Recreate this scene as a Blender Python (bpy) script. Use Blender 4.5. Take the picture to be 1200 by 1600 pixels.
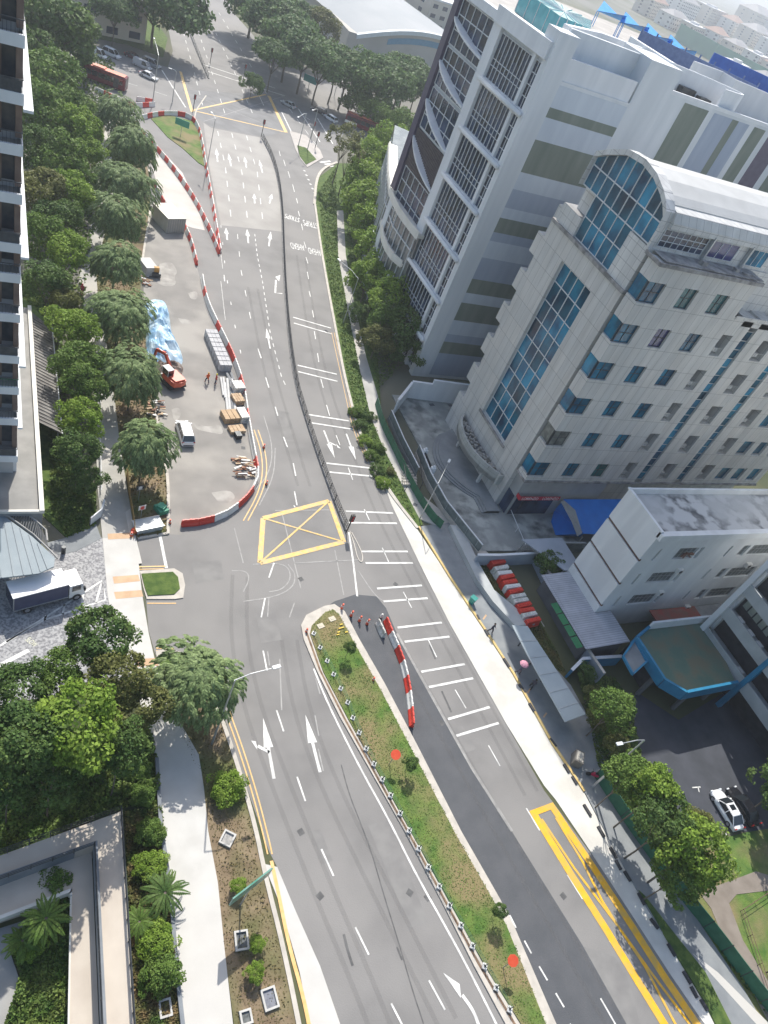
import bpy, math, random
from mathutils import Vector, Matrix, noise
random.seed(7)
S=bpy.context.scene; COL=S.collection
for o in list(bpy.data.objects): bpy.data.objects.remove(o)
# ---------------- camera, sky, sun, exposure ----------------
CH=65.0; FPX=1167.75
MR=((0.88729072,-0.00787932,0.46114325),(-0.32403738,-0.72215082,0.6111448),(0.32819957,-0.69169076,-0.64331091))
cam=bpy.data.cameras.new('camera'); camo=bpy.data.objects.new('camera',cam); COL.objects.link(camo)
cam.sensor_fit='VERTICAL'; cam.sensor_height=36; cam.lens=36*FPX/1600; cam.clip_start=.5; cam.clip_end=9000
m=Matrix([[MR[i][0],-MR[i][1],-MR[i][2]] for i in range(3)]).to_4x4(); m.translation=(0,0,CH)
camo.matrix_world=m; S.camera=camo
SUN_AZ=math.radians(76); SUN_EL=math.radians(47.5)
w=bpy.data.worlds.new('World'); S.world=w; w.use_nodes=True
nt=w.node_tree; bg=nt.nodes['Background']; sk=nt.nodes.new('ShaderNodeTexSky'); sk.sky_type='NISHITA'; sk.sun_disc=False
sk.sun_elevation=SUN_EL; sk.sun_rotation=math.radians(90)-SUN_AZ; sk.air_density=1.2; sk.dust_density=2.5; sk.altitude=60
nt.links.new(sk.outputs[0],bg.inputs[0]); bg.inputs[1].default_value=0.15
sl=bpy.data.lights.new('sun','SUN'); sl.energy=4.3; sl.angle=math.radians(.55); sl.color=(1,.955,.88)
so=bpy.data.objects.new('sun',sl); COL.objects.link(so)
sd=Vector((math.cos(SUN_EL)*math.cos(SUN_AZ),math.cos(SUN_EL)*math.sin(SUN_AZ),math.sin(SUN_EL)))
so.rotation_euler=(-sd).to_track_quat('-Z','Y').to_euler(); so.location=(0,0,90)
S.view_settings.view_transform='Standard'; S.view_settings.look='None'; S.view_settings.gamma=1; S.view_settings.exposure=0.36
S.render.resolution_x=768; S.render.resolution_y=1024
# ---------------- helpers ----------------
def ray(px,py):
    a=(px-600,py-800,FPX); return Vector([sum(MR[i][k]*a[k] for k in range(3)) for i in range(3)])
def g(px,py,z=0.0):
    r=ray(px,py); t=(z-CH)/r.z; return Vector((r.x*t,r.y*t,z))
def gp(pts,z=0.0): return [g(p[0],p[1],z) for p in pts]
def hgt(base,px,py):
    "height above base point seen at that image row/col"
    b=Vector(base); best=(1e9,0)
    for i in range(0,640):
        z=i*.1; v=Vector((b.x,b.y,z-CH)); c=[sum(MR[k][j]*v[k] for k in range(3)) for j in range(3)]
        q=(c[0]/c[2]*FPX+600,c[1]/c[2]*FPX+800); e=(q[0]-px)**2+(q[1]-py)**2
        if e<best[0]: best=(e,z)
    return best[1]
def pxm(p): # metres per pixel near world point p
    return (Vector(p)-Vector((0,0,CH))).length/FPX
MATS={}
def mat(name,c,c2=None,sc=1.0,det=4,rough=.8,metal=0,bump=0,bsc=None,spec=None,isl=0,contrast=(.35,.65),trans=0,c3=None,sc3=.06,streak=0):
    if name in MATS: return MATS[name]
    m=bpy.data.materials.new(name); m.use_nodes=True; n=m.node_tree.nodes; l=m.node_tree.links; b=n['Principled BSDF']
    b.inputs['Roughness'].default_value=rough; b.inputs['Metallic'].default_value=metal
    if spec is not None: b.inputs['Specular IOR Level'].default_value=spec
    tc=n.new('ShaderNodeTexCoord'); col=None; src=tc.outputs['Object']
    if streak: mpn=n.new('ShaderNodeMapping'); mpn.inputs['Scale'].default_value=(1,1,streak); l.new(src,mpn.inputs[0]); src=mpn.outputs[0]
    if c2:
        nz=n.new('ShaderNodeTexNoise'); nz.inputs['Scale'].default_value=sc; nz.inputs['Detail'].default_value=det
        l.new(src,nz.inputs['Vector']); cr=n.new('ShaderNodeValToRGB')
        cr.color_ramp.elements[0].position=contrast[0]; cr.color_ramp.elements[1].position=contrast[1]
        cr.color_ramp.elements[0].color=(*c,1); cr.color_ramp.elements[1].color=(*c2,1)
        l.new(nz.outputs[0],cr.inputs[0]); col=cr.outputs[0]
        if c3:
            n3=n.new('ShaderNodeTexNoise'); n3.inputs['Scale'].default_value=sc3; n3.inputs['Detail'].default_value=3; l.new(src,n3.inputs['Vector'])
            r3=n.new('ShaderNodeMapRange'); r3.inputs[1].default_value=.42; r3.inputs[2].default_value=.62; l.new(n3.outputs[0],r3.inputs[0])
            mx=n.new('ShaderNodeMix'); mx.data_type='RGBA'; l.new(r3.outputs[0],mx.inputs[0]); l.new(col,mx.inputs[6]); mx.inputs[7].default_value=(*c3,1); col=mx.outputs[2]
    if isl:
        ge=n.new('ShaderNodeNewGeometry'); hs=n.new('ShaderNodeHueSaturation'); mr=n.new('ShaderNodeMapRange')
        mr.inputs[3].default_value=1-isl; mr.inputs[4].default_value=1+isl; l.new(ge.outputs['Random Per Island'],mr.inputs[0]); l.new(mr.outputs[0],hs.inputs['Value'])
        if col: l.new(col,hs.inputs['Color'])
        else: hs.inputs['Color'].default_value=(*c,1)
        col=hs.outputs[0]
    if col: l.new(col,b.inputs['Base Color'])
    else: b.inputs['Base Color'].default_value=(*c,1)
    if bump:
        nb=n.new('ShaderNodeTexNoise'); nb.inputs['Scale'].default_value=bsc or sc*6; nb.inputs['Detail'].default_value=3; l.new(tc.outputs['Object'],nb.inputs['Vector'])
        bp=n.new('ShaderNodeBump'); bp.inputs['Strength'].default_value=bump; bp.inputs['Distance'].default_value=.1; l.new(nb.outputs[0],bp.inputs['Height']); l.new(bp.outputs[0],b.inputs['Normal'])
    if trans:
        tr=n.new('ShaderNodeBsdfTranslucent'); ms=n.new('ShaderNodeMixShader'); ms.inputs[0].default_value=trans
        if col: l.new(col,tr.inputs[0])
        else: tr.inputs[0].default_value=(*c,1)
        l.new(b.outputs[0],ms.inputs[1]); l.new(tr.outputs[0],ms.inputs[2]); l.new(ms.outputs[0],n['Material Output'].inputs[0])
    MATS[name]=m; return m
def lined(name,c,line,w,h,ms=.012,rough=.6,mode='wall',c2=None,bumpy=0,off=.5):
    "tiles or boards: brick texture laid on walls (x+y,z) or on the ground (x,y)"
    if name in MATS: return MATS[name]
    m=bpy.data.materials.new(name); m.use_nodes=True; n=m.node_tree.nodes; l=m.node_tree.links; b=n['Principled BSDF']; b.inputs['Roughness'].default_value=rough
    tc=n.new('ShaderNodeTexCoord'); sp=n.new('ShaderNodeSeparateXYZ'); l.new(tc.outputs['Object'],sp.inputs[0]); cb=n.new('ShaderNodeCombineXYZ')
    if mode=='wall':
        ad=n.new('ShaderNodeMath'); l.new(sp.outputs[0],ad.inputs[0]); l.new(sp.outputs[1],ad.inputs[1]); l.new(ad.outputs[0],cb.inputs[0]); l.new(sp.outputs[2],cb.inputs[1])
    else: l.new(sp.outputs[0],cb.inputs[0]); l.new(sp.outputs[1],cb.inputs[1])
    bt=n.new('ShaderNodeTexBrick'); l.new(cb.outputs[0],bt.inputs['Vector']); bt.offset=off; bt.inputs['Scale'].default_value=1
    bt.inputs['Color1'].default_value=(*c,1); bt.inputs['Color2'].default_value=(*(c2 or [x*.9 for x in c]),1); bt.inputs['Mortar'].default_value=(*line,1)
    bt.inputs['Brick Width'].default_value=w; bt.inputs['Row Height'].default_value=h; bt.inputs['Mortar Size'].default_value=ms; bt.inputs['Mortar Smooth'].default_value=.3
    nz=n.new('ShaderNodeTexNoise'); nz.inputs['Scale'].default_value=.8; nz.inputs['Detail'].default_value=6; mpn=n.new('ShaderNodeMapping'); mpn.inputs['Scale'].default_value=(1,1,.15 if mode=='wall' else 1); l.new(tc.outputs['Object'],mpn.inputs[0]); l.new(mpn.outputs[0],nz.inputs['Vector'])
    mr=n.new('ShaderNodeMapRange'); mr.inputs[1].default_value=.3; mr.inputs[2].default_value=.7; mr.inputs[3].default_value=.80; mr.inputs[4].default_value=1.06; l.new(nz.outputs[0],mr.inputs[0])
    mx=n.new('ShaderNodeMix'); mx.data_type='RGBA'; mx.blend_type='MULTIPLY'; mx.inputs[0].default_value=1; l.new(bt.outputs[0],mx.inputs[6]); l.new(mr.outputs[0],mx.inputs[7]); l.new(mx.outputs[2],b.inputs['Base Color'])
    MATS[name]=m; return m
class MB:
    def __init__(s): s.v=[]; s.f=[]; s.m=[]; s.sm=False
    def add(s,vs,fs,mi=0):
        k=len(s.v); s.v+= [tuple(p) for p in vs]; s.f+=[tuple(i+k for i in f) for f in fs]; s.m+=[mi]*len(fs); return s
    def box(s,x0,x1,y0,y1,z0,z1,mi=0):
        if x0>x1:x0,x1=x1,x0
        if y0>y1:y0,y1=y1,y0
        if z0>z1:z0,z1=z1,z0
        return s.add([(x0,y0,z0),(x1,y0,z0),(x1,y1,z0),(x0,y1,z0),(x0,y0,z1),(x1,y0,z1),(x1,y1,z1),(x0,y1,z1)],[(3,2,1,0),(4,5,6,7),(0,1,5,4),(1,2,6,5),(2,3,7,6),(3,0,4,7)],mi)
    def obox(s,c,d,rz=0,mi=0,M=None):
        R=M or Matrix.Rotation(rz,3,'Z'); c=Vector(c); x,y,z=[q/2 for q in d]
        vs=[c+R@Vector(p) for p in ((-x,-y,-z),(x,-y,-z),(x,y,-z),(-x,y,-z),(-x,-y,z),(x,-y,z),(x,y,z),(-x,y,z))]
        return s.add(vs,[(3,2,1,0),(4,5,6,7),(0,1,5,4),(1,2,6,5),(2,3,7,6),(3,0,4,7)],mi)
    def bar(s,a,b,w,h=None,mi=0):
        a=Vector(a); b=Vector(b); d=b-a; h=h or w
        if d.length<1e-6: return s
        R=d.to_track_quat('X','Z').to_matrix(); return s.obox((a+b)/2,(d.length,w,h),M=R,mi=mi)
    def prism(s,poly,z0,z1,mi=0,ti=None):
        P=[(p[0],p[1]) for p in poly]; n=len(P)
        if sum(P[i][0]*P[(i+1)%n][1]-P[(i+1)%n][0]*P[i][1] for i in range(n))<0: P.reverse()
        s.add([(x,y,z0) for x,y in P]+[(x,y,z1) for x,y in P],[tuple(range(n-1,-1,-1))]+[(i,(i+1)%n,(i+1)%n+n,i+n) for i in range(n)],mi)
        k=len(s.v)-n; s.f.append(tuple(range(k,k+n))); s.m.append(mi if ti is None else ti); return s
    def sheet(s,poly,z,mi=0):
        P=[(p[0],p[1]) for p in poly]; n=len(P)
        if sum(P[i][0]*P[(i+1)%n][1]-P[(i+1)%n][0]*P[i][1] for i in range(n))<0: P.reverse()
        return s.add([(x,y,z) for x,y in P],[tuple(range(n))],mi)
    def ribbon(s,pts,w,z0,z1=None,mi=0):
        P=[Vector((p[0],p[1])) for p in pts]; n=len(P); L=[];R=[]
        for i in range(n):
            d=(P[min(i+1,n-1)]-P[max(i-1,0)]).normalized(); nn=Vector((-d.y,d.x))*w/2; L.append(P[i]+nn); R.append(P[i]-nn)
        if z1 is None:
            s.add([(p.x,p.y,z0) for p in R]+[(p.x,p.y,z0) for p in L],[(i,i+1,n+i+1,n+i) for i in range(n-1)],mi)
        else:
            vs=[(p.x,p.y,z) for z in (z0,z1) for q in (R,L) for p in q]; f=[]
            for i in range(n-1): f+=[(2*n+i,2*n+i+1,3*n+i+1,3*n+i),(i,i+1,2*n+i+1,2*n+i),(n+i+1,n+i,3*n+i,3*n+i+1)]
            f+=[(n,0,2*n,3*n),(n-1,2*n-1,4*n-1,3*n-1)]; s.add(vs,f,mi)
        return s
    def tube(s,pts,r,n=6,mi=0,cap=True):
        P=[Vector(p) for p in pts]; rr=r if isinstance(r,(list,tuple)) else [r]*len(P); vs=[];fs=[]
        for i,p in enumerate(P):
            d=(P[min(i+1,len(P)-1)]-P[max(i-1,0)]).normalized(); a=d.cross(Vector((0,0,1)) if abs(d.z)<.95 else Vector((1,0,0))).normalized(); b=d.cross(a)
            vs+=[p+(a*math.cos(2*math.pi*k/n)+b*math.sin(2*math.pi*k/n))*rr[i] for k in range(n)]
        for i in range(len(P)-1): fs+=[(i*n+k,i*n+(k+1)%n,(i+1)*n+(k+1)%n,(i+1)*n+k) for k in range(n)]
        if cap: fs+=[tuple(range(n-1,-1,-1)),tuple(range((len(P)-1)*n,len(P)*n))]
        return s.add(vs,fs,mi)
    def loft(s,secs,mi=0,cap=True,closed=True):
        n=len(secs[0]); vs=[p for q in secs for p in q]; fs=[]
        for i in range(len(secs)-1): fs+=[(i*n+k,i*n+(k+1)%n,(i+1)*n+(k+1)%n,(i+1)*n+k) for k in range(n if closed else n-1)]
        if cap: fs+=[tuple(range(n-1,-1,-1)),tuple(range((len(secs)-1)*n,len(secs)*n))]
        return s.add(vs,fs,mi)
    def quad(s,a,b,c,d,mi=0): return s.add([a,b,c,d],[(0,1,2,3)],mi)
    def ball(s,c,r,n=8,mi=0,sq=(1,1,1)):
        c=Vector(c); vs=[];fs=[]; h=n//2
        for i in range(h+1):
            t=math.pi*i/h
            for k in range(n): vs.append(c+Vector((math.sin(t)*math.cos(2*math.pi*k/n)*r*sq[0],math.sin(t)*math.sin(2*math.pi*k/n)*r*sq[1],math.cos(t)*r*sq[2])))
        for i in range(h): fs+=[(i*n+k,(i+1)*n+k,(i+1)*n+(k+1)%n,i*n+(k+1)%n) for k in range(n)]
        return s.add(vs,fs,mi)
    def build(s,name,mats,parent=None,loc=None,world=True,smooth=None):
        if not isinstance(mats,(list,tuple)): mats=[mats]
        me=bpy.data.meshes.new(name); o=bpy.data.objects.new(name,me)
        T=Matrix.Identity(4)
        if parent is not None and world:
            q=parent
            while q is not None: T=T@q.matrix_basis.inverted() if False else T; q=q.parent
            ch=[];q=parent
            while q is not None: ch.append(q); q=q.parent
            W=Matrix.Identity(4)
            for q in reversed(ch): W=W@q.matrix_basis
            T=W.inverted()
        elif loc is not None: T=Matrix.Translation(-Vector(loc)); o.location=loc
        me.from_pydata([T@Vector(p) for p in s.v],[],s.f)
        for mm in mats: me.materials.append(mm)
        me.polygons.foreach_set('material_index',s.m)
        if smooth: me.polygons.foreach_set('use_smooth',[True]*len(s.f))
        me.update(); COL.objects.link(o)
        if parent is not None: o.parent=parent
        return o
def tag(o,label=None,cat=None,group=None,kind=None):
    if label:o['label']=label
    if cat:o['category']=cat
    if group:o['group']=group
    if kind:o['kind']=kind
    return o
def thing(name,label,cat,loc=(0,0,0),rz=0,group=None):
    o=bpy.data.objects.new(name,None); COL.objects.link(o); o.location=loc; o.rotation_euler=(0,0,rz); o.empty_display_size=.3
    return tag(o,label,cat,group)
KIDS={}
def dup(root,loc,rz=0,label=None,group=None,scale=None):
    def kids(o): return [c for c in bpy.data.objects if c.parent==o]
    if root.name not in KIDS: KIDS[root.name]=[(c,[(d,[]) for d in kids(c)]) for c in kids(root)]
    r=root.copy(); COL.objects.link(r); r.location=loc; r.rotation_euler=(0,0,rz)
    if scale: r.scale=scale if hasattr(scale,'__len__') else (scale,)*3
    if label:r['label']=label
    if group:r['group']=group
    def rec(lst,par):
        for c,sub in lst:
            q=c.copy(); COL.objects.link(q); q.parent=par; rec(sub,q)
    rec(KIDS[root.name],r); return r
def struct(name,mb,m,label=None):
    o=mb.build(name,m); o['kind']='structure'
    if label:o['label']=label
    return o
def resample(pts,step):
    P=[Vector((p[0],p[1])) for p in pts]; out=[P[0]]; acc=0
    for a,b in zip(P,P[1:]):
        L=(b-a).length; t=step-acc
        while t<=L: out.append(a+(b-a)*t/L); t+=step
        acc=(L-(t-step))
    return out
def smooth(pts,k=2):
    P=[Vector((p[0],p[1],p[2] if len(p)>2 else 0)) for p in pts]
    for _ in range(k):
        Q=[P[0]]
        for a,b in zip(P,P[1:]): Q+=[a*.75+b*.25,a*.25+b*.75]
        Q.append(P[-1]); P=Q
    return P
def dashes(mb,pts,on,off,w,z,mi=0,start=0):
    P=resample(pts,.5); i=int(start/.5); n=max(1,int(on/.5)); k=int((on+off)/.5)
    while i+n<len(P): mb.ribbon(P[i:i+n+1],w,z,None,mi); i+=k
# ---------------- materials ----------------
ASPH=mat('asphalt',(.185,.18,.174),(.225,.219,.211),.25,8,.85,bump=.15,bsc=8,c3=(.24,.232,.222),sc3=.09)
ASPN=mat('new_asphalt',(.075,.08,.088),(.092,.096,.104),.5,8,.8,bump=.2,bsc=9)
CONR=mat('concrete_road',(.30,.285,.265),(.36,.345,.32),.2,8,.85,bump=.05)
SLAB=mat('fresh_concrete',(.47,.44,.40),(.55,.52,.48),.25,8,.8,bump=.05)
PALE=mat('pale_pavement',(.50,.49,.46),(.57,.56,.53),.5,8,.8,bump=.05,c3=(.53,.51,.47))
WHITEP=mat('white_screed',(.62,.62,.60),(.72,.72,.70),.3,6,.75)
WALK=mat('walkway_concrete',(.34,.335,.31),(.44,.43,.40),.4,8,.85,bump=.08,c3=(.48,.455,.41),sc3=.12)
GWALK=mat('grey_pavement',(.20,.215,.225),(.27,.285,.29),.5,8,.85,bump=.05)
KERB=mat('kerb_concrete',(.44,.41,.36),(.54,.50,.44),1.2,6,.8)
PAINT=mat('road_paint',(.66,.66,.63),(.80,.80,.77),3,8,.6,c3=(.52,.52,.50),sc3=.9)
FADED=mat('faded_paint',(.27,.265,.255),(.36,.355,.34),1.6,8,.7)
YEL=mat('yellow_paint',(.68,.41,.09),(.78,.50,.14),1.5,8,.6,c3=(.50,.38,.20),sc3=1.6)
YELB=mat('bright_yellow_paint',(.76,.40,.012),(.84,.46,.02),1.5,8,.6,c3=(.60,.38,.08),sc3=.9)
ORL=mat('orange_line_paint',(.66,.40,.14),(.74,.48,.20),1.5,8,.6)
GRASS=mat('grass_turf',(.06,.13,.02),(.12,.19,.035),.9,10,.95,bump=.5,bsc=6,c3=(.22,.18,.085),sc3=.22)
GRASSL=mat('lush_grass',(.045,.09,.015),(.10,.15,.03),1.4,10,.95,bump=.6,bsc=7)
DIRT=mat('bare_earth',(.16,.115,.07),(.26,.20,.125),.5,10,.95,bump=.4,bsc=5,c3=(.10,.12,.035),sc3=.16)
SOIL=mat('garden_soil',(.05,.055,.025),(.10,.095,.045),.6,8,.95,bump=.5,bsc=4,c3=(.04,.06,.018),sc3=.15)
COBB=mat('cobble_paving',(.19,.19,.20),(.40,.40,.40),4.5,4,.8,bump=.2,bsc=5,contrast=(.40,.60))
STAINC=mat('stained_concrete',(.13,.14,.135),(.42,.435,.41),.45,12,.85,bump=.1,contrast=(.38,.60),c3=(.26,.275,.265),sc3=.22)
TERRA=mat('tactile_orange',(.50,.33,.20),(.58,.40,.25),1,5,.8)
CONC=mat('concrete',(.30,.295,.28),(.38,.37,.35),.6,6,.85)
DARKC=mat('dark_concrete',(.085,.09,.10),(.12,.125,.135),.6,6,.9)
WHT=mat('white_wall',(.64,.66,.68),(.73,.745,.76),.6,8,.7,streak=.15)
STEEL=mat('galvanised_steel',(.42,.44,.45),(.5,.52,.53),3,3,.45,metal=.6)
DSTEEL=mat('dark_metal',(.05,.055,.06),(.08,.085,.09),2,3,.5,metal=.5)
BLACK=mat('black_rubber',(.02,.02,.02),(.03,.03,.03),4,2,.8)
# ---------------- ground, roads, pavements ----------------
gm=MB(); gm.add([(-3000,-300,0),(5200,-300,0),(5200,5200,0),(-3000,5200,0)],[(0,1,2,3)])
struct('ground',gm,mat('ground_cover',(.055,.07,.03),(.12,.12,.06),.05,10,.95,bump=.3,bsc=2,c3=(.17,.165,.14),sc3=.012))
road=[(545,1640),(500,1510),(460,1420),(433,1355),(420,1330),(385,1230),(347,1110),(325,1060),(300,1030),(262,1022),(243,1024),(232,985),(228,935),
 (222,890),(212,830),(262,838),(262,760),(255,700),(240,640),(250,600),(225,480),(222,400),(238,330),(235,270),(212,195),(150,160),(110,130),(20,80),(40,55),(140,75),(200,88),(262,105),(270,80),(262,40),(250,0),(240,-30),(350,-30),(365,20),(400,60),(440,100),(520,130),(560,150),(640,190),(700,240),(700,290),(640,262),(580,225),(540,205),(528,222),(527,255),(505,262),(494,280),(492,320),(500,380),(512,450),(525,520),(540,600),(565,690),(600,760),(655,880),(700,970),(790,1130),(850,1235),(980,1410),(1052,1520),(1140,1640)]
struct('road',MB().sheet(gp(road),.02),ASPH,'grey asphalt road running from the foreground to the far junction')
na=[(505,952),(522,940),(555,929),(588,932),(603,950),(620,990),(737,1200),(800,1300),(910,1477),(977,1597),(1000,1640),(885,1640),(800,1445),(720,1300),(650,1165),(600,1070),(560,1000),(535,955)]
struct('resurfaced_lane',MB().sheet(gp(na),.028),ASPN)
struct('seam_strip',MB().ribbon(gp([(620,990),(660,1062),(737,1200),(800,1299)]),.32,.034),FADED)
cr=[(318,192),(330,200),(412,216),(430,262),(438,300),(440,362),(345,352),(335,300),(325,250)]
struct('concrete_lanes',MB().sheet(gp(cr),.028),CONR,'pale concrete section of the road before the far junction')
cs=[(211,196),(250,232),(285,270),(308,320),(320,360),(300,356),(283,350),(262,320),(246,290),(238,262),(225,225)]
struct('concrete_slab',MB().sheet(gp(cs),.032),SLAB)
dk=[(345,352),(440,362),(452,480),(470,620),(520,760),(400,770),(395,640),(350,480)]
gr_=MB(); gr_.sheet(gp([(285,140),(440,150),(448,205),(412,214),(330,198),(300,180)]),.026); struct('junction_surface',gr_,mat('worn_asphalt',(.17,.17,.17),(.22,.22,.22),.3,8,.85))
pt=MB()
for q in ([(575,1290),(607,1281),(668,1440),(640,1450)],[(905,1477),(975,1500),(1010,1640),(950,1560)],[(430,640),(452,645),(460,690),(440,690)],[(560,720),(590,722),(600,750),(575,752)],[(400,960),(430,955),(440,1000),(408,1005)],[(300,880),(345,875),(350,905),(306,912)],[(700,1140),(722,1134),(745,1170),(724,1178)],[(480,1300),(500,1295),(520,1345),(502,1350)]): pt.sheet(gp(q),.025)
struct('road_patch',pt,mat('patch_asphalt',(.19,.185,.18),(.235,.23,.22),.6,8,.85))
struct('yard_surface',MB().sheet(gp([(262,835),(262,760),(255,700),(241,640),(250,600),(226,480),(222,400),(238,335),(262,325),(285,352),(300,385),(311,430),(320,480),(345,540),(372,600),(382,660),(398,740),(378,785),(318,815),(285,820),(283,836)]),.0235),mat('dusty_asphalt',(.215,.205,.19),(.27,.255,.235),.22,9,.9,bump=.15,bsc=5,c3=(.34,.32,.29),sc3=.13))
sp=MB()
for q_ in ([(250,412),(268,408),(278,425),(272,432),(276,446),(258,448),(240,440)],[(294,458),(308,454),(309,468),(298,468)],[(278,497),(296,500),(300,506),(284,508)],[(300,660),(325,668),(345,662),(350,680),(330,676),(308,672)],[(330,770),(360,765),(370,780),(345,790)],[(268,640),(280,636),(284,650),(272,660)]): sp.sheet(smooth(gp(q_+[q_[0]]),2)[:-1],.0265)
struct('spilt_concrete',sp,mat('spilt_cement',(.33,.315,.285),(.42,.40,.37),.8,8,.9,c3=(.27,.255,.235),sc3=.5))
dkl=MB()
for pl,w_ in (([(533,1195),(545,1240),(560,1278),(580,1330),(600,1400),(622,1470),(645,1550),(662,1600),(672,1640)],.10),([(537,1460),(543,1485),(551,1509)],.22),([(690,1080),(697,1095),(705,1113)],.22),([(671,1008),(680,1030)],.2),([(620,1480),(628,1500)],.15)): dkl.ribbon(smooth(gp(pl)),w_,.036)
for x,y in ((668,1402),(640,1395),(470,905),(618,913),(455,560),(380,700),(560,700),(690,1130),(880,1400),(500,1400),(470,1300)): p=g(x,y); dkl.obox((p.x,p.y,.03),(.55,.55,.016),x)
struct('seam_sealant',dkl,mat('bitumen_seal',(.085,.085,.085),(.13,.13,.128),2,6,.8))
tk=MB()
for pl in ([(375,900),(372,1000),(395,1110),(440,1230),(500,1380),(560,1520),(600,1620)],[(452,1000),(470,1110),(515,1230),(580,1360),(640,1480),(700,1600)],[(556,700),(590,790),(630,870),(690,980),(760,1110),(830,1240)],[(470,400),(485,500),(505,600),(540,700)],[(395,450),(420,580),(450,680),(475,760)],[(620,1010),(700,1150),(790,1310),(880,1460),(960,1600)]):
    P=smooth(gp(pl))
    for o_ in (-.85,.85):
        Q=[]
        for i in range(len(P)): d=(P[min(i+1,len(P)-1)]-P[max(i-1,0)]); d.normalize(); Q.append((P[i].x-d.y*o_,P[i].y+d.x*o_))
        tk.ribbon(Q,.42,.0345)
TKM=mat('tyre_polish',(.155,.15,.146),(.185,.18,.175),.8,8,.75); b_=TKM.node_tree.nodes['Principled BSDF']; b_.inputs['Alpha'].default_value=.13
struct('tyre_tracks',tk,TKM)
dkp=MB()
for q in ([(738,1200),(763,1232),(790,1235),(770,1200)],[(884,1355),(893,1350),(910,1345),(895,1362)]): dkp.sheet(gp(q),.027)
# left verge, footpath, pavements (raised slabs)
def slab(name,poly,m,z1=.12,label=None,z0=-.05): return struct(name,MB().prism(gp(poly),z0,z1),m,label)
slab('side_strip',[(433,1355),(460,1420),(500,1510),(545,1640),(492,1640),(468,1520),(440,1420),(412,1350)],PALE,.06)
slab('verge',[(262,1100),(300,1052),(322,1080),(343,1118),(370,1200),(395,1290),(412,1370),(440,1480),(470,1640),(370,1640),(350,1480),(340,1380),(325,1300),(318,1230),(310,1180),(290,1145),(262,1120)],DIRT,.10)
slab('footpath',[(160,842),(212,842),(222,930),(232,990),(246,1050),(262,1100),(290,1145),(310,1180),(318,1230),(325,1300),(340,1380),(350,1480),(368,1640),(286,1640),(272,1500),(265,1400),(250,1290),(243,1190),(236,1150),(205,1060),(180,1000),(168,930)],PALE,.13,'wide pale footpath curving beside the garden')
slab('upper_footpath',[(160,842),(152,760),(150,700),(146,640),(150,590),(140,540),(130,480),(122,440),(138,380),(145,330),(130,300),(150,260),(165,200),(150,170),(168,168),(192,250),(172,330),(160,380),(150,430),(155,480),(165,530),(176,600),(182,650),(188,700),(198,760),(212,842)],WALK,.12)
sw=MB()
for q in ([(203,795),(212,838),(222,880),(210,882),(196,800)],): sw.sheet(gp(q,.13),.134)
struct('footpath_edge_band',sw,PALE)
tb=MB()
for q in ([(168,834),(208,832),(210,841),(169,843)],[(176,901),(216,898),(219,908),(178,912)],[(178,925),(221,922),(224,932),(181,936)],[(210,1030),(244,1028),(248,1040),(213,1042)]): tb.sheet(gp(q,.13),.138)
struct('tactile_paving',tb,TERRA)
slab('driveway',[(-40,880),(60,870),(95,850),(150,835),(160,842),(168,930),(180,1000),(205,1060),(150,1075),(-40,1110)],COBB,.09,'grey cobbled driveway under the parked lorry')
slab('driveway_apron',[(70,850),(100,842),(150,820),(158,842),(120,862),(92,868)],GWALK,.115)
slab('lawn',[(-40,420),(40,430),(75,480),(105,700),(150,760),(150,822),(105,842),(60,800),(-40,760)],GRASSL,.08)
# worksite verge between footpath and yard
slab('yard_verge',[(188,700),(182,650),(176,600),(165,530),(155,480),(150,430),(160,380),(172,330),(192,250),(180,210),(205,200),(228,240),(238,300),(232,350),(222,400),(218,480),(240,560),(243,620),(236,650),(255,700),(262,770),(262,835),(212,842),(198,760)],DIRT,.10)
kb=MB(); kb.ribbon(smooth(gp([(228,240),(238,300),(232,350),(223,400),(220,440)])),.35,0,.2); kb.ribbon(smooth(gp([(243,640),(250,690),(262,740),(263,800),(262,835)])),.35,0,.2); kb.ribbon(smooth(gp([(215,842),(240,838),(262,834)])),.3,0,.17)
struct('yard_kerb',kb,KERB)
# island
slab('traffic_island',[(218,893),(272,889),(285,897),(289,915),(286,935),(272,937),(229,937),(224,920)],KERB,.13)
struct('island_grass',MB().prism(gp([(221,897),(270,894),(278,902),(281,920),(272,929),(231,931),(226,918)],.13),.02,.22),GRASSL,'small square of lush grass on the kerbed island')
slab('corner_island',[(243,1018),(262,1014),(290,1022),(305,1045),(290,1060),(262,1052),(247,1045)],KERB,.13)
struct('corner_grass',MB().prism(gp([(247,1024),(270,1022),(290,1035),(285,1055),(262,1048),(250,1042)],.13),.02,.2),GRASSL)
# median
mo=[(470,978),(478,962),(506,948),(522,945),(538,956),(560,998),(600,1068),(650,1163),(720,1300),(780,1405),(800,1443),(885,1640),(810,1640),(740,1510),(690,1410),(632,1300),(580,1208),(530,1120),(495,1050),(474,1000)]
slab('median',mo,KERB,.16,'kerbed central median')
mi_=[(484,990),(487,978),(508,957),(521,953),(531,963),(552,1003),(592,1074),(642,1170),(712,1305),(771,1409),(791,1447),(868,1640),(838,1640),(752,1500),(703,1410),(645,1305),(592,1210),(543,1122),(505,1050)]
struct('median_grass',MB().prism(gp(mi_,.16),.02,.26),GRASS,'patchy green and brown grass on the median')
struct('median_drain',MB().ribbon(gp([(478,985),(500,1047),(538,1122),(588,1212),(640,1304),(698,1412),(748,1506),(828,1640)],.16),.22,.166),mat('drain_rust',(.13,.08,.05),(.25,.17,.11),2,5,.9))
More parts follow.
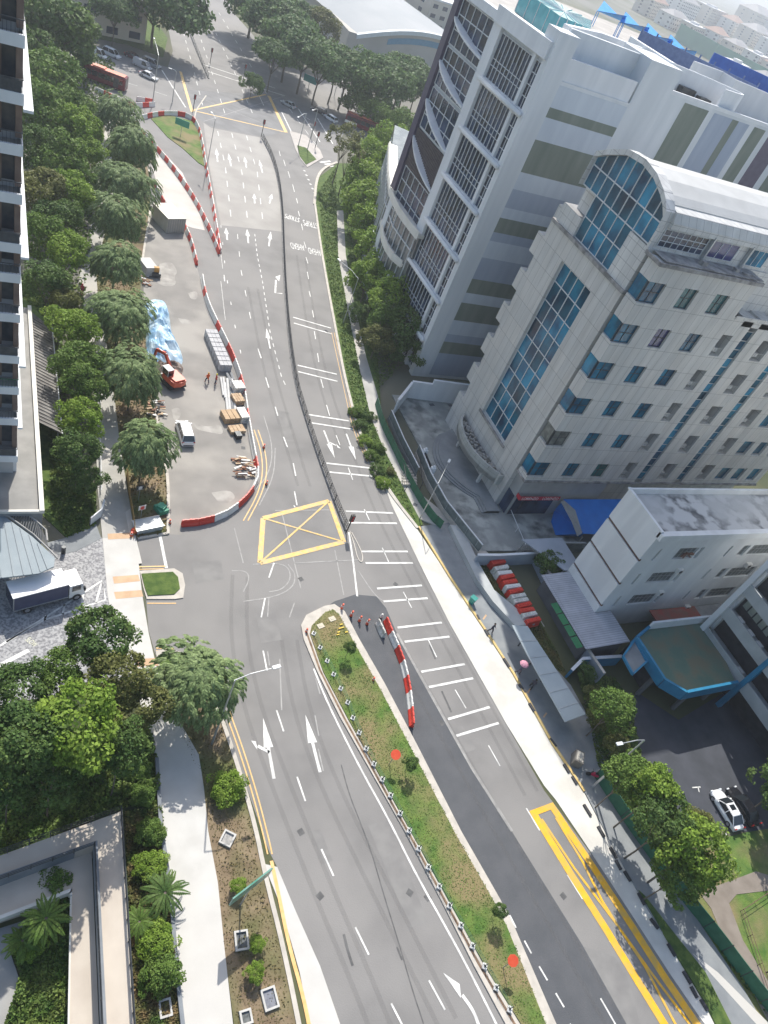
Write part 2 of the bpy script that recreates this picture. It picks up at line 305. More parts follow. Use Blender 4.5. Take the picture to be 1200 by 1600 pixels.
# right-hand pavement
slab('bus_bay_strip',[(596,748),(610,752),(650,825),(700,900),(760,990),(800,1052),(860,1160),(910,1235),(960,1330),(1010,1420),(1080,1530),(1160,1640),(1132,1640),(1098,1597),(1048,1524),(978,1416),(925,1335),(868,1250),(850,1228),(790,1130),(700,970),(655,880),(612,790)],mat('cream_screed',(.62,.60,.55),(.70,.68,.62),.4,8,.8,c3=(.56,.54,.49),sc3=.3),.07,'bright pale strip between the road and the right pavement')
rp=[(654,824),(680,820),(710,815),(745,862),(790,905),(840,980),(915,1115),(935,1165),(960,1230),(1020,1330),(1080,1425),(1160,1545),(1215,1640),(1160,1640),(1080,1530),(1010,1420),(960,1330),(912,1237),(862,1162),(802,1054),(762,992),(702,902)]
slab('right_pavement',rp,GWALK,.16)
slab('wall_footing',[(665,760),(690,800),(735,862),(745,890),(762,925),(800,978),(850,980),(800,900),(745,850)],WALK,.19)
yk=MB(); yk.ribbon(gp([(654,824),(702,902),(762,992),(802,1054),(862,1162),(912,1237)]),.28,0,.24); struct('yellow_kerb',yk,mat('yellow_kerb_paint',(.62,.44,.16),(.70,.52,.22),2,6,.7))
bk=MB()
for a,b in (((744,962),(748,970)),((757,985),(762,994)),((786,1030),(795,1044)),((810,1070),(820,1084)),((826,1100),(834,1113)),((858,1155),(868,1168)),((880,1195),(888,1208)),((893,1214),(900,1226)),((911,1258),(922,1276)),((933,1292),(943,1309)),((952,1325),(962,1342)),((961,1345),(969,1360)),((974,1362),(984,1378)),((996,1396),(1006,1415)),((1015,1436),(1027,1452)),((1042,1475),(1054,1495)),((1066,1518),(1078,1538)),((1078,1542),(1088,1560)),((1093,1562),(1104,1580))): bk.ribbon(gp([a,b]),.3,.0,.25)
struct('kerb_gratings',bk,mat('black_kerb_paint',(.03,.03,.035),(.05,.05,.055),2,4,.7))
slab('narrow_grass',[(996,1392),(1005,1400),(1060,1470),(1100,1520),(1140,1600),(1150,1640),(1135,1640),(1100,1568),(1040,1468)],GRASSL,.24)
# left kerbs
lk=MB(); lk.ribbon(smooth(gp([(333,1095),(345,1120),(372,1200),(398,1290),(414,1370),(442,1480),(474,1640)])),.38,0,.19)
lk.ribbon(smooth(gp([(492,320),(500,380),(512,450),(525,520),(540,600),(565,690),(600,760),(652,826)])),.45,0,.2)
lk.ribbon(smooth(gp([(527,254),(505,263),(494,280),(491,320)])),.6,0,.2)
lk.ribbon(smooth(gp([(322,150),(300,182),(314,210),(322,260),(335,320),(343,400)])),.3,0,.14)
struct('kerb',lk,KERB)
# right verge with planting, path
slab('right_verge',[(527,256),(548,256),(560,300),(552,400),(570,480),(590,560),(595,640),(620,700),(640,760),(660,820),(652,826),(600,750),(565,690),(540,600),(525,520),(512,450),(500,380),(493,320),(495,280)],GRASSL,.14)
slab('back_path',[(526,330),(536,330),(540,400),(552,470),(572,560),(590,620),(612,700),(640,760),(690,800),(712,815),(680,822),(655,812),(628,760),(598,700),(578,650),(562,580),(542,480),(528,400)],WALK,.18)
slab('far_island',[(452,205),(478,212),(500,235),(505,247),(480,262),(470,250),(462,235)],mat('pink_paving',(.40,.37,.34),(.46,.43,.40),.5,6,.8),.13)
slab('far_island_grass',[(464,228),(478,232),(494,250),(478,258),(468,245)],GRASSL,.2)
slab('worksite_island',[(236,186),(262,180),(300,190),(316,215),(322,262),(310,255),(285,232),(262,215)],GRASS,.13)
slab('far_left_verge',[(150,60),(200,70),(255,90),(262,60),(240,30),(245,-30),(90,-30),(120,30)],GRASSL,.12)
# compound and car park on the right
slab('forecourt',[(612,618),(720,628),(745,640),(800,760),(815,800),(855,862),(742,862),(700,800),(655,700)],STAINC,.2,'stained concrete forecourt of the glass fronted block')
slab('forecourt_back',[(815,800),(790,775),(960,760),(980,850),(855,862)],STAINC,.21)
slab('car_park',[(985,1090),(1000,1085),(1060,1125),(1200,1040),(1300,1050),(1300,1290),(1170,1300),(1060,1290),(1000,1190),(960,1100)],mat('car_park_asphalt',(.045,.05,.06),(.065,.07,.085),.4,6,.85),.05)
slab('park_lawn',[(1085,1320),(1170,1300),(1300,1280),(1300,1640),(1190,1640),(1120,1500),(1085,1420)],GRASS,.08)
slab('park_path',[(1095,1400),(1110,1388),(1180,1362),(1200,1368),(1240,1385),(1200,1392),(1150,1398),(1138,1412),(1160,1470),(1215,1560),(1235,1640),(1222,1640),(1180,1560),(1135,1480),(1110,1420)],mat('brown_path',(.20,.17,.14),(.26,.225,.19),.6,6,.9),.12)
slab('plot_grass',[(735,880),(790,875),(870,1020),(890,1070),(862,1040),(800,975),(760,930)],mat('weedy_grass',(.06,.075,.02),(.14,.12,.05),.9,8,.95,bump=.5,c3=(.08,.10,.025),sc3=.3),.21)
slab('path_sun_paint',[(1080,1490),(1120,1520),(1200,1600),(1230,1640),(1215,1640)],PALE,.17)  # sunlit stretch of the grey pavement, put in as a paler slab
# ---------------- painted markings ----------------
wm=MB(); z=.045
for a,b in (((458,496),(517,513)),((459,505),(518,522)),((465,571),(526,585)),((466,581),(527,596)),((481,648),(545,658)),((486,661),(551,671)),((510,724),(582,732)),((515,738),(588,745)),((540,799),(614,802)),((545,817),(620,818)),((565,862),(637,862)),((571,880),(645,880)),((589,920),(659,915)),((599,940),(668,935)),((621,981),(690,973)),((632,1003),(702,995)),((658,1050),(726,1038)),((670,1074),(739,1060)),((700,1124),(765,1105)),((713,1150),(779,1130))):
    wm.ribbon(gp([a,b]),.28,z)
def pxs(lst,w,mb=wm,zz=z):
    for a,b in lst: mb.ribbon(gp([a,b]),w,zz)
pxs([((569,796),(577,813)),((597,856),(607,878)),((630,925),(643,950)),((669,1000),(682,1027)),((711,1078),(728,1107)),((763,1165),(781,1197)),
 ((525,680),(531,696)),((544,731),(551,750)),((501,592),(505,606)),((510,633),(515,650)),((491,518),(493,530)),((496,552),(498,566)),((480,425),(482,436)),((483,455),(485,464)),((488,485),(490,496)),
 ((466,330),(468,338)),((471,350),(473,360)),((475,378),(478,388)),((478,402),(481,412)),((437,297),(439,304)),
 ((436,236),(438,244)),((443,250),(446,260)),((450,268),(453,278)),((457,288),(460,300)),((463,310),(465,318))],.13)
pxs([((428,880),(420,903)),((414,935),(408,965)),((411,1017),(417,1048)),((432,1110),(443,1143)),((464,1214),(477,1252)),((502,1327),(521,1369)),((555,1449),(576,1492)),((670,1532),(695,1578)),((611,1568),(630,1605)),((819,1470),(830,1490)),((842,1510),(855,1532)),((868,1552),(881,1574)),((796,1430),(806,1450)),((938,1560),(962,1602)),
 ((460,768),(464,790)),((458,724),(462,744)),((443,683),(449,699)),((430,636),(434,650)),((415,590),(420,606)),((403,545),(408,560)),((461,793),(459,790)),((890,1600),(900,1615)),
 ((405,150),(412,165)),((350,430),(351,440))],.16)
wm.ribbon(gp([(545,832),(552,880),(558,932)]),.22,z)
wm.ribbon(smooth(gp([(490,1045),(512,1100),(562,1200),(607,1280),(650,1367),(700,1455),(740,1530),(795,1640)])),.2,z)
wm.ribbon(gp([(248,828),(260,888)]),.32,z)
pxs([((822,1263),(843,1298)),((886,1367),(910,1405)),((952,1470),(977,1507)),((1022,1575),(1040,1605))],.16)
pxs([((345,440),(352,500)),((340,360),(348,420))],.06)
# lane dashes upper carriageway
for pl in ([(398,375),(405,430),(414,490),(425,540),(436,600)],[(373,365),(378,420),(384,470),(392,520)]): pass
dashes(wm,gp([(398,366),(402,400),(410,440),(422,520),(440,590),(450,610)]),1,1,.12,z)
dashes(wm,gp([(345,352),(352,420),(365,500),(380,570)]),1,6,.12,z)
dashes(wm,gp([(371,366),(376,420),(392,500)]),2,5,.12,z)
for pl in ([(340,205),(352,260),(362,350)],[(362,208),(378,270),(388,355)],[(385,212),(402,270),(412,358)],[(278,20),(300,100),(318,170)],[(300,20),(330,110),(352,180)],[(322,20),(365,110),(400,190)],[(342,20),(390,100),(430,170)],[(150,110),(200,130),(262,150)],[(472,180),(520,210)],[(452,170),(500,235)]):
    dashes(wm,gp(pl),3,4,.16,z)
pxs([((253,110),(290,168)),((440,175),(458,212)),((466,170),(500,222)),((496,185),(520,225))],.3)
for i in range(4): pxs([((500+i*7,254+i*3),(516+i*7,252+i*4))],.6)
for i in range(7): pxs([((133+i*7.5,37+i*3.2),(140+i*7.5,33+i*3.2))],1.1)
for i in range(6): pxs([((474+i*3.2,266+i*7),(477+i*3.2,268+i*7))],.5)
pxs([((315,100),(430,138)),((325,112),(445,150))],.35)
# arrows
def arrow(tail,head,w=.18,hl=2.2,hw=.75,mb=wm,side=None):
    a=g(*tail).to_2d(); b=g(*head).to_2d(); d=(b-a).normalized(); n=Vector((-d.y,d.x)); L=(b-a).length
    hl=min(hl,L*.5); q=b-d*hl
    mb.ribbon([a,q],w,z); mb.sheet([q+n*hw/2,q-n*hw/2,b],z)
    if side:
        c=a+d*L*.42; e=c+d*L*.12+n*side*1.0; mb.ribbon([c,e],w,z); mb.sheet([e+d*.5+n*side*.1,e-d*.4+n*side*.1,e+n*side*.55+d*.6],z)
arrow((428,1217),(411,1122),.3,4.2,.95,side=1); arrow((500,1207),(477,1117),.3,4.2,.95)
arrow((422,545),(416,513),.22,4.5,.8)
arrow((506,673),(523,716),.24,3,.85,side=1); arrow((541,678),(556,719),.24,3,.85)
wm.ribbon(smooth(gp([(751,1612),(740,1580),(722,1555)])),.28,z); wm.sheet(gp([(692,1520),(718,1538),(720,1560)]),z)
for t,h_ in (((340,253),(338,232)),((361,260),(357,240)),((385,262),(382,245)),((410,270),(405,250)),((355,375),(353,356)),((388,380),(386,358)),((420,385),(423,362)),((398,318),(397,303)),((421,318),(425,303))): arrow(t,h_,.3,4,.9)
wm.ribbon(gp([(441,459),(430,458),(431,438)]),.3,z); wm.sheet(gp([(430,433),(438,430),(436,440)]),z)
# driveway hatching
for a in ([(-20,1020),(40,982),(160,905),(165,936),(125,951),(60,972),(-20,1025)],): wm.ribbon(gp([(-20,1020),(0,1009),(70,965),(160,907),(165,937),(124,951),(68,969),(10,1003)],.09),.2,.1)
wm.ribbon(gp([(158,912),(150,942)],.09),.2,.1); wm.ribbon(gp([(131,922),(127,950)],.09),.2,.1); wm.ribbon(gp([(101,944),(98,960)],.09),.2,.1); wm.ribbon(gp([(72,961),(70,970)],.09),.2,.1)
wm.ribbon(gp([(-5,1042),(45,1016)],.09),.42,.1)
pxs([((1053,1233),(1062,1239)),((1058,1240),(1060,1232)),((1081,1231),(1094,1230)),((1090,1230),(1092,1238)),((1132,1300),(1135,1306))],.14,zz=.07)
struct('lane_markings',wm,PAINT,'white lane lines, arrows and bars painted on the road')
def text(s,org,ux,uy,h,wd,z,m,name,parent=None,thick=0,par_struct=True):
    cu=bpy.data.curves.new(name,'FONT'); cu.body=s; cu.size=1; cu.resolution_u=3; to=bpy.data.objects.new(name,cu); COL.objects.link(to)
    bpy.context.view_layer.update(); me=bpy.data.meshes.new_from_object(to); bpy.data.objects.remove(to)
    xs=[v.co.x for v in me.vertices]; ys=[v.co.y for v in me.vertices]; x0,x1,y0,y1=min(xs),max(xs),min(ys),max(ys)
    org=Vector(org); ux=Vector(ux).normalized(); uy=Vector(uy).normalized()
    for v in me.vertices: v.co=org+ux*((v.co.x-x0)/(x1-x0)*wd)+uy*((v.co.y-y0)/(y1-y0)*h)
    me.materials.append(m); o=bpy.data.objects.new(name,me); COL.objects.link(o)
    if parent is not None: o.parent=parent
    return o
for s_,l_,r_,bt in (('STRIPS',(468.5,349),(445.5,341.5),(445,334)),('STRIPS',(495.5,357),(472.5,351),(472,342)),('AHEAD',(474,391),(452,386.5),(451,377)),('AHEAD',(500,399),(480,394.5),(479,385))):
    a=g(*l_,.045); b=g(*r_,.045); t_=g(*bt,.045); ux=(b-a); uy=(a-b).cross(Vector((0,0,1))).normalized(); uy=uy if uy.dot(g(455,400)-g(450,340))>0 else -uy
    o=text(s_,g(l_[0],l_[1]-8,.05),(g(r_[0],r_[1]-8,.05)-g(l_[0],l_[1]-8,.05)),uy,(t_-b).length*.95,(b-a).length,.05,PAINT,'road_lettering'); o['kind']='structure'
o=text('SLOW',g(39,1000,.1),g(53,1012,.1)-g(39,1000,.1),Vector((g(39,1000)-g(53,1012)).cross(Vector((0,0,1)))) ,.55,1.15,.1,mat('pale_yellow_paint',(.62,.62,.45),(.68,.68,.5),2,4,.7),'driveway_lettering'); o['kind']='structure'
fm=MB()
for pl in ([(366,825),(380,880)],[(395,770),(420,742),(427,700),(412,650)],[(430,700),(428,745),(405,790)],[(440,800),(470,920)],[(430,798),(515,797)],[(460,880),(560,875)],[(523,860),(537,930)],[(420,925),(440,922),(455,905),(450,885),(430,880),(395,882)],[(380,940),(430,933),(458,918),(462,898),(450,882)],[(362,892),(385,892),(390,905),(380,925)],[(420,935),(418,964)],[(460,942),(452,965)],[(418,1018),(421,1040)],[(493,1060),(500,1085)],[(497,1170),(505,1205)],[(440,1110),(437,1030)],[(560,892),(585,930),(600,940)],[(498,1150),(492,1118)],[(305,150),(440,205)],[(445,150),(318,190)]):
    fm.ribbon(smooth(gp(pl)),.14,.038)
struct('faded_markings',fm,FADED)
ym=MB(); zz=.05
def yl(pts,w,mb=ym): mb.ribbon(gp(pts),w,zz)
bx=[(411,810),(514,783),(537,847),(406,880)]
for i in range(4): yl([bx[i],bx[(i+1)%4]],.62)
zz=.054; yl([bx[0],bx[2]],.22); zz=.058; yl([bx[1],bx[3]],.22); zz=.05
struct('yellow_box_marking',ym,YEL,'yellow crossed box at the junction mouth')
yb=MB()
yl([(833,1270),(888,1360),(947,1453),(980,1507),(1033,1593),(1062,1640)],.8,yb); yl([(862,1260),(923,1350),(985,1444),(1038,1527),(1086,1597),(1116,1640)],.8,yb)
zz=.054; yl([(829,1272),(866,1258)],.6,yb)
zz=.056; yl([(846,1280),(897,1357),(960,1440),(1017,1520),(1077,1600),(1100,1635)],.26,yb); zz=.06; yl([(868,1278),(910,1347),(940,1407),(967,1450),(1007,1510),(1053,1597),(1075,1635)],.26,yb); zz=.05
struct('bus_box_marking',yb,YELB,'bright yellow bus box painted along the right lane')
om=MB()
for dx in (0,7): om.ribbon(smooth(gp([(350+dx,1108),(372+dx,1168),(396+dx,1245),(413+dx,1312),(418+dx,1335)])),.13,.05)
om.ribbon(smooth(gp([(424,1345),(436,1400),(452,1480),(475,1560),(490,1640)],.06)),.3,.075)
for dx in (0,6): om.ribbon(smooth(gp([(397+dx,672),(408+dx*1.1,705),(411+dx*1.1,740),(402+dx,775),(380+dx*1.2,814)])),.14,.05)
for dx in (0,4): om.ribbon(smooth(gp([(518+dx,520),(540+dx,620),(552+dx,675),(574+dx,722)])),.09,.05)
om.ribbon(gp([(217,886),(260,885)]),.16,.05); om.ribbon(gp([(217,890),(256,889)]),.1,.05); om.ribbon(gp([(230,943),(275,943)]),.12,.05); om.ribbon(gp([(244,1013),(272,1014)]),.14,.05); om.ribbon(gp([(244,1017),(270,1018)]),.14,.05)
struct('orange_line_marking',om,ORL)
jb=MB()
for i,(a,b) in enumerate((((282,112),(300,175)),((302,173),(447,207)),((420,150),(447,207)),((303,172),(415,148)))): jb.ribbon(gp([a,b]),(.7,.45,.9,.5)[i],.046+.004*i)
struct('far_box_marking',jb,YEL,'yellow crossed box at the far junction')
# =================== BUILDINGS ===================
GLB=mat('blue_glass',(.008,.05,.105),(.015,.18,.29),.35,4,.1,spec=.5,isl=.6)
GLD=mat('dark_glass',(.01,.018,.04),(.025,.045,.09),.5,3,.14,spec=.45,isl=.6)
GLP=mat('purple_glass',(.03,.03,.11),(.04,.05,.16),.5,3,.12,spec=.8,isl=.3)
MUL=mat('white_mullion',(.55,.58,.60),(.62,.65,.66),2,3,.5)
CLAD=lined('cladding_panels',(.60,.585,.55),(.22,.22,.21),1.3,2.75,.024,.55,'wall',(.55,.55,.53),off=0)
CLADC=lined('small_cladding',(.64,.635,.61),(.28,.28,.28),1.2,1.2,.03,.5,'wall',(.59,.59,.57),off=0)
LEDGE=mat('weathered_ledge',(.36,.35,.34),(.16,.155,.15),1.1,8,.8)
AWALL=mat('pale_render',(.61,.64,.66),(.70,.72,.735),.7,8,.75,streak=.12,c3=(.57,.60,.62),sc3=.25)
AOL=mat('olive_band',(.16,.19,.155),(.22,.245,.205),.7,8,.8,streak=.15)
ABL=mat('slate_blue_band',(.32,.37,.46),(.38,.43,.51),.7,8,.8,streak=.15)
ALB=mat('light_blue_band',(.49,.54,.60),(.56,.61,.66),.7,8,.8,streak=.15)
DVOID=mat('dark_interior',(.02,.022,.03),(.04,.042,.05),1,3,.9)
def paneX(mb,x,y0,y1,z0,z1,nx,nz,mi=0,gap=0):
    for i in range(nx):
        for k in range(nz):
            a=y0+(y1-y0)*i/nx; b=y0+(y1-y0)*(i+1)/nx; c=z0+(z1-z0)*k/nz; d=z0+(z1-z0)*(k+1)/nz
            mb.quad((x,b,c),(x,a,c),(x,a,d),(x,b,d),mi)
def paneY(mb,y,x0,x1,z0,z1,nx,nz,mi=0):
    for i in range(nx):
        for k in range(nz):
            a=x0+(x1-x0)*i/nx; b=x0+(x1-x0)*(i+1)/nx; c=z0+(z1-z0)*k/nz; d=z0+(z1-z0)*(k+1)/nz
            mb.quad((a,y,c),(b,y,c),(b,y,d),(a,y,d),mi)
def gridX(mb,x,y0,y1,z0,z1,nx,nz,w=.08,d=.08,mi=0):
    for i in range(nx+1): y=y0+(y1-y0)*i/nx; mb.box(x-d,x+.01,y-w/2,y+w/2,z0,z1,mi)
    for k in range(nz+1): z=z0+(z1-z0)*k/nz; mb.box(x-d*.8,x+.012,y0,y1,z-w/2,z+w/2,mi)
def gridY(mb,y,x0,x1,z0,z1,nx,nz,w=.08,d=.08,mi=0):
    for i in range(nx+1): x=x0+(x1-x0)*i/nx; mb.box(x-w/2,x+w/2,y-d,y+.01,z0,z1,mi)
    for k in range(nz+1): z=z0+(z1-z0)*k/nz; mb.box(x0,x1,y-d*.8,y+.012,z-w/2,z+w/2,mi)
# ---- B: grey panelled block with arched blue glass front ----
B=thing('office_block','grey panelled office block with an arched top and tall blue glass strip','office building',(65.2,60.2,0))
b=MB()
b.box(65.2,65.9,62.9,67.55,0,36); b.box(65.2,65.9,75.05,80.5,0,36); b.box(65.2,65.9,67.55,75.05,32.9,36); b.box(65.2,65.9,67.55,75.05,0,7.9)
b.box(65.9,113.9,62.9,80.5,0,36); b.box(69.5,113.9,80.5,86,0,36)
# stepped far side
for z in (8.9,14.2,19.6,25.0,30.4): b.box(65.25,69.5,80.5,82.2,z,z+2.9)
b.box(65.25,69.5,80.5,82.2,0,6.2)
b.build('wall',CLAD,B)
for z in (6.2,11.8,17.1,22.5,27.9,33.3): q=MB(); q.box(66.4,69.5,80.52,81.6,z,z+2.4); q.build('window',GLB,B)
# front wing with window openings (rows at z)
rows=[36.1,30.6,25.15,19.6,14.1,8.5]
f=MB(); xs=[68.0,71.0,73.3,76.4,78.7,81.8]
def wallrow(x0,x1,zlo,zhi): f.box(x0,x1,60.2,62.9,zlo,zhi)
wl=[(7.8,8.5)]
for i,z in enumerate(rows):
    top=41.0 if i==0 else rows[i-1]
    f.box(65.2,81.8,60.2,62.3,z+2.65,top if i==0 else top)      # band above windows
for z in rows:
    f.box(68.0,71.0,60.2,62.3,z,z+2.65); f.box(73.3,76.4,60.2,62.3,z,z+2.65); f.box(78.7,81.8,60.2,62.3,z,z+2.65)
f.box(65.2,81.8,60.2,62.3,7.8,8.5)
f.build('front_wing',CLAD,B)
bm=MB(); bm.box(66.0,81.8,60.9,62.9,0,7.8); bm.build('ground_floor_wall',mat('shop_wall',(.30,.31,.31),(.36,.37,.37),.5,5,.7),B)
lm=MB(); lm.box(65.0,113.9,59.95,60.2,7.5,7.8); lm.box(65.0,65.2,60.2,62.6,7.5,7.8); lm.build('ledge',LEDGE,B)
lm=MB(); lm.box(65.0,82.4,59.9,60.2,40.7,41.15); lm.box(65.0,65.2,60.2,63,40.7,41.15); lm.build('ledge',LEDGE,B)
TEAL=mat('teal_glass',(.012,.085,.10),(.02,.13,.14),.6,3,.12,spec=.5,isl=.3); BLD=mat('blind_glass',(.10,.11,.10),(.20,.21,.19),1.2,4,.25,isl=.3)
for z in rows:
    for j,(a,c) in enumerate(((65.25,68.0),(71.0,73.3),(76.4,78.7))):
        wn=MB(); paneY(wn,60.55,a,c,z,z+2.65,2,1); 
        if j==0: paneX(wn,65.55,60.55,62.6,z,z+2.65,2,1)
        q=wn.build('window',(GLP if (j==1 and z==30.6) else TEAL if (j,z) in ((1,36.1),(2,36.1),(2,8.5)) else BLD if (j,z)==(0,14.1) else GLB),B)
        fr=MB(); gridY(fr,60.54,a,c,z,z+2.65,2,2,.07,.06)
        if j==0: fr.box(65.45,65.6,60.45,60.6,z,z+2.65)
        fr.build('window_frame',DSTEEL,q)
# service bays right of x=81.8
sv=MB()
cols=[(81.8,82.0),(83.9,85.8),(87.3,89.9),(92.1,94.3),(95.8,98.3),(100.6,102.6),(105,106.4),(108.6,110.2),(112.4,113.9)]
for a,c in cols: sv.box(a,c,60.2,62.9,7.8,36.3)
for a,c in ((82,83.9),(89.9,92.1),(98.3,100.6)):
    for z in rows[1:]: sv.box(a,c,60.22,62.9,z+3.1,z+5.4)
    sv.box(a,c,60.22,62.9,7.8,rows[-1]-.1)
for a,c in ((102.6,105),(106.4,108.6),(110.2,112.4)):
    for z in rows[1:]: sv.box(a,c,60.22,62.9,z+2.6,z+5.45)
    sv.box(a,c,60.22,62.9,7.8,rows[-1])
sv.box(82,113.9,60.1,60.2,36.0,36.5); sv.box(82,113.9,60.2,62.9,35.2,36)
sv.build('service_wing',CLAD,B)
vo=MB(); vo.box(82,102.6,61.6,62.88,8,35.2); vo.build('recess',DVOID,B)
for a in (85.8,94.3): st=MB(); paneY(st,60.5,a,a+1.5,8.2,34.5,1,19); st.build('stair_glazing',GLB,B)
for a,c in ((102.6,105),(106.4,108.6),(110.2,112.4)):
    for z in rows[1:]: st=MB(); paneY(st,60.6,a,c,z,z+2.6,2,1); st.build('window',GLB,B)
for a in (85.8,94.3): sf=MB(); gridY(sf,60.49,a,a+1.5,8.2,34.5,1,19,.1,.05); sf.build('stair_frame',STEEL,B)
for a in (82.2,90.1,98.5):
    for z in rows[1:]:
        ac=MB(); ac.box(a,a+.9,60.9,61.5,z+.2,z+.9); ac.box(a+.95,a+1.75,60.9,61.5,z+.2,z+.8); ac.build('air_conditioner',mat('ac_white',(.6,.6,.58),(.66,.66,.64),3,3,.5),B)
        ra=MB(); 
        for t in range(5): ra.box(a-.1+t*.45,a-.05+t*.45,60.25,60.3,z+.1,z+1.1)
        ra.box(a-.1,a+1.8,60.25,60.3,z+1.05,z+1.1); ra.build('bracket_rail',STEEL,B)
# glass strip
gs=MB(); paneX(gs,65.75,67.6,75.0,8,32.85,4,9); gs.build('glass_strip',GLB,B)
gf=MB(); gridX(gf,65.72,67.6,75.0,8,32.85,4,9,.13,.08); gf.build('glass_strip_frame',MUL,B)
ld=MB(); ld.box(64.95,66.2,62.6,80.5,35.6,36.05); ld.build('cornice',LEDGE,B); ld=MB(); ld.box(64.95,65.2,67,75.6,7.6,7.95); ld.build('cornice',LEDGE,B)
# upper volume
up=MB(); up.box(65.25,82,62.9,66.9,36.05,41.3); up.box(65.25,82,75.5,80,36.05,38.4); up.box(66.5,82,66.9,78.8,36.05,41.4)
up.box(65.25,113,63.15,63.5,41.3,43.9); up.box(66,113,63.5,78.8,41.4,44)
up.box(82,113.9,62.9,80,36,41.3)
up.build('upper_wall',CLADC,B)
ug=MB(); paneX(ug,65.6,66.9,75.5,36.1,41.5,5,2)
arc=[(63.3,45.1),(64.3,46.0),(65.4,46.6),(67.5,47.4),(70.2,47.8),(73.4,47.5),(76.5,46.2),(78.6,45.1)]
def az(y):
    for (a,c),(d,e) in zip(arc,arc[1:]):
        if a<=y<=d: return c+(e-c)*(y-a)/(d-a)
    return 45
ys=[63.5+ (78.5-63.5)*i/9 for i in range(10)]
for y0,y1 in zip(ys,ys[1:]):
    ug.quad((65.5,y1,41.5),(65.5,y0,41.5),(65.5,y0,44),(65.5,y1,44)); ug.add([(65.5,y1,44),(65.5,y0,44),(65.5,y0,az(y0)-.1),(65.5,y1,az(y1)-.1)],[(0,1,2,3)])
ug.build('arched_glazing',GLB,B)
uf=MB(); gridX(uf,65.58,66.9,75.5,36.1,41.5,5,2,.12,.07)
for y in ys: uf.box(65.38,65.52,y-.06,y+.06,41.5,az(y))
for z in (41.5,44): uf.box(65.4,65.53,63.5,78.5,z-.07,z+.07)
uf.build('arched_frame',MUL,B)
rim=MB(); o1=[(65.0,y,z-.25) for y,z in arc]; 
secs=[[(64.9,y,z-.3),(66.3,y,z-.3),(66.3,y,z+.35),(64.9,y,z+.35)] for y,z in [(63.2,43.9)]+arc+[(78.8,41.6)]]; rim.loft(secs)
rim.build('arch_rim',CLADC,B)
fy=MB(); fy.box(66.3,114,62.7,63.5,43.9,44.6); 
fy.loft([[(66.3,62.75,44.6),(66.3,63.6,44.6),(66.3,64.3,45.9),(66.3,63.1,45.6)],[(114,62.75,44.6),(114,63.6,44.6),(114,64.3,45.9),(114,63.1,45.6)]])
fy.build('eave_band',CLADC,B)
vr=MB(); secs=[]
for x in (66.35,114): secs.append([(x,y,z) for y,z in arc[1:]]+[(x,78.6,44),(x,64.3,44)])
vr.loft(secs); vr.build('vault_roof',mat('standing_seam',(.44,.44,.42),(.50,.50,.48),.4,4,.45),B)
for a,c,mm in ((66.2,73.2,GLD),(74.1,78.5,GLP),(81,84,GLB)):
    q=MB(); paneY(q,63.1,a,c,41.7,43.7,7 if a<70 else 3,2); w_=q.build('window',mm,B); q=MB(); gridY(q,63.09,a,c,41.7,43.7,7 if a<70 else 3,3 if a<70 else 1,.08,.05); q.build('window_frame',MUL,w_)
for x in (73.5,80.2): q=MB(); q.box(x,x+.22,62.6,63.1,41.3,44.1); q.build('downpipe',STEEL,B)
q=MB(); q.box(66,82.4,60.25,62.9,41.2,41.3); q.box(72.2,73.0,61,61.8,41.3,41.8); q.box(78,78.6,61.2,61.8,41.3,41.7); q.box(79.5,81.5,61.0,61.5,41.3,41.45); q.build('gutter_roof',LEDGE,B)
# signboard with lettering
sg=MB(); sg.box(66.2,73.4,60.0,60.12,4.0,4.65); sg.box(66.08,66.2,60.0,61.9,4.0,4.65); sgo=sg.build('signboard',mat('red_sign',(.42,.02,.04),(.5,.03,.05),2,3,.5),B)
for x in (66.5,70.2):
    o=text('LORENZO',(x,59.98,4.08),(1,0,0),(0,0,1),.5,2.9,0,mat('sign_white',(.85,.85,.85),(.9,.9,.9),2,2,.5),'lettering'); 
    o.parent=sgo; o.location=(-sgo.matrix_basis.translation.x-65.2,-60.2,0)
sh=MB(); paneY(sh,60.85,66.4,73.4,.3,3.9,5,1); paneX(sh,65.95,61,62.8,.3,3.9,2,1); sh.build('shop_window',GLD,B)
# entrance canopy planter: curved
cp=MB(); oc=[]; n=14
C0=(65.1,64.2); C1=(65.1,78.2)
for i in range(n+1):
    t=i/n; y=C0[1]+(C1[1]-C0[1])*t; x=65.1-.4-2.6*math.sin(math.pi*t)**.75; oc.append((x,y))
poly=oc+[(65.15,C1[1]),(65.15,C0[1])]
secs=[]
for (x,y) in oc: secs.append([(x,y,3.2),(x+.35,y,3.2),(x+.35,y,5.0),(x,y,5.0)])
cp.loft(secs); cp.prism(poly,3.2,3.9); cp.box(64.3,65.15,64.0,64.4,3.2,5.0); cp.build('canopy_wall',lined('canopy_panels',(.46,.47,.44),(.22,.22,.2),1.6,2.2,.02,.6),B)
cs_=MB(); cs_.prism([(x+.4,y) for x,y in oc]+[(65.12,C1[1]-.3),(65.12,C0[1]+.3)],3.9,4.15); 
random.seed(3)
for i in range(160):
    t=random.random(); y=C0[1]+1+(C1[1]-C0[1]-2)*t; x=65-random.random()*(.4+1.9*math.sin(math.pi*t)); cs_.ball((x,y,4.2),.12+random.random()*.22,6,1+(i%3==0))
cs_.build('canopy_rubble',[DARKC,mat('rubble_grey',(.3,.29,.27),(.4,.39,.36),2,4,.9),mat('rubble_dark',(.12,.12,.10),(.18,.17,.14),2,4,.9)],B)
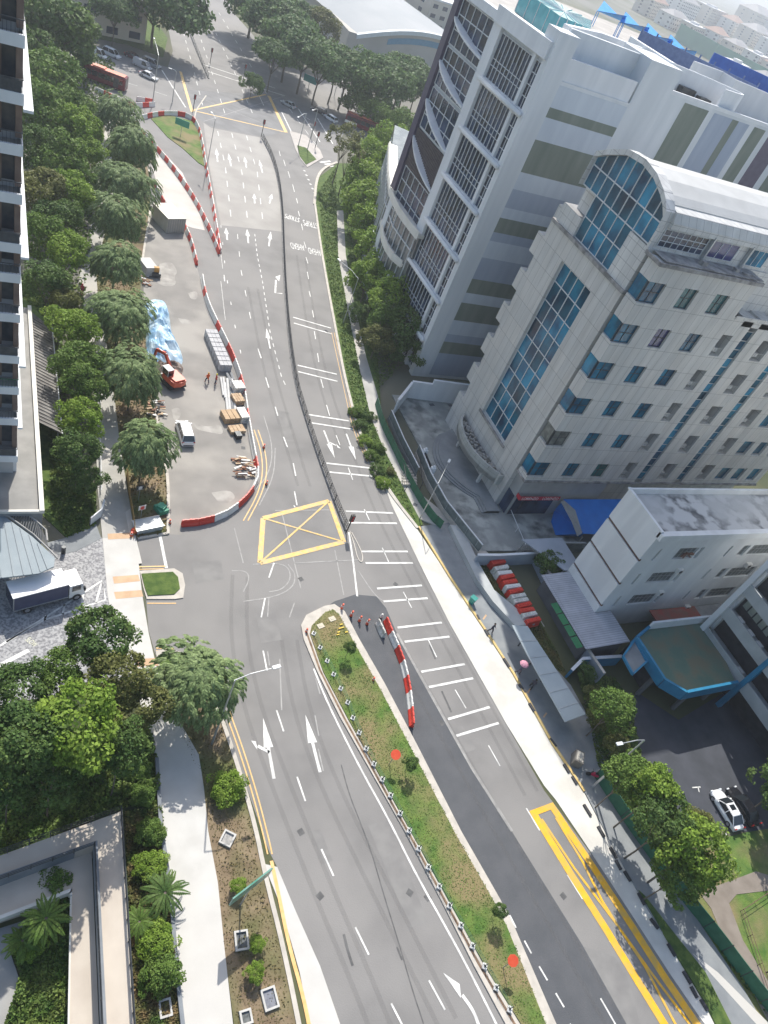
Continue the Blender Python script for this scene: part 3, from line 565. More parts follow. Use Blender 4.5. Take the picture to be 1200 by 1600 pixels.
cl=MB(); cl.box(63.9,64.3,67.0,67.4,.4,3.2); cl.box(64,64.4,75,75.4,.4,3.2); cl.build('canopy_column',CLADC,B)
# stepped plinth
stp=MB()
for i in range(3): stp.prism([(x-1.6-.45*(2-i)-(0.8*math.sin(math.pi*j/14)),y) for j,(x,y) in enumerate(oc)]+[(65.2,79.5),(65.2,61.2),(62.9-.4*(2-i),61.2)],.1,.35+.15*i)
stp.build('entrance_steps',GWALK,B)
# ---- A: tall white block with striped side ----
A=thing('striped_tower','tall white block with olive and blue striped side walls','office building',(63.7,94.1,0))
a=MB(); foot=[(64.3,94.9),(64.3,124.4),(84,158),(128,158),(128,94.9)]
a.prism(foot,0,50.4); a.box(63.7,67,94.1,94.9,0,53.6); a.box(67,83.5,94.15,94.9,0,48.4); a.box(79.2,85.2,94.1,101,42,54.2)
a.prism([(83.5,94.12),(90,94.12),(98,94.12),(128,94.12),(128,94.9),(83.5,94.9)],0,51.2)
a.box(67,79.2,96.8,97.4,48.4,54); a.box(63.75,67,94.9,97.4,50.4,53.6); a.build('wall',AWALL,A)
# horizontal painted bands
def bandY(x0,x1,z0,z1,m,y=94.12): q=MB(); q.box(x0,x1,y-.02,y+.2,z0,z1); q.build('painted_band',m,A)
for z0,z1,mm in ((46,48.2,None),(45.1,46,ALB),(45.1,42.4,AOL),(42.4,42.4,None)): pass
for z0,z1,mm in ((45.2,48.0,ALB),(43.9,45.2,AOL),(40.9,43.9,ALB),(36.3,40.9,AOL),(33.8,36.3,ALB),(31.0,33.8,ABL),(29.4,31.0,ALB),(27.1,29.4,AOL),(25.7,27.1,ABL),(22.9,25.7,ALB),(19.2,22.9,ABL),(16.7,19.2,AOL),(14.9,16.7,ALB),(11.6,14.9,AOL),(8.9,11.6,ALB),(7.4,8.9,ABL),(5.1,7.4,AOL),(.6,5.1,ABL)): bandY(67,79.2,z0,z1,mm)
for x0,x1,mm in ((83.6,85.3,AOL),(85.3,88.4,ALB),(88.4,93.4,AOL),(94.6,98.6,ABL),(98.6,100,AOL),(100,102.4,ABL),(103.6,106.2,AOL),(107.4,111,mat('maroon_band',(.12,.10,.14),(.15,.13,.17),1,4,.7)),(112.5,116,AOL),(118,123,ABL)): bandY(x0,x1,20,50.8 if x0>86 else 42,mm)
lv=[6.6,13.7,21.2,28.75,35.9,43.05]
# facade facing the road: bays
tops=lv+[49.9]; lo=[.3]+lv
for z0,z1 in zip(lo,tops):
    q=MB(); z0+=.5; z1-=.45
    paneX(q,64.1,98.1,107.9,z0,z1,9,3); paneX(q,64.1,95.5,97.2,z0,z1,2,4); w_=q.build('curtain_glazing',GLD,A)
    q=MB(); gridX(q,64.08,98.1,107.9,z0,z1,9,1,.11,.1)
    for zz_ in (z0+(z1-z0)*.3,z0+(z1-z0)*.36+.5): q.box(64.0,64.09,98.1,107.9,zz_-.04,zz_+.04)
    gridX(q,64.08,95.5,97.2,z0,z1,2,4,.1,.08); q.build('mullion_grid',MUL,w_)
q=MB(); q.box(63.72,64.3,97.3,98.0,0,50.4); q.box(63.72,64.3,94.9,95.4,0,50.4); q.box(63.7,64.3,108.1,110.5,0,50.4)
for z in lv: q.box(63.75,64.3,95.3,108.2,z-.45,z+.5)
q.build('facade_frame',WHT,A)
for z in lv:
    q=MB(); q.tube([(63.45,94.7,z+.1),(63.45,108.6,z+.1)],.36,10); q.build('tubular_beam',WHT,A,smooth=True)
# wavy section
for i,(z0,z1) in enumerate(((43.7,49.9),(37.7,43.3),(31,37.2),(17.6,24.2),(8.8,16.6))):
    q=MB(); paneX(q,64.1,111,122.2,z0,z1,5,3); w_=q.build('curtain_glazing',GLD,A); q=MB(); gridX(q,64.08,111,122.2,z0,z1,5,3,.13,.1)
    q.box(63.9,64.1,110.6,111,z0,z1); q.build('mullion_grid',MUL,w_)
q=MB(); q.box(64.0,64.3,110.8,122.4,24.4,30.6)
for i in range(22): q.box(63.85,64.02,110.9+i*.53,111.1+i*.53,24.4,30.6)
q.build('louvre_screen',mat('brown_louvres',(.085,.07,.075),(.12,.10,.10),2,4,.7),A)
for za,zb in ((45.0,47.1),(38.1,40.9),(31.3,35.0),(24.9,29.0)):
    q=MB(); secs=[]
    for i in range(11):
        t=i/10; y=110.6+12*t; z=za+(zb-za)*t; d=.25+1.0*math.sin(math.pi*t)**.8; secs.append([(64.2,y,z-.12),(63.9-d,y,z-.12),(63.9-d,y,z+.18),(64.2,y,z+.18)])
    q.loft(secs); q.build('sunshade_fin',WHT,A)
q=MB(); q.box(63.6,64.4,122.6,124.4,19.4,52.5); q.build('dark_column',mat('violet_cladding',(.05,.045,.09),(.07,.06,.11),1,3,.4),A)
# roof and parapet
q=MB(); q.prism([(63.3,94.6),(63.3,110.3),(64.2,110.3),(64.6,94.6)],50.1,52.2); q.build('roof_parapet',WHT,A)
q=MB(); q.prism([(63.4,110.3),(63.3,123),(63.6,124.6),(64.9,124.4),(64.9,123),(64.4,110.3)],50.2,51.4); q.prism([(67,94.3),(79,94.3),(79,94.7),(67,94.7)],48.4,51.2); q.box(85.2,128,94.1,94.5,51.2,51.7); q.box(67,79.2,94.1,96.8,48.35,48.5); q.build('parapet_coping',WHT,A)
q=MB(); q.sheet([(64.6,97.4),(64.6,124.4),(84,158),(128,158),(128,97.4)],50.5); q.box(85.3,128,95,101,50.42,50.55); q.build('roof_deck',mat('roof_deck',(.34,.32,.30),(.42,.40,.37),.4,6,.85),A)
q=MB(); q.prism([(67,99),(76,104),(86,104.5),(86,103.8),(76.5,103.2),(67.4,98.2)],50.5,54); q.box(85,86,97,108,50.5,54.4)
pts=[(86,101.5),(92,101),(97,99.5),(100.5,97.2),(99.5,95.6),(95,95)]; q.ribbon(smooth(pts),.35,50.5,53.9); pts=[(97,106),(104,106.5),(104,103),(112,101),(124,99.5)]; q.ribbon(pts,.35,50.5,54.6); q.build('roof_wall',WHT,A)
q=MB(); q.sheet([(100.5,104),(124,100.5),(124,96),(104,96.5)],50.62); q.build('timber_deck',lined('timber_deck',(.30,.24,.19),(.12,.10,.08),.25,6,.02,.8,'ground',(.26,.21,.17)),A)
for p,dx in (((93,100,51.8),1.4),((95.5,98.5,51.5),1.1)): q=MB(); q.box(p[0]-dx,p[0]+dx,p[1]-.6,p[1]+.6,50.6,p[2]); q.build('roof_unit',DSTEEL,A)
q=MB(); q.prism([(72,108),(77,107),(83,116),(80,124),(73,122)],50.6,53.6); q.build('blue_skylight',mat('aqua_glass',(.05,.30,.36),(.08,.38,.44),.8,3,.15,isl=.2),A)
q=MB(); gx=[(72,108),(77,107),(83,116),(80,124),(73,122)]
for i in range(5):
    a_=Vector(gx[i]);c_=Vector(gx[(i+1)%5]); 
    for t in (0,.25,.5,.75): p=a_.lerp(c_,t); q.bar((p.x,p.y,50.6),(p.x,p.y,53.7),.12); q.bar((p.x,p.y,53.66),(77,115,53.66),.08)
q.build('skylight_frame',MUL,A)
random.seed(5); q=MB()
for i in range(26):
    x=80+random.random()*14; y=106+random.random()*12; s_=.5+random.random()*1.2; q.box(x,x+s_,y,y+s_*.8,50.5,51+random.random()*1.6,i%3)
q.build('roof_plant',[STEEL,mat('plant_white',(.6,.6,.6),(.66,.66,.66),1,2,.6),DSTEEL],A)
for i in range(4):
    q=MB(); c=Vector((101,136,0)).lerp(Vector((109,124,0)),i/3.); s_=3.4
    p=[Vector((c.x-s_,c.y,53.4)),Vector((c.x,c.y-s_*1.2,54.6)),Vector((c.x+s_,c.y,53.3)),Vector((c.x,c.y+s_*1.2,54.8))]
    q.add(p,[(0,1,2),(0,2,3)]); q.add([v-Vector((0,0,.06)) for v in p],[(2,1,0),(3,2,0)]); 
    for v in p: q.bar((v.x,v.y,50.5),v,.1)
    q.build('shade_sail',mat('blue_sail',(.03,.32,.75),(.05,.38,.8),1,2,.6),A)
BSC=mat('blue_screen',(.03,.11,.42),(.04,.14,.48),1,2,.6)
q=MB(); q.ribbon([(112,119),(121,115),(126,108)],.3,50.5,55.5); q.build('blue_screen',BSC,A)
q=MB(); q.ribbon([(97,121),(105,112),(112,106)],.2,50.5,54.5)
for i in range(9): p=Vector((97,121)).lerp(Vector((112,106)),i/8); q.bar((p.x,p.y,50.5),(p.x,p.y,55),.2)
q.build('blue_netting_fence',mat('blue_netting',(.10,.15,.30),(.14,.2,.36),2,3,.8),A)
q=MB(); q.box(124,127.5,100,112,50.5,54.6); q.box(118,124,112,118,50.5,53); q.build('roof_house',mat('grey_cladding',(.16,.18,.24),(.2,.22,.28),1,3,.7),A)
# podium with broad white canopies
q=MB(); q.prism([(63.5,108),(63.3,117.5),(65.3,127.5),(73.6,149),(80,164),(90,158),(90,108)],0,18.1); q.build('podium_wall',mat('podium_glass',(.05,.07,.08),(.16,.18,.18),.4,5,.2,spec=.7),A)
for zc,pts in ((18.6,[(62.9,107.6),(62.6,112),(62.6,117.5),(64.4,127),(72.8,149)]),(12,[(63.4,110.2),(62.1,113.6),(63.2,121),(70.5,140.5),(76.2,155.5)])):
    q=MB(); q.ribbon(smooth([(x+.9,y) for x,y in pts],1),2.0,zc-.5,zc+.1); q.ribbon(smooth(pts,1),.2,zc-.8,zc+.55); q.build('podium_canopy',mat('cream_canopy',(.60,.59,.54),(.68,.67,.62),.6,5,.6),A)
q=MB()
for i in range(22):
    t=i/21; y=109+t*46; x=63.3 if y<117.5 else (63.3+(y-117.5)*.2 if y<127.5 else 65.3+(y-127.5)*.386)
    q.bar((x-.05,y,0),(x-.05,y,18.1),.16)
for z in (4,8,15): q.ribbon([(63.4,109),(63.2,117.5),(65.2,127.5),(73.6,149)],.15,z,z+.2)
q.build('podium_mullion',MUL,A)
# boundary wall between A and the forecourt
bw=thing('boundary_wall','stepped white wall at the back of the stained forecourt','wall',g(612,600)); q=MB()
pA=[g(597,600),g(632,602),g(665,610),g(740,622)]
base=[g(600,640),g(645,628),g(672,625),g(730,640)]
q.ribbon(gp([(612,650),(634,622)]),.3,0,3.2); q.ribbon(gp([(634,622),(664,626)]),.3,0,3.4); q.ribbon(gp([(664,626),(745,636)]),.3,0,4.2); q.build('wall',WHT,bw)
q=MB(); q.ribbon(gp([(612,650),(634,622)]),.42,3.2,3.3); q.ribbon(gp([(634,622),(664,626)]),.42,3.4,3.5); q.ribbon(gp([(664,626),(745,636)]),.42,4.2,4.3); q.build('coping',WHT,bw)
# ---- C: white three storey block with stained roof ----
C_=thing('white_block','white three storey block with a black stained flat roof','building',(68,40.5,0))
CW=mat('white_paint',(.64,.665,.68),(.71,.73,.735),.7,8,.7,c3=(.60,.62,.63),sc3=.4,streak=.15)
c=MB(); X0=68.0;Y0=40.5;Y1=47.6
wn=[]
for z in (13.45,8.85,4.4): wn+=[(73.6,77.0,z,z+2.05),(77.3,78.0,z,z+2.05),(85.3,86.6,z,z+2.05),(87.2,92.4,z,z+2.05),(70.2,70.6,z+.2,z+2.2),(82.8,83.2,z+.6,z+1.8),(94,97.5,z,z+2)]
c.box(X0+.4,110,Y0+.35,Y1,0,17.6)
zs=[0,4.4,6.45,8.85,10.9,13.45,15.5,17.6]
for i in range(len(zs)-1):
    z0,z1=zs[i],zs[i+1]
    if i%2==0: c.box(X0+.4,110,Y0,Y0+.35,z0,z1)
    else:
        x=X0+.4
        for a_,b_ in ((70.2,70.6),(72.6 if i!=5 else 73.6,77.0),(77.4,78.0),(82.8,83.2),(85.3,86.6),(87.2,92.4),(94,97.5),(99,102),(104,108)): c.box(x,a_,Y0,Y0+.35,z0,z1); x=b_
        c.box(x,110,Y0,Y0+.35,z0,z1)
c.build('wall',CW,C_)
q=MB()
for z0,z1 in ((0,4.6),(5.0,9.0),(9.4,13.4),(13.8,18.4)): q.box(X0,X0+.42,Y0-.02,Y1+.02,z0,z1)
q.build('side_panel',CW,C_)
for z in (4.6,9.0,13.4): q=MB(); q.box(X0+.2,X0+.45,Y0,Y1,z,z+.4); q.build('rust_groove',mat('rust_brown',(.09,.05,.04),(.15,.09,.07),2,5,.9),C_)
LVG=mat('louvre_glass',(.10,.115,.12),(.16,.175,.17),2,3,.3,isl=.25)
for a_,b_ in ((70.2,70.6),(72.6,77.0),(77.4,78.0),(82.8,83.2),(85.3,86.6),(87.2,92.4),(94,97.5),(99,102),(104,108)):
    for z in (4.4,8.85,13.45):
        q=MB(); q.box(a_,b_,Y0+.28,Y0+.34,z,z+2.05); w_=q.build('window',LVG,C_)
        if b_-a_>1: q=MB(); gridY(q,Y0+.27,a_,b_,z,z+2.05,max(2,int((b_-a_)/.7)),2,.05,.03); q.build('window_grille',STEEL,w_)
q=MB(); q.box(X0,110,Y0-.5,Y0-.02,17.5,18.4); q.box(X0,110,Y0-.02,Y0+.25,17.6,18.4); q.box(X0,X0+.4,Y0,Y1+.3,18.4,18.6); q.box(X0+.4,110,Y1,Y1+.3,17.0,18.5)
q.build('parapet',CW,C_)
q=MB(); q.sheet([(X0+.4,Y0+.25),(110,Y0+.25),(110,Y1),(X0+.4,Y1)],17.68)
q.build('flat_roof',mat('stained_roof',(.50,.51,.51),(.10,.105,.11),.5,12,.9,contrast=(.46,.60),c3=(.42,.43,.43),sc3=.25),C_)
for x,z in ((76.2,11.7),(76.4,7.2),(89,12),(84.6,3.2),(93.5,7.4)):
    q=MB(); q.box(x,x+.9,Y0-.5,Y0-.02,z-.7,z); q.tube([(x+.45,Y0-.52,z-.35),(x+.45,Y0-.5,z-.35)],.28,10,1); q.build('air_conditioner',[mat('ac_white',(.6,.6,.58),None),DSTEEL],C_)
q=MB(); q.sheet([(73.2,Y0-.04),(74,Y0-.04),(74,Y0-.05)],14); 
random.seed(2)
for i in range(26): 
    t=random.random()*6.28; q.bar((75.3,Y0-.15,14.6),(75.3+math.cos(t)*(.6+random.random()*.7),Y0-.15-random.random()*.3,14.5+math.sin(t)*.6),.16,.03)
q.build('rust_stain',mat('dead_vine',(.22,.12,.09),(.30,.17,.12),2,4,.9),C_)
q=MB(); q.box(78,93,38.8,40.2,.8,1.0); q.box(78,93,38.6,38.8,.1,1.0)
cr_=thing('red_awning','red and grey corrugated awning below the white block windows','awning',(78,38.8,0)); q=MB(); q.box(77.9,86.5,38.1,40.3,2.8,2.95,0); q.box(86.5,92,38.1,40.3,2.8,2.93,1); q.build('roof_sheet',[mat('red_sheet',(.34,.07,.05),(.22,.10,.08),.8,5,.6),mat('grey_sheet',(.22,.23,.24),(.3,.31,.32),.8,5,.6)],cr_); q=MB()
for x in (78.1,82,86,91.7): q.bar((x,38.2,0),(x,38.2,2.8),.1)
q.build('post',DSTEEL,cr_)
# shed beside C
SHR=lined('corrugated_sheet',(.47,.48,.52),(.30,.31,.35),9,.32,.05,.5,'ground',(.44,.45,.50),off=0)
sd_=thing('lean_to_shed','long lean-to shed with pale corrugated roof against the white block','shed',(64,36,0))
q=MB(); q.add([(63.5,47.3,2.95),(68.0,47.3,3.35),(68.0,40.4,3.35),(70.6,40.4,3.5),(70.6,35.6,3.5),(63.7,35.6,2.95)],[(0,1,2,5),(2,3,4,5)]); q.add([(63.5,47.3,2.87),(68.0,47.3,3.27),(68.0,40.4,3.27),(70.6,40.4,3.42),(70.6,35.6,3.42),(63.7,35.6,2.87)],[(5,2,1,0),(5,4,3,2)]); q.build('roof',SHR,sd_)
q=MB(); q.box(64.2,67.9,36,47,0,2.9); q.box(67.9,70.3,36,40.2,0,2.9); q.build('wall',DARKC,sd_)
q=MB()
for i in range(4): q.add([(62.7,42.9-i*1.75,2.6),(63.6,42.9-i*1.75,2.8),(63.6,41.3-i*1.75,2.8),(62.7,41.3-i*1.75,2.6)],[(0,1,2,3)])
q.build('green_awning',mat('green_canvas',(.02,.16,.06),(.03,.2,.08),2,3,.7),sd_)
a3=thing('flat_canopy','plain grey sheet canopy behind the stained white block end','canopy',(68,50,0)); q=MB(); q.prism([(63.4,53.3),(70.5,53.4),(70.5,47.6),(67.5,47.6)],3.1,3.25); q.build('roof_sheet',mat('grey_canopy',(.33,.36,.41),(.38,.41,.46),.5,4,.6),a3); q=MB()
for x,y in ((63.8,53),(67.8,48),(70,53)): q.bar((x,y,0),(x,y,3.1),.12)
q.build('post',STEEL,a3)
# blue tarpaulin marquee beside B
tp=thing('blue_marquee','bright blue tarpaulin marquee with a grey strip behind the white block','marquee',(75,57,0)); q=MB()
q.add([g(880,780,3.9),g(1012,780,3.9),g(1002,838,2.6),g(912,834,2.6)],[(3,2,1,0)]); q.add([g(878,784,3.9),g(912,834,2.6),g(907,839,.3),g(868,836,.3),g(861,815,.3),g(866,797,.8)],[(0,5,4,3,2,1)]); q.build('tarpaulin',mat('blue_tarpaulin',(.006,.17,.60),(.01,.21,.68),.6,4,.45,bump=.3,bsc=1),tp)
q=MB(); q.add([g(876,784,3.9),g(882,782,4.0),g(899,797,4.05),g(910,833,2.7),g(902,838,2.6),g(893,815,3.2)],[(0,5,4,3,2,1)]); q.build('grey_strip',mat('grey_tarpaulin',(.30,.30,.29),(.36,.36,.35),1,3,.7),tp)
q=MB()
for p in ((930,782),(1000,780),(915,833)): v=g(*p,3.4); q.bar((v.x,v.y,0),(v.x,v.y,2.6),.1)
q.build('post',STEEL,tp)
# compound wall between plot and forecourt / shed
def wallrun(name,label,pts,h,t,m,cop=None,zc=.1,cw=.1,base=0):
    r=thing(name,label,'wall',pts[0]); q=MB()
    for a_,b_ in zip(pts,pts[1:]): q.ribbon([a_,b_],t,base,h)
    q.build('wall',m,r)
    if cop:
        q=MB()
        for a_,b_ in zip(pts,pts[1:]): q.ribbon([a_,b_],t+cw,h,h+zc)
        q.build('coping',cop,r)
    return r
BWL=mat('blue_grey_render',(.27,.31,.37),(.33,.37,.42),.4,7,.8)
wallrun('plot_wall','blue grey wall along the far end of the barrier storage plot',gp([(736,884),(770,884),(835,880)]),2.2,.25,BWL,WHT)
wallrun('garden_wall','long blue grey wall beside the stacked barriers and weedy plot',gp([(832,880),(858,935),(905,1030),(930,1068)]),2.2,.3,BWL,KERB)
q=wallrun('blue_wall','low deep blue wall joining the porch block',gp([(882,1060),(900,1042),(960,1038)]),1.8,.3,mat('deep_blue_paint',(.015,.14,.28),(.02,.18,.33),1,4,.6),WHT)
wallrun('yard_gate_wall','short stained wall with a steel gate by the overgrown yard',gp([(832,880),(835,862),(905,862)]),1.9,.2,mat('mossy_wall',(.16,.18,.17),(.3,.32,.3),.8,8,.9),STEEL)
# ---- D: blue trimmed building with terrace ----
D=thing('blue_trim_building','dark building with blue trim and a green terrace over the car porch','building',(82.2,35.4,0))
BLU=mat('blue_trim',(.012,.17,.32),(.018,.21,.37),1,4,.5)
q=MB(); q.box(84.5,112,8,35.2,0,55); q.build('wall',DVOID,D)  # upper height is out of view, added to shade the car park
q=MB()
for i,z in enumerate((4.6,9.0,13.4,17.8,22.2,26.6)): q.box(82.2,84.6,6,35.4,z-.5,z+.15); q.box(82.2,82.4,6,35.4,z+.15,z+1.2)
q.build('gallery_slab',mat('gallery_concrete',(.34,.37,.38),(.42,.45,.46),.5,6,.8),D)
q=MB(); q.box(82.0,82.5,35.0,35.7,0,55); q.build('corner_column',WHT,D)
q=MB(); q.box(82.0,82.6,26.6,27.2,0,32); q.build('blue_column',BLU,D)
q=MB(); q.box(84,112,35.2,35.6,0,55); q.build('end_wall',CW,D)
for (y,z) in ((33,9.9),(31,9.9),(29.3,9.9),(28.5,5.4),(24,9.9),(21,9.9),(19,14)):
    q=MB(); q.box(82.45,83.1,y-.5,y+.5,z-.6,z+.25); q.build('air_conditioner',mat('ac_white',(.6,.6,.58),None),D)
q=MB()
for i in range(5): q=MB(); paneX(q,84.45,30+i,30.8+i,10.4,12.4,1,1); q.build('window',mat('pale_louvre',(.22,.26,.24),(.3,.34,.3),1,3,.4,isl=.3),D)  # paler louvre panes, tone varies from pane to pane
ter=[g(*p,5) for p in ((1018,990),(1104,982),(1150,1064),(1080,1074),(1062,1055),(1035,1050))]
te=[(72.4,36.6),(82.1,36.6),(82.1,27.0),(74.6,26.0),(70.6,29.0),(68.2,33.4)]
te=[tuple(g(*p,5).to_2d()) for p in ((1012,982),(1106,971),(1150,1068),(1070,1084),(1036,1064),(993,998))]
q=MB(); q.prism(te,4.4,5.0); q.build('terrace_floor',mat('green_roof_coat',(.085,.15,.115),(.115,.18,.135),.35,7,.8,c3=(.15,.15,.10),sc3=.35),D)
q=MB()
ti=[Vector(p) for p in te]; cen=sum(ti,Vector((0,0)))/6
for i in (2,3,4,5):
    a_,b_=ti[i],ti[(i+1)%6] if i<5 else ti[0]
    q.ribbon([a_,b_],.35,3.9,5.5)
q.build('terrace_fascia',BLU,D)
q=MB(); q.ribbon([ti[0],ti[1]],.3,4.4,6.3); q.build('terrace_wall',WHT,D)
q=MB()
for p in ((70.5,30.2),(74.6,27.6),(80.5,28.2),(72.5,35.2)): q.tube([(p[0],p[1],0),(p[0],p[1],4.4)],.3,10)
q.build('porch_column',DARKC,D)
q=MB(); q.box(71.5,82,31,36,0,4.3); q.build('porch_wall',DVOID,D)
q=MB(); fr_=[tuple(g(*p,5).to_2d()) for p in ((993,998),(975,1024),(990,1052),(1012,1032))]; 
for i in range(4): q.ribbon([fr_[i],fr_[(i+1)%4]],.22,4.6,4.95)
q.build('side_frame',BLU,D); q=MB(); q.sheet(fr_,4.7); q.build('side_panel',GWALK,D)
# no block stands here; D's added unseen height casts the long shadow
# ---- left tower ----
T=thing('apartment_tower','white apartment tower with deep balconies at the left picture edge','apartment building',(-12,61.2,0))
tx=2.0; ty=61.2
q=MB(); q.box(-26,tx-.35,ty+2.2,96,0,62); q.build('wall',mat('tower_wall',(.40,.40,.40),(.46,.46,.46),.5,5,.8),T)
fl=[46.5-3.55*0]; zf=[]
zz_=[46.5,42.8,39.2,35.5,31.4,28.7,24.9,20.6,17.1,13.4,8.6]
for i,z in enumerate([57.5,53.9,50.2]+zz_):
    q=MB(); q.box(-26,tx,ty-.1,ty+.12,z-.25,z+.55); q.box(tx-.12,tx,ty+.12,95.5,z-.25,z+.55); q.build('balcony_slab',WHT,T); q=MB(); q.box(-26,tx-.12,ty+.12,ty+2.4,z-.24,z+.02); q.build('balcony_floor',CONC,T)
    q=MB(); q.box(-26,tx-.15,ty-.02,ty+.03,z+.55,z+1.35) if i%3==1 else None
    for k in range(60):
        x=tx-.1-k*.25; q.box(x-.012,x+.012,ty-.02,ty+.02,z+.55,z+1.4)
    q.box(-26,tx-.05,ty-.03,ty+.03,z+1.38,z+1.45); q.box(tx-.08,tx-.03,ty,ty+2,z+1.38,z+1.45); q.build('balcony_railing',mat('green_mesh',(.02,.10,.05),(.03,.14,.07),2,3,.7) if z==17.1 else mat('dark_matte',(.06,.065,.07),(.09,.095,.1),2,2,.8),T)
    q=MB(); q.box(-26,tx-.4,ty+2.1,ty+2.18,z+.6,z+2.9); q.build('balcony_glazing',mat('tower_glass',(.05,.06,.075),(.11,.12,.13),.9,3,.2),T)
    q=MB(); q.box(tx-.5,tx-.06,ty+1.2,ty+2.2,z+.55,z+3.1); q.box(.2,.6,ty+1.6,ty+2.1,z+.55,z+3.1); q.build('balcony_pier',mat('brown_pier',(.16,.11,.09),(.22,.16,.13),1,3,.8),T)
for z,xo in ((53.9,2.6),(42.6,2.62),(31.2,2.55),(20.5,2.5),(13.3,2.35)):
    q=MB(); q.box(tx-.05,xo,ty-.4,82,z-.35,z-.15); q.build('side_ledge',WHT,T)
q=MB(); q.box(tx-.34,tx-.02,ty+2.4,95.5,0,62); q.build('side_wall',WHT,T)
# podium at the foot of the tower
P_=thing('podium_block','low grey podium roof with a white parapet at the tower foot','building',(3,70,0))
q=MB(); q.box(-20,4.25,57.6,95,0,4.7); q.build('wall',GWALK,P_)
q=MB(); q.sheet([(-20,57.9),(3.9,57.9),(3.9,95),(-20,95)],4.75); q.build('roof',mat('podium_roof',(.24,.235,.22),(.32,.31,.29),.5,7,.9),P_)
q=MB(); q.box(3.95,4.4,57.5,95,4.7,5.15); q.box(-20,3.95,57.5,57.8,4.7,5.0); q.build('parapet',mat('cream_parapet',(.60,.58,.52),(.68,.66,.60),.6,4,.7),P_)
L_=thing('louvred_canopy','ribbed grey canopy with white rim beside the podium','canopy',(5.5,80,0))
q=MB(); q.add([(4.45,72.6,4.2),(6.95,71.6,3.2),(6.9,93,3.2),(4.45,95,4.2)],[(0,1,2,3)]); q.add([(4.45,72.6,4.1),(6.95,71.6,3.1),(6.9,93,3.1),(4.45,95,4.1)],[(3,2,1,0)]); q.build('roof_sheet',mat('weathered_sheet',(.11,.105,.10),(.27,.255,.235),.7,6,.8),L_)
q=MB()
for i in range(34): y=72.4+i*.64; q.bar((4.5,y,4.25),(6.9,y-.6,3.26),.14,.07)
q.build('rib',mat('rib_grey',(.2,.19,.18),(.26,.25,.24),2,3,.8),L_)
q=MB(); q.ribbon([(6.95,71.6),(6.9,93)],.12,3.1,3.35); q.build('gutter',WHT,L_)
q=MB()
for y in (73,80,87,92): q.bar((6.6,y,0),(6.6,y,3.1),.14)
q.build('post',STEEL,L_)
# standing seam canopy over the drive
K=thing('seam_roof_canopy','blue grey standing seam canopy roof above the parked lorry','canopy',(1,53,0))
zc=4.2; kp=[(-60,770),(2,803),(50,838),(76,862),(86,872),(84,885),(60,896),(0,903),(-60,905)]
q=MB(); q.prism(gp(kp,zc),zc-.15,zc); q.build('roof_sheet',mat('seam_roof',(.22,.27,.30),(.27,.32,.345),.4,4,.65),K)
q=MB()
for (x0,y0,x1,y1) in ((-10,797,2,902),(5,806,21,900),(18,815,37,898),(31,825,51,896),(45,835,63,893),(58,848,74,889)): q.bar(g(x0,y0,zc+.03),g(x1,y1,zc+.03),.05,.08)
q.build('seam',mat('seam_dark',(.2,.24,.27),(.24,.28,.31),2,2,.6),K)
q=MB(); e1=[(-60,766),(2,799),(52,835),(80,862),(90,873)]; q.tube([tuple(v+Vector((0,0,.05))) for v in gp(e1,zc)],.1,6); q.tube([tuple(v) for v in gp([(-50,748),(10,780),(58,815),(72,828),(74,845)],zc)],.1,6); q.build('gutter',CONC,K)
q=MB(); A_=resample(gp([(-20,788),(2,800),(52,836),(76,858)],zc),.3); B_=resample(gp([(-12,768),(10,782),(58,817),(73,842)],zc),.3)
for i in range(len(A_)):
    b_=B_[min(len(B_)-1,int(i*len(B_)/len(A_)))]; q.bar((A_[i].x,A_[i].y,zc),(b_.x,b_.y,zc),.1,.1)
q.build('slat_edge',mat('dark_matte',(.06,.065,.07),(.09,.095,.1),2,2,.8),K)
q=MB()
for p in ((10,890),(60,880),(5,815)): v=g(*p,zc-.1); q.bar((v.x,v.y,0),(v.x,v.y,zc-.1),.25)
q.build('post',STEEL,K)
# ---- L-shaped walkway bottom left ----
BEI=mat('beige_floor',(.48,.42,.35),(.56,.50,.42),.35,6,.8); GRF=mat('grey_floor',(.28,.28,.265),(.34,.335,.32),.5,6,.85)
Wk=thing('ramp_walkway','beige L-shaped walkway ramp with dark railings around a planted court','walkway',g(190,1265,1.6))
z1=2.6; z2=1.4
co=g(188,1268,z1); 
def lev(pts,z,m,nm,t=.3,par=Wk): q=MB(); q.prism(gp(pts,z),z-t,z); return q.build(nm,m,par)
lev([(-60,1359),(188,1268),(212,1660),(166,1660),(150,1320),(-60,1392)],z1,BEI,'upper_ramp',2.6)
lev([(-60,1404),(143,1326),(157,1660),(108,1660),(112,1395),(-60,1452)],z2,BEI,'lower_ramp',1.4)
q=MB(); q.ribbon(gp([(-60,1394),(149,1318),(165,1660)],z1),.32,z1-1.2,z1+.35); q.build('dividing_wall',mat('slate_wall',(.16,.18,.20),(.22,.24,.26),.6,5,.7),Wk)
q=MB(); q.ribbon(gp([(-60,1458),(112,1392),(110,1400)],z2),.25,z2-.4,z2+.25); q.ribbon(gp([(111,1395),(106,1660)],z2),.12,z2-.4,z2+.1); q.build('kerb_edge',mat('cream_parapet',(0,0,0)),Wk)
def railing(pts,z,h,par,nm='railing',m=DSTEEL,n=3,sp=1.5,rt=.04):
    q=MB(); P=[Vector((p[0],p[1],z)) for p in pts]
    for k in range(n): zz=z+h*(k+1)/n; q.tube([Vector((p.x,p.y,zz)) for p in P],rt,5)
    for p in resample(P,sp): q.bar((p.x,p.y,z),(p.x,p.y,z+h),rt*1.8)
    return q.build(nm,m,par)
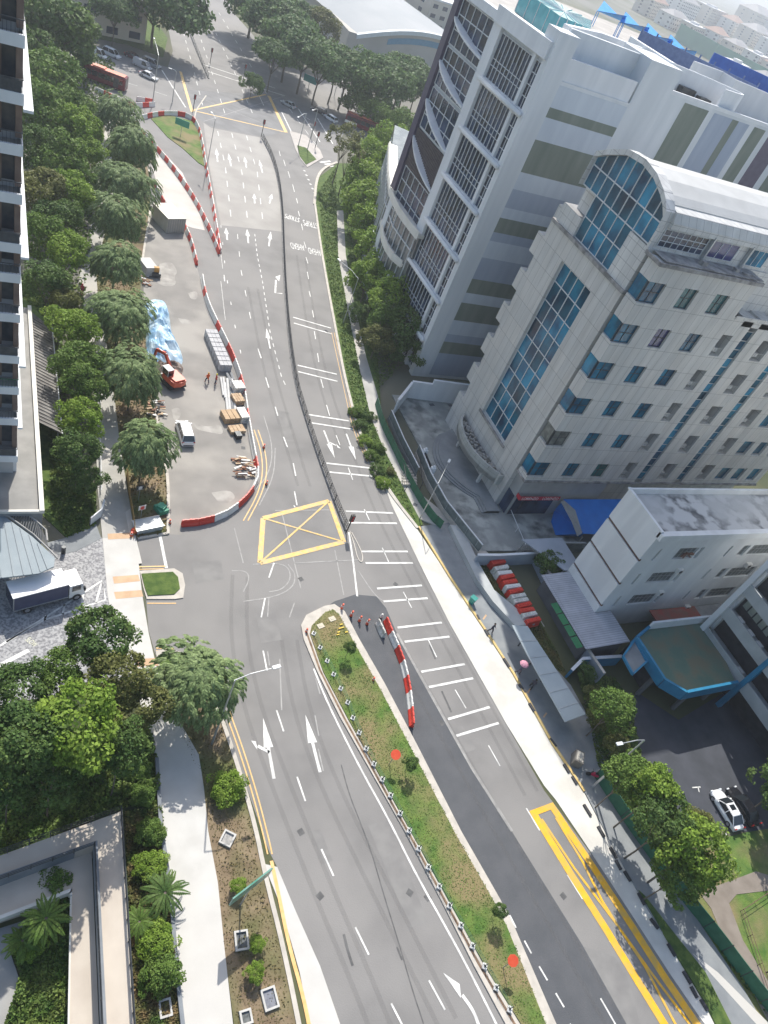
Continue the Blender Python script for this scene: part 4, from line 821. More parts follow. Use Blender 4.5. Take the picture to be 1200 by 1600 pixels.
railing(gp([(-60,1359),(188,1268),(212,1660)],z1),z1,1.1,Wk); railing(gp([(-60,1400),(147,1324),(161,1660)],z1),z1+.3,.8,Wk)
slab('court_paving',[(-60,1470),(60,1432),(108,1410),(60,1445),(15,1465),(12,1490),(-60,1512)],GWALK,.1)
slab('court_grey_path',[(-60,1500),(15,1486),(30,1530),(20,1580),(0,1640),(-60,1640)],GRF,.09)
slab('planting_bed',[(-60,1080),(150,1075),(205,1065),(240,1145),(246,1190),(253,1290),(268,1400),(275,1500),(290,1640),(215,1640),(190,1270),(-60,1365)],SOIL,.06)
slab('court_bed',[(15,1465),(60,1430),(112,1400),(107,1640),(0,1640),(22,1560),(32,1520),(18,1490)],SOIL,.07)
q=thing('path_retaining_wall','long low grey retaining wall beside the pale footpath','wall',g(245,1190)); r_=MB(); r_.ribbon(gp([(244,1188),(250,1290),(266,1400),(273,1500),(288,1640)]),.3,0,.55); r_.build('wall',mat('slate_wall',(0,0,0)),q)
# ---- far hall with vaulted roof ----
Hh=thing('sports_hall','large hall with a pale curved roof beyond the trees','hall',(140,320,0))
q=MB(); secs=[]
pa=Vector((116,290)); pb=Vector((185,300)); ax=Vector((-.16,1)).normalized()
for s_ in (0,1):
    o_=Vector((0,0))+ax*(150 if s_ else 0); sec=[]
    for i in range(17):
        t=i/16; p=pa.lerp(pb,t)+o_; sec.append((p.x,p.y,8+7*math.sin(math.pi*t)))
    secs.append(sec)
q.loft(secs,closed=False,cap=False); q.build('vaulted_roof',mat('hall_roof',(.22,.25,.275),(.28,.30,.32),.05,5,.7),Hh)
q=MB(); sec=[(p[0],p[1],p[2]-.3) for p in secs[0]]; q.add(sec+[(185,300,0),(116,290,0)],[tuple(range(19))[::-1]]); q.box(113,117,290,440,0,8.2); q.build('wall',mat('hall_wall',(.40,.38,.34),(.46,.44,.40),.1,4,.8),Hh)
q=MB(); 
for i in range(16): a_=Vector(sec[i]); b_=Vector(sec[i+1]); q.loft([[a_+Vector((0,-.8,.4)),a_+Vector((0,1,.4)),a_+Vector((0,-.8,-1))],[b_+Vector((0,-.8,.4)),b_+Vector((0,1,.4)),b_+Vector((0,-.8,-1))]])
q.build('roof_edge',mat('hall_trim',(.55,.6,.62),(.6,.65,.67),1,2,.6),Hh)
q=MB(); 
for i in range(3,13): a_=Vector(sec[i]); b_=Vector(sec[i+1]); q.quad((a_.x,a_.y-.2,a_.z-4.2),(b_.x,b_.y-.2,b_.z-4.2),(b_.x,b_.y-.2,b_.z-2.2),(a_.x,a_.y-.2,a_.z-2.2))
q.build('blue_band',mat('hall_blue',(.10,.24,.36),(.12,.28,.4),1,2,.5),Hh)
# ---- distant town, top right ----
random.seed(11)
ROOFS=[mat('town_roof_grey',(.30,.29,.29),(.4,.39,.38),.05,3,.8),mat('town_roof_white',(.62,.62,.62),(.7,.7,.7),.05,3,.7),mat('town_roof_clay',(.33,.2,.15),(.4,.26,.2),.05,3,.8)]
TW=[mat('town_wall_white',(.62,.62,.6),(.7,.7,.68),.05,3,.8),mat('town_wall_cream',(.55,.5,.42),(.62,.57,.5),.05,3,.8)]
def mesh_of0(mb,m):
    me=bpy.data.meshes.new('window'); me.from_pydata(mb.v,[],mb.f); me.materials.append(m); return me
def house(x,y,w,d,h,fl_,rm,wm_,rz,lab,cat='building',nm='town_house'):
    r=thing(nm,lab,cat,(x,y,0),rz,'buildings of the distant town'); q=MB(); q.box(-w/2,w/2,-d/2,d/2,0,h); q.build('wall',wm_,r,world=False)
    q=MB(); 
    if rm is not ROOFS[1]: q.add([(-w/2-.5,-d/2-.5,h),(w/2+.5,-d/2-.5,h),(w/2+.5,d/2+.5,h),(-w/2-.5,d/2+.5,h),(-w/2+d/2,0,h+d*.25),(w/2-d/2,0,h+d*.25)],[(0,1,5,4),(1,2,5),(2,3,4,5),(3,0,4),(3,2,1,0)])
    else: q.box(-w/2-.3,w/2+.3,-d/2-.3,d/2+.3,h,h+.8); q.box(-w*.2,w*.1,-d*.2,d*.2,h+.8,h+3)
    q.build('roof',rm,r,world=False)
    n=max(2,int(w/5.5)); ww=w/n*.5
    if ('w',ww) not in KIDS:
        q=MB(); q.box(0,ww,-.06,.02,0,1.7); KIDS[('w',ww)]=mesh_of0(q,GLD)
    for k in range(min(fl_,6)):
        for i in range(n):
            o=bpy.data.objects.new('window',KIDS[('w',ww)]); COL.objects.link(o); o.parent=r; o.location=(-w/2+(i+.25)*w/n,-d/2,k*h/min(fl_,6)+.9)
        for i in range(2):
            o=bpy.data.objects.new('window',KIDS[('w',ww)]); COL.objects.link(o); o.parent=r; o.location=(-w/2,-d/2+(i+.45)*d/2,k*h/min(fl_,6)+.9); o.rotation_euler=(0,0,-math.pi/2)
    return r
# =================== DISTANT TOWN ===================
random.seed(11)
for i,(px,py,w_,h_) in enumerate(((1045,30,44,14),(1075,45,40,14),(1108,58,46,16),(1140,74,40,14),(1172,92,44,15),(1199,106,40,14),(1060,8,60,20),(1100,22,70,24),(1135,38,60,20),(1170,56,70,22),(1198,72,60,20),(1010,10,50,18),(1185,125,34,12),(1140,105,34,12),(1199,150,30,11),(1165,40,90,40),(1192,52,80,34))):
    p=g(px,py+14); d=Vector((p.x,p.y)).length
    if d>2600: p=p*(2600/d)
    k=i%3; house(p.x,p.y,w_*1.0,w_*.5,h_,max(2,int(h_/3.6)),ROOFS[(0,1,2)[k]],TW[i%2],.35+.1*(i%3),('hazy far house with grey hipped roof in the distant town','hazy far white flat roofed block in the distant town','hazy far house with clay coloured roof in the distant town')[k])
q=thing('green_hoarding','long green net hoarding in front of the distant town','hoarding',g(1060,80)); r_=MB(); r_.ribbon([g(1052,62),g(1110,95),g(1195,140)],.6,0,16); r_.build('net_panel',mat('far_green_net',(.04,.22,.17),(.06,.27,.2),.05,3,.8),q)
# extra mid-distance blocks
for px,py,w_,d_,h_,fl_,rm,lab in ((700,40,60,40,12,3,1,'white flat block beyond the curved hall roof'),(660,10,50,40,14,4,1,'pale building at the top edge beside the curved hall'),(20,-2,60,30,8,2,1,'low pale building at the top left edge behind trees')):
    p=g(px,py); o=house(p.x,p.y,w_,d_,h_,fl_,ROOFS[rm],TW[1],.2,lab); del o['group']
o=thing('grass_roof_pavilion','pale rounded pavilion roof above the far left junction','building',g(130,5)); q=MB(); c=g(145,-4); q.tube([(c.x,c.y,0),(c.x,c.y,3.2)],14,28); q.build('wall',TW[1],o); q=MB(); q.tube([(c.x,c.y,3.2),(c.x,c.y,3.8)],16,28); q.build('roof',ROOFS[1],o)
# =================== TREES ===================
def leafmat(n,c,c2,tr=.25): return mat(n,c,c2,.9,4,.65,isl=.35,trans=tr,spec=.3)
LF={'bright':leafmat('bright_leaves',(.15,.25,.025),(.23,.33,.05),.32),'mid':leafmat('mid_leaves',(.10,.18,.03),(.15,.23,.045),.3),
 'dark':leafmat('dark_leaves',(.07,.135,.032),(.115,.18,.042),.3),'olive':leafmat('olive_leaves',(.12,.135,.035),(.17,.18,.05)),
 'feather':leafmat('feathery_leaves',(.18,.26,.10),(.26,.34,.15),.3),'rain':leafmat('rain_tree_leaves',(.085,.15,.05),(.12,.19,.06),.3)}
BARK=mat('bark',(.10,.085,.065),(.17,.145,.115),2,6,.95,bump=.4)
def leaf(mb,c,n,s,asp=1.5,up=None):
    t=n.cross(up or Vector((random.random()-.5,random.random()-.5,random.random()-.5))); 
    if t.length<1e-4: t=Vector((1,0,0))
    t.normalize(); b=n.cross(t).normalized(); t=t*s*asp/2; b=b*s/2
    mb.add([c-t,c+b,c+t,c-b],[(0,1,2,3)])
def rdir(): 
    while 1:
        v=Vector((random.uniform(-1,1),random.uniform(-1,1),random.uniform(-1,1)))
        if .05<v.length<1: return v.normalized()
def crown_round(seed,nc=60,nl=85,hz=.85,cr=(.2,.34),ls=(.05,.085),top=False):
    random.seed(seed); mb=MB()
    for i in range(nc):
        d=rdir()
        if d.z<-.55: d.z*=-.5
        d.normalize(); rr=random.uniform(.45,.86)*(1+.17*math.sin(3*math.atan2(d.y,d.x)+seed)+.08*math.sin(5*math.atan2(d.y,d.x)+2*seed)); c=Vector((d.x*rr,d.y*rr,d.z*rr*hz)); R=random.uniform(*cr)
        for k in range(nl):
            e=rdir(); 
            if e.dot(d)<-.2 : e=-e
            p=c+Vector((e.x,e.y,e.z*.8))*R*random.uniform(.7,1.08); n=(e*.7+rdir()*.8+Vector((0,0,.45))).normalized(); leaf(mb,p,n,random.uniform(*ls))
    return mb
def crown_feather(seed):
    random.seed(seed); mb=MB(); lob=[(rdir(),random.uniform(.05,.16)) for _ in range(16)]
    for i in range(560):
        e=rdir(); 
        if e.z<-.5: e.z=-e.z
        rr=.80+sum(w_ for d_,w_ in lob if d_.dot(e)>.86)-random.random()*.16; p=Vector((e.x*rr,e.y*rr,e.z*rr*.88))
        h=Vector((e.x,e.y,0)); h=h.normalized() if h.length>.05 else Vector((1,0,0)); d=(h+Vector((random.uniform(-.6,.6),random.uniform(-.6,.6),.15-.5*(1-max(e.z,0))))).normalized()
        L=random.uniform(.16,.30); n=9
        for k in range(n):
            p=p+d*L/n; d=(d+Vector((0,0,-.13))).normalized(); sd_=d.cross(Vector((0,0,1)))
            if sd_.length<.05: break
            sd_.normalize()
            for s in (-1,1):
                ld=(sd_*s*.75+d*.55+Vector((0,0,-.25+random.uniform(-.2,.15)))).normalized(); q_=p+ld*.042; t=ld*.05; b=(ld.cross(Vector((random.uniform(-.4,.4),random.uniform(-.4,.4),1)))).normalized()*.017
                mb.add([q_-t,q_+b,q_+t,q_-b],[(0,1,2,3)])
    for k in range(2300):
        e=rdir(); 
        if e.z<-.6: e.z=-e.z
        rr=.74; leaf(mb,Vector((e.x*rr,e.y*rr,e.z*rr*.84-.03)),(e+rdir()*.5).normalized(),.085)
    return mb
def trunk_mesh(seed,h,spread=.6,n=6,r=.035):
    random.seed(seed); mb=MB(); f=h*.55; mb.tube([(0,0,0),(.02,.01,f*.5),(0,.02,f)],[r,r*.8,r*.65],7)
    for i in range(n):
        a=i*6.283/n+random.random()*.6; L=spread*random.uniform(.7,1.1); mb.tube([(0,.02,f*random.uniform(.85,1)),(math.cos(a)*L*.5,math.sin(a)*L*.5,f+(h-f)*.5),(math.cos(a)*L,math.sin(a)*L,h+random.uniform(0,.2))],[r*.5,r*.35,r*.12],5)
    return mb
CROWN={}
def mesh_of(mb,name,m): 
    me=bpy.data.meshes.new(name); me.from_pydata(mb.v,[],mb.f); me.materials.append(m); me.update(); return me
for kd in ('bright','mid','dark','olive'):
    CROWN[kd]=[mesh_of(crown_round(s+hash(kd)%7 if False else s*3+len(kd),nc=56,nl=95),'crown',LF[kd]) for s in (1,2,5)]
CROWN['rain']=[mesh_of(crown_round(s,nc=95,nl=85,hz=.45,cr=(.2,.32),ls=(.05,.085)),'crown',LF['rain']) for s in (21,22)]
CROWN['feather']=[mesh_of(crown_feather(s),'crown',LF['feather']) for s in (31,32,33)]
CROWN['sparse']=[mesh_of(crown_round(41,nc=26,nl=60,cr=(.14,.24),ls=(.05,.08)),'crown',LF['olive'])]
TRK={}
NT=[0]
def tree(px,py,rpx,zc,kd,label,sq=1.0,group=None,cat='tree',nm='tree',zs=1.0):
    p=g(px,py,zc); r=rpx*pxm(p); b=Vector((p.x,p.y,0)); NT[0]+=1; i=NT[0]
    o=thing(nm,label,cat,b,i*1.7%6.28,group)
    kk=kd if kd in CROWN else 'mid'
    c=bpy.data.objects.new('crown',CROWN[kk][i%len(CROWN[kk])]); COL.objects.link(c); c.parent=o; c.location=(0,0,zc); c.scale=(r*(1+.08*math.sin(i*2.1)),r*sq*(1+.08*math.cos(i*1.3)),r*zs)
    key=round(zc*2/r)/2
    if key not in TRK: TRK[key]=mesh_of(trunk_mesh(int(key*10),key),'trunk',BARK)
    t=bpy.data.objects.new('trunk',TRK[key]); COL.objects.link(t); t.parent=o; t.scale=(r,r,(zc*.98)/key)
    return o
G1='feathery street trees along the footpath'
for px,py,r,l in ((305,1066,64,'nearest feathery grey green street tree, over the pale footpath and orange lines'),(226,700,50,'feathery street tree left of the white people carrier'),(206,590,49,'feathery street tree beside the orange excavator'),(186,492,46,'feathery street tree left of the blue tarpaulin heap top'),(181,412,38,'feathery street tree above the one by the tarpaulin heap'),(181,342,37,'feathery street tree left of the grey site box'),(193,288,40,'feathery street tree at the foot of the fresh concrete slab'),(206,234,38,'feathery street tree beside the upper end of the fresh slab'),(184,182,30,'farthest feathery street tree, just below the red bus')):
    tree(px,py,r*.96,5.4,'feather',l,group=G1,nm='street_tree',zs=1.0)
G2='garden trees between the tower and the footpath'
for px,py,r,z,kd,l in ((72,45,58,9,'dark','big dark tree at the top left beside the tower top'),(40,85,36,8,'dark','dark tree hugging the tower near its first ledge'),(112,52,28,8,'dark','dark tree left of the parked white vehicles'),
 (75,125,42,8,'mid','mid green tree below the big dark one at top left'),(108,172,30,8,'mid','mid green tree under the tail of the red bus'),(70,185,44,8,'mid','broad mid green tree level with the grassy worksite island'),(120,205,34,8,'bright','bright tree left of the second farthest feathery tree'),(55,235,34,8,'dark','dark tree close to the tower above the second ledge'),
 (100,255,38,8,'mid','mid green tree beside the orange mark on the footpath'),(138,238,22,7,'bright','small bright tree at the footpath edge near the orange mark'),(65,300,38,8,'olive','olive tree at the tower side by the second ledge'),(112,305,34,7,'bright','light green tree in the garden middle'),(95,345,34,7,'dark','dark glossy tree above the pointed bright tree'),(60,370,36,7,'mid','green tree behind the pointed bright one, near the tower'),(102,392,30,7,'bright','pointed bright tree midway down the garden'),(72,440,32,7,'dark','dark tree above the strip of open lawn'),
 (98,468,26,6,'olive','small olive tree above the brightest garden tree'),(120,515,34,6,'bright','brightest yellow green tree, beside the louvred canopy top'),(92,500,22,6,'bright','little bright tree tucked left of the brightest one'),(122,568,38,6,'mid','grey green tree level with the canopy middle'),(132,600,34,6,'mid','mid green tree level with the excavator'),(126,655,34,6,'bright','light green tree beside the lower end of the louvred canopy'),(122,708,36,6,'dark','lowest dark garden tree beside the podium roof'),(138,748,24,3,'dark','dark low tree at the bottom of the garden by the footpath bend')):
    tree(px,py,r,z,kd,l,group=G2,nm='garden_tree')
G3='tree cluster below the cobbled driveway'
for px,py,r,z,kd,l in ((160,995,48,9,'dark','dark tree at the driveway edge, topmost of the lower left cluster'),(95,1052,36,8,'mid','round green tree left of the topmost one in the lower cluster'),(40,1082,46,8,'dark','dark tree at the left edge under the driveway'),(182,1062,46,9,'olive','olive tinged tree just below the topmost of the cluster'),(214,1108,46,8,'olive','olive tree leaning over the pale footpath'),(120,1135,62,11,'bright','largest bright green tree in the lower left cluster'),(40,1160,56,11,'dark','dark tree at the left edge beside the largest bright one'),(190,1165,44,9,'dark','dark tree right below the olive one by the footpath'),(80,1205,44,8,'dark','low dark tree above the walkway railing'),(10,1225,38,7,'dark','dark shrubby tree at the left edge above the walkway')):
    tree(px,py,r,z,kd,l,group=G3,nm='broadleaf_tree')
G4='trees between the road and the tall blocks'
for px,py,r,z,kd,l in ((540,215,30,11,'sparse','tall thin trunked tree on the corner by the zebra crossing'),(548,240,26,10,'sparse','second thin trunked tree by the zebra crossing'),(580,250,34,6,'bright','bushy light green tree behind the thin trunked pair'),(610,225,32,6,'bright','bushy tree beside the cream canopy top'),(572,285,36,6,'bright','bright tree below the zebra crossing, left of the cream canopy'),(576,322,38,6,'bright','bright tree level with the STRIPS lettering'),(578,358,38,6,'bright','green tree level with the AHEAD lettering'),(590,395,38,6,'bright','bright green tree above the curved side lamp'),(575,438,34,5,'bright','loose bright tree beside the curved side lamp'),(610,468,40,7,'bright','brightest tree at the corner of the white facade'),(635,508,38,6,'dark','dark dense tree against the foot of the white column'),(605,425,34,6,'bright','light green tree against the lower cream canopy'),(600,500,30,6,'mid','mid green tree between the brightest one and the yellowish one'),(632,545,30,3.5,'dark','dark low tree behind the stepped white wall'),(590,530,27,4,'olive','yellowish tree beside the back path'),(560,490,18,2.5,'dark','dark shrub tree on the verge by the back path')):
    tree(px,py,r,z,kd,l,group=G4,nm='verge_tree')
G5='broad trees around the far junction'
for px,py,r,z,kd,l in ((455,60,44,12,'rain','wide tree over the far verge railing'),(505,95,40,12,'rain','wide tree above the tan forecourt'),(545,110,40,11,'rain','wide tree between the hall and the far car park'),(630,120,40,11,'rain','wide tree right of the far car park'),(245,5,58,11,'rain','wide tree over the far left corner with bare branches'),(400,-5,50,12,'rain','wide tree at the top right of the far carriageway'),(440,35,48,12,'rain','wide tree left of the curved hall roof'),(480,78,42,12,'rain','wide tree below the hall roof corner'),(430,85,30,10,'rain','shadowed tree above the far verge'),(505,40,26,12,'olive','yellowish tree against the hall side wall'),(530,95,36,12,'rain','wide tree in front of the blue hall band'),(590,112,42,12,'rain','large wide tree before the hall front'),(642,112,32,12,'rain','wide tree touching the dark tower column'),(600,130,42,11,'rain','wide tree shading the far car park'),(655,130,30,11,'rain','wide tree half hidden by the tower'),(560,160,26,5,'mid','bushy tree on the far central reserve'),(590,180,26,5,'mid','second bushy tree on the far central reserve'),(625,195,26,5,'mid','third bushy tree on the far reserve, by the tower'),(395,130,16,4,'dark','small dark tree on the far junction corner'),(20,10,40,10,'rain','wide tree at the far top left corner'),(462,22,34,12,'rain','wide tree high beside the hall roof'),(180,12,30,9,'rain','tree by the pavilion roof')):
    tree(px,py,r,z,kd,l,group=G5,nm='rain_tree')
for px,py,r,z,kd,l in ((985,1215,36,7,'mid','green tree under the tall right lamp arm'),(1025,1240,42,8,'bright','bright tree between the lamp and the white saloon'),(1045,1290,44,8,'dark','dark green tree in the row below the lamp'),(1085,1330,50,8,'bright','largest bright tree left of the white saloon'),(1088,1292,27,7,'olive','olive tree between the two bright trees beside the white saloon'),(1060,1370,34,6,'mid','lowest green tree over the end of the green fence'),(958,1108,34,6,'mid','round green tree in front of the blue porch'),(925,1085,16,2,'olive','yellowish bush by the blue wall'),(935,1125,18,2,'olive','brownish bush below the yellowish one'),(965,1165,18,2.5,'olive','reddish bush under the lamp head'),(1222,1232,36,6,'dark','very dark tree at the right edge by the parked cars'),(915,1050,15,1.5,'dark','dark hedge clump inside the blue wall'),(856,880,26,2,'dark','dark overgrown bush behind the steel gate')):
    tree(px,py,r,z,kd,l,group='trees and bushes by the car park',nm='car_park_tree')
# small plants
def plant(px,py,rpx,kd,label,h=.9,grp=None,nm='shrub'):
    p=g(px,py,h*.5); r=rpx*pxm(p); o=thing(nm,label,'shrub',(p.x,p.y,0),random.random()*6,grp); c=bpy.data.objects.new('foliage',CROWN[kd][0]); COL.objects.link(c); c.parent=o; c.location=(0,0,h*.55); c.scale=(r,r,r*.8); return o
random.seed(9)
for px,py,r,kd,l in ((355,1232,28,'bright','leafy young tree on the earth verge beside the double orange line'),(222,1240,20,'mid','round light bush below the cluster, by the path wall'),(235,1300,22,'mid','bush midway between the walkway corner and the path'),(235,1355,24,'bright','bright bush above the dark fan palm'),(245,1470,26,'bright','bright orange flecked bush below the fan palms'),(250,1520,30,'mid','lowest big bush beside the path wall'),(372,1385,12,'bright','yellow green bush under the green road sign'),(402,1475,12,'bright','narrow bush right of the open pit'),(398,1520,14,'bright','light green bush between two pit covers'),(85,1380,26,'mid','leafy shrub at the inner corner of the walkway court'),(48,1480,18,'bright','small bright shrub in the walkway court'),(215,1205,20,'mid','small tree-like bush beside the start of the path wall'),(500,1090-10,1,'dark','')):
    if l: plant(px,py,r,kd,l,1.6,'bushes in the garden beds' if px<300 else 'bushes on the earth verge')
for i,(px,py) in enumerate(((556,645),(563,665),(570,690),(580,712),(588,735),(598,755),(590,700),(575,650))): plant(px,py,13,('mid','dark','bright')[i%3],('%s shrub in the row beside the right kerb, %s from the top'%(('mid green','dark','bright')[i%3],('first','second','third','fourth','fifth','sixth','seventh','eighth')[i])),.8,'shrub row beside the right kerb')
plant(611,737,8,'olive','round clipped brown bush by the white steps',.8)
def palm(px,py,rpx,z,label,n=13,fan=False):
    p=g(px,py,z); r=rpx*pxm(p); o=thing('palm',label,'palm',(p.x,p.y,0),0,'palms in the garden beds'); mb=MB(); random.seed(int(px+py))
    for i in range(n):
        a=i*6.283/n+random.uniform(-.2,.2); d=Vector((math.cos(a),math.sin(a),random.uniform(.3,.9))).normalized(); q_=Vector((0,0,z)); s=r/10
        for k in range(12):
            q_=q_+d*s*1.1; d=(d+Vector((0,0,-.12))).normalized(); sd_=d.cross(Vector((0,0,1))).normalized()
            for sg_ in (-1,1):
                for e in range(2):
                    ld=(sd_*sg_+d*.6+Vector((0,0,-.3))).normalized(); L=r*.26*(1-abs(k-5)/9); c=q_+d*s*.5*e; b=d*.07; mb.add([c,c+b+ld*L*.5,c+ld*L,c-b+ld*L*.5],[(0,1,2,3)])
    mb.build('frond',LF['mid'] if not fan else LF['dark'],o,world=False); t=MB(); t.tube([(0,0,0),(0,0,z)],[.2,.12],8); t.build('trunk',BARK,o,world=False)
palm(258,1395,26,1.6,'dark fan palm overhanging the pale footpath',16,True); palm(218,1440,20,1.2,'pale feathery palm left of the dark fan palm'); palm(72,1435,25,3.2,'palm with a thick trunk in the walkway court',16); palm(35,1470,20,1.5,'low yellowish palm beside the grey court path')
# ground cover (uncountable)
def inpoly(x,y,P):
    c=False; n=len(P)
    for i in range(n):
        a=P[i];b=P[(i+1)%n]
        if (a[1]>y)!=(b[1]>y) and x<(b[0]-a[0])*(y-a[1])/(b[1]-a[1])+a[0]: c=not c
    return c
def cover(polys,n,z,m,hr,s,seed,name='ground_cover'):
    random.seed(seed); mb=MB(); P=[[(v.x,v.y) for v in gp(p)] for p in polys]; ar=[]
    for p in P: ar.append(abs(sum(p[i][0]*p[(i+1)%len(p)][1]-p[(i+1)%len(p)][0]*p[i][1] for i in range(len(p)))/2))
    T=sum(ar)
    for p,A_ in zip(P,ar):
        k=int(n*A_/T); x0=min(v[0] for v in p);x1=max(v[0] for v in p);y0=min(v[1] for v in p);y1=max(v[1] for v in p)
        while k>0:
            x=random.uniform(x0,x1);y=random.uniform(y0,y1)
            if inpoly(x,y,p):
                k-=1; h=max(0,noise.noise(Vector((x*.5,y*.5,seed))))*1.6+.25
                leaf(mb,Vector((x,y,z+random.random()*hr*h)),(rdir()+Vector((0,0,.9))).normalized(),random.uniform(*s))
    o=mb.build(name,m); o['kind']='stuff'; return o
GC1=leafmat('cover_green',(.07,.14,.025),(.15,.20,.045)); GC2=leafmat('cover_mix',(.08,.14,.03),(.24,.17,.08))
cover([[(0,1250),(150,1200),(236,1150),(246,1190),(250,1262),(195,1262),(0,1340)],[(0,1140),(236,1140),(236,1160),(0,1250)]],15000,.1,GC1,.9,(.12,.26),1,'ground_cover')
cover([[(195,1270),(252,1262),(256,1310),(270,1420),(275,1500),(286,1620),(212,1620)]],11000,.1,GC2,.8,(.1,.2),2,'ground_cover')
cover([[(15,1465),(60,1430),(108,1402),(105,1620),(0,1620),(22,1560),(32,1520),(18,1490)]],9000,.1,GC1,.9,(.1,.2),3,'ground_cover')
cover([[(497,300),(525,262),(526,330),(528,400),(542,480),(562,580),(578,650),(598,700),(628,760),(650,818),(603,752),(570,690),(545,600),(530,520),(515,450),(505,380)],[(540,300),(575,300),(600,400),(640,560),(600,600),(592,610),(574,550),(555,470),(543,400)]],18000,.15,GC1,.25,(.14,.3),4,'verge_plants')
cover([[(900,1045),(960,1060),(985,1100),(1000,1190),(1060,1300),(1090,1420),(1060,1395),(935,1205),(918,1120)],[(1062,1400),(1090,1420),(1130,1500),(1200,1590),(1165,1530)]],13000,.1,GC1,.5,(.14,.3),5,'verge_plants')
cover([mi_],9000,.26,leafmat('median_tufts',(.10,.20,.03),(.22,.25,.08)),.05,(.06,.13),6,'grass_tufts')
cover([[(262,1100),(300,1052),(322,1080),(343,1118),(370,1200),(395,1290),(405,1370),(436,1480),(460,1620),(372,1620),(350,1480),(342,1380),(328,1300),(320,1230)]],3200,.1,leafmat('verge_tufts',(.10,.10,.03),(.22,.17,.08)),.12,(.07,.15),7,'grass_tufts')
cover([[(0,430),(60,440),(75,480),(105,700),(150,770),(150,822),(105,842),(80,800),(72,500)]],9000,.1,GC1,.3,(.14,.28),8,'lawn_tufts')
cover([[(60,0),(180,100),(160,180),(150,240),(160,300),(140,400),(130,480),(150,560),(150,640),(100,640),(60,400),(45,100)]],9000,.1,GC1,.8,(.3,.6),9,'garden_undergrowth')
cover([[(188,700),(182,650),(176,600),(165,530),(155,480),(150,430),(160,380),(222,400),(218,480),(240,560),(243,620),(255,700),(262,770),(262,835),(212,842),(198,760)]],5000,.1,leafmat('weeds',(.10,.11,.03),(.26,.17,.07)),.3,(.12,.25),10,'weeds')
cover([[(738,885),(790,880),(868,1020),(890,1068),(862,1038),(800,972),(762,925)]],5000,.21,leafmat('plot_weeds',(.06,.08,.02),(.15,.12,.04)),.15,(.1,.2),12,'weeds')
# =================== BARRIERS ===================
RED=mat('red_plastic',(.58,.035,.02),(.68,.06,.035),.8,5,.45); WPL=mat('white_plastic',(.66,.65,.61),(.78,.77,.74),.8,6,.5); DWP=mat('dirty_white_plastic',(.42,.41,.36),(.7,.69,.65),2,7,.6)
def barrier_mesh(m,L=2.0,h=1.0,w=.5):
    mb=MB(); sec=[(-w/2,0),(w/2,0),(w/2,.22),(w*.22,.5),(w*.2,h-.08),(w*.13,h),(-w*.13,h),(-w*.2,h-.08),(-w*.22,.5),(-w/2,.22)]
    for x0,x1 in ((-L/2+.02,L/2-.02),): mb.loft([[(x0,y,z) for y,z in sec],[(x1,y,z) for y,z in sec]])
    for x in (-L/2+.35,0,L/2-.35): mb.box(x-.14,x+.14,-.07,.07,h-.005,h+.045)
    mb.box(-L/2-.06,-L/2+.02,-.06,.06,.3,h-.12); mb.box(L/2-.02,L/2+.06,-.06,.06,.3,h-.12)
    for x in (-.5,.5): mb.box(x-.2,x+.2,-w*.24,w*.24,.55,.62)
    me=bpy.data.meshes.new('barrier'); me.from_pydata(mb.v,[],mb.f); me.materials.append(m); return me
def stored_mesh(m):
    mb=MB(); L=2.1; sec=[(-.42,0),(.42,0),(.42,.3),(.34,.5),(.32,1.1),(.26,1.2),(-.26,1.2),(-.32,1.1),(-.34,.5),(-.42,.3)]
    mb.loft([[(x,y,z) for y,z in sec] for x in (-L/2,L/2)])
    for x in (-.6,0,.6): mb.box(x-.18,x+.18,-.1,.1,1.195,1.25)
    for x in (-.5,.5): mb.box(x-.2,x+.2,-.355,.355,.6,.7)
    me=bpy.data.meshes.new('barrier'); me.from_pydata(mb.v,[],mb.f); me.materials.append(m); return me
BS={'R':stored_mesh(RED),'W':stored_mesh(WPL),'D':stored_mesh(DWP)}
BM={'R':barrier_mesh(RED),'W':barrier_mesh(WPL),'D':barrier_mesh(DWP)}
OR=['first','second','third','fourth','fifth','sixth','seventh','eighth','ninth','tenth','eleventh','twelfth','thirteenth','fourteenth','fifteenth','sixteenth','seventeenth','eighteenth','nineteenth','twentieth']
def ordw(n): return OR[n] if n<20 else ('twenty-' if n<29 else 'thirty-' if n<39 else 'forty-')+OR[(n-20)%10 if (n-20)%10<9 else 8] if (n+1)%10 else ('thirtieth' if n==29 else 'fortieth')
def chain(pts,pat,where,grp,L=2.05,off=0):
    P=resample(smooth(gp(pts),1),.05); n=int((len(P)-1)*.05/L); cnt={}
    k=int(L/.05)
    for i in range(n):
        a=P[i*k]; b=P[min((i+1)*k,len(P)-1)]; c=(a+b)/2; t=pat[i%len(pat)]
        o=bpy.data.objects.new('traffic_barrier',BM[t]); COL.objects.link(o); o.location=(c.x,c.y,.03); o.rotation_euler=(0,0,math.atan2((b-a).y,(b-a).x))
        cn={'R':'red','W':'white','D':'stained white'}[t]; j=cnt.get(t,0); cnt[t]=j+1
        tag(o,'%s %s barrier %s'%(ordw(j),cn,where.replace('white plastic','')),'barrier',grp)
chain([(283,822),(318,819),(350,809),(378,788),(397,765),(403,745),(396,710),(387,660),(380,610),(371,580),(358,548),(340,512),(325,480),(318,455),(313,420)],'RRWWRRWWRWWWWRWW','of the yard chain, counted from its lower left end','water barriers round the yard')
chain([(307,415),(300,385),(291,362),(284,350)],'RWRW','of the short chain above the yard','barriers above the yard')
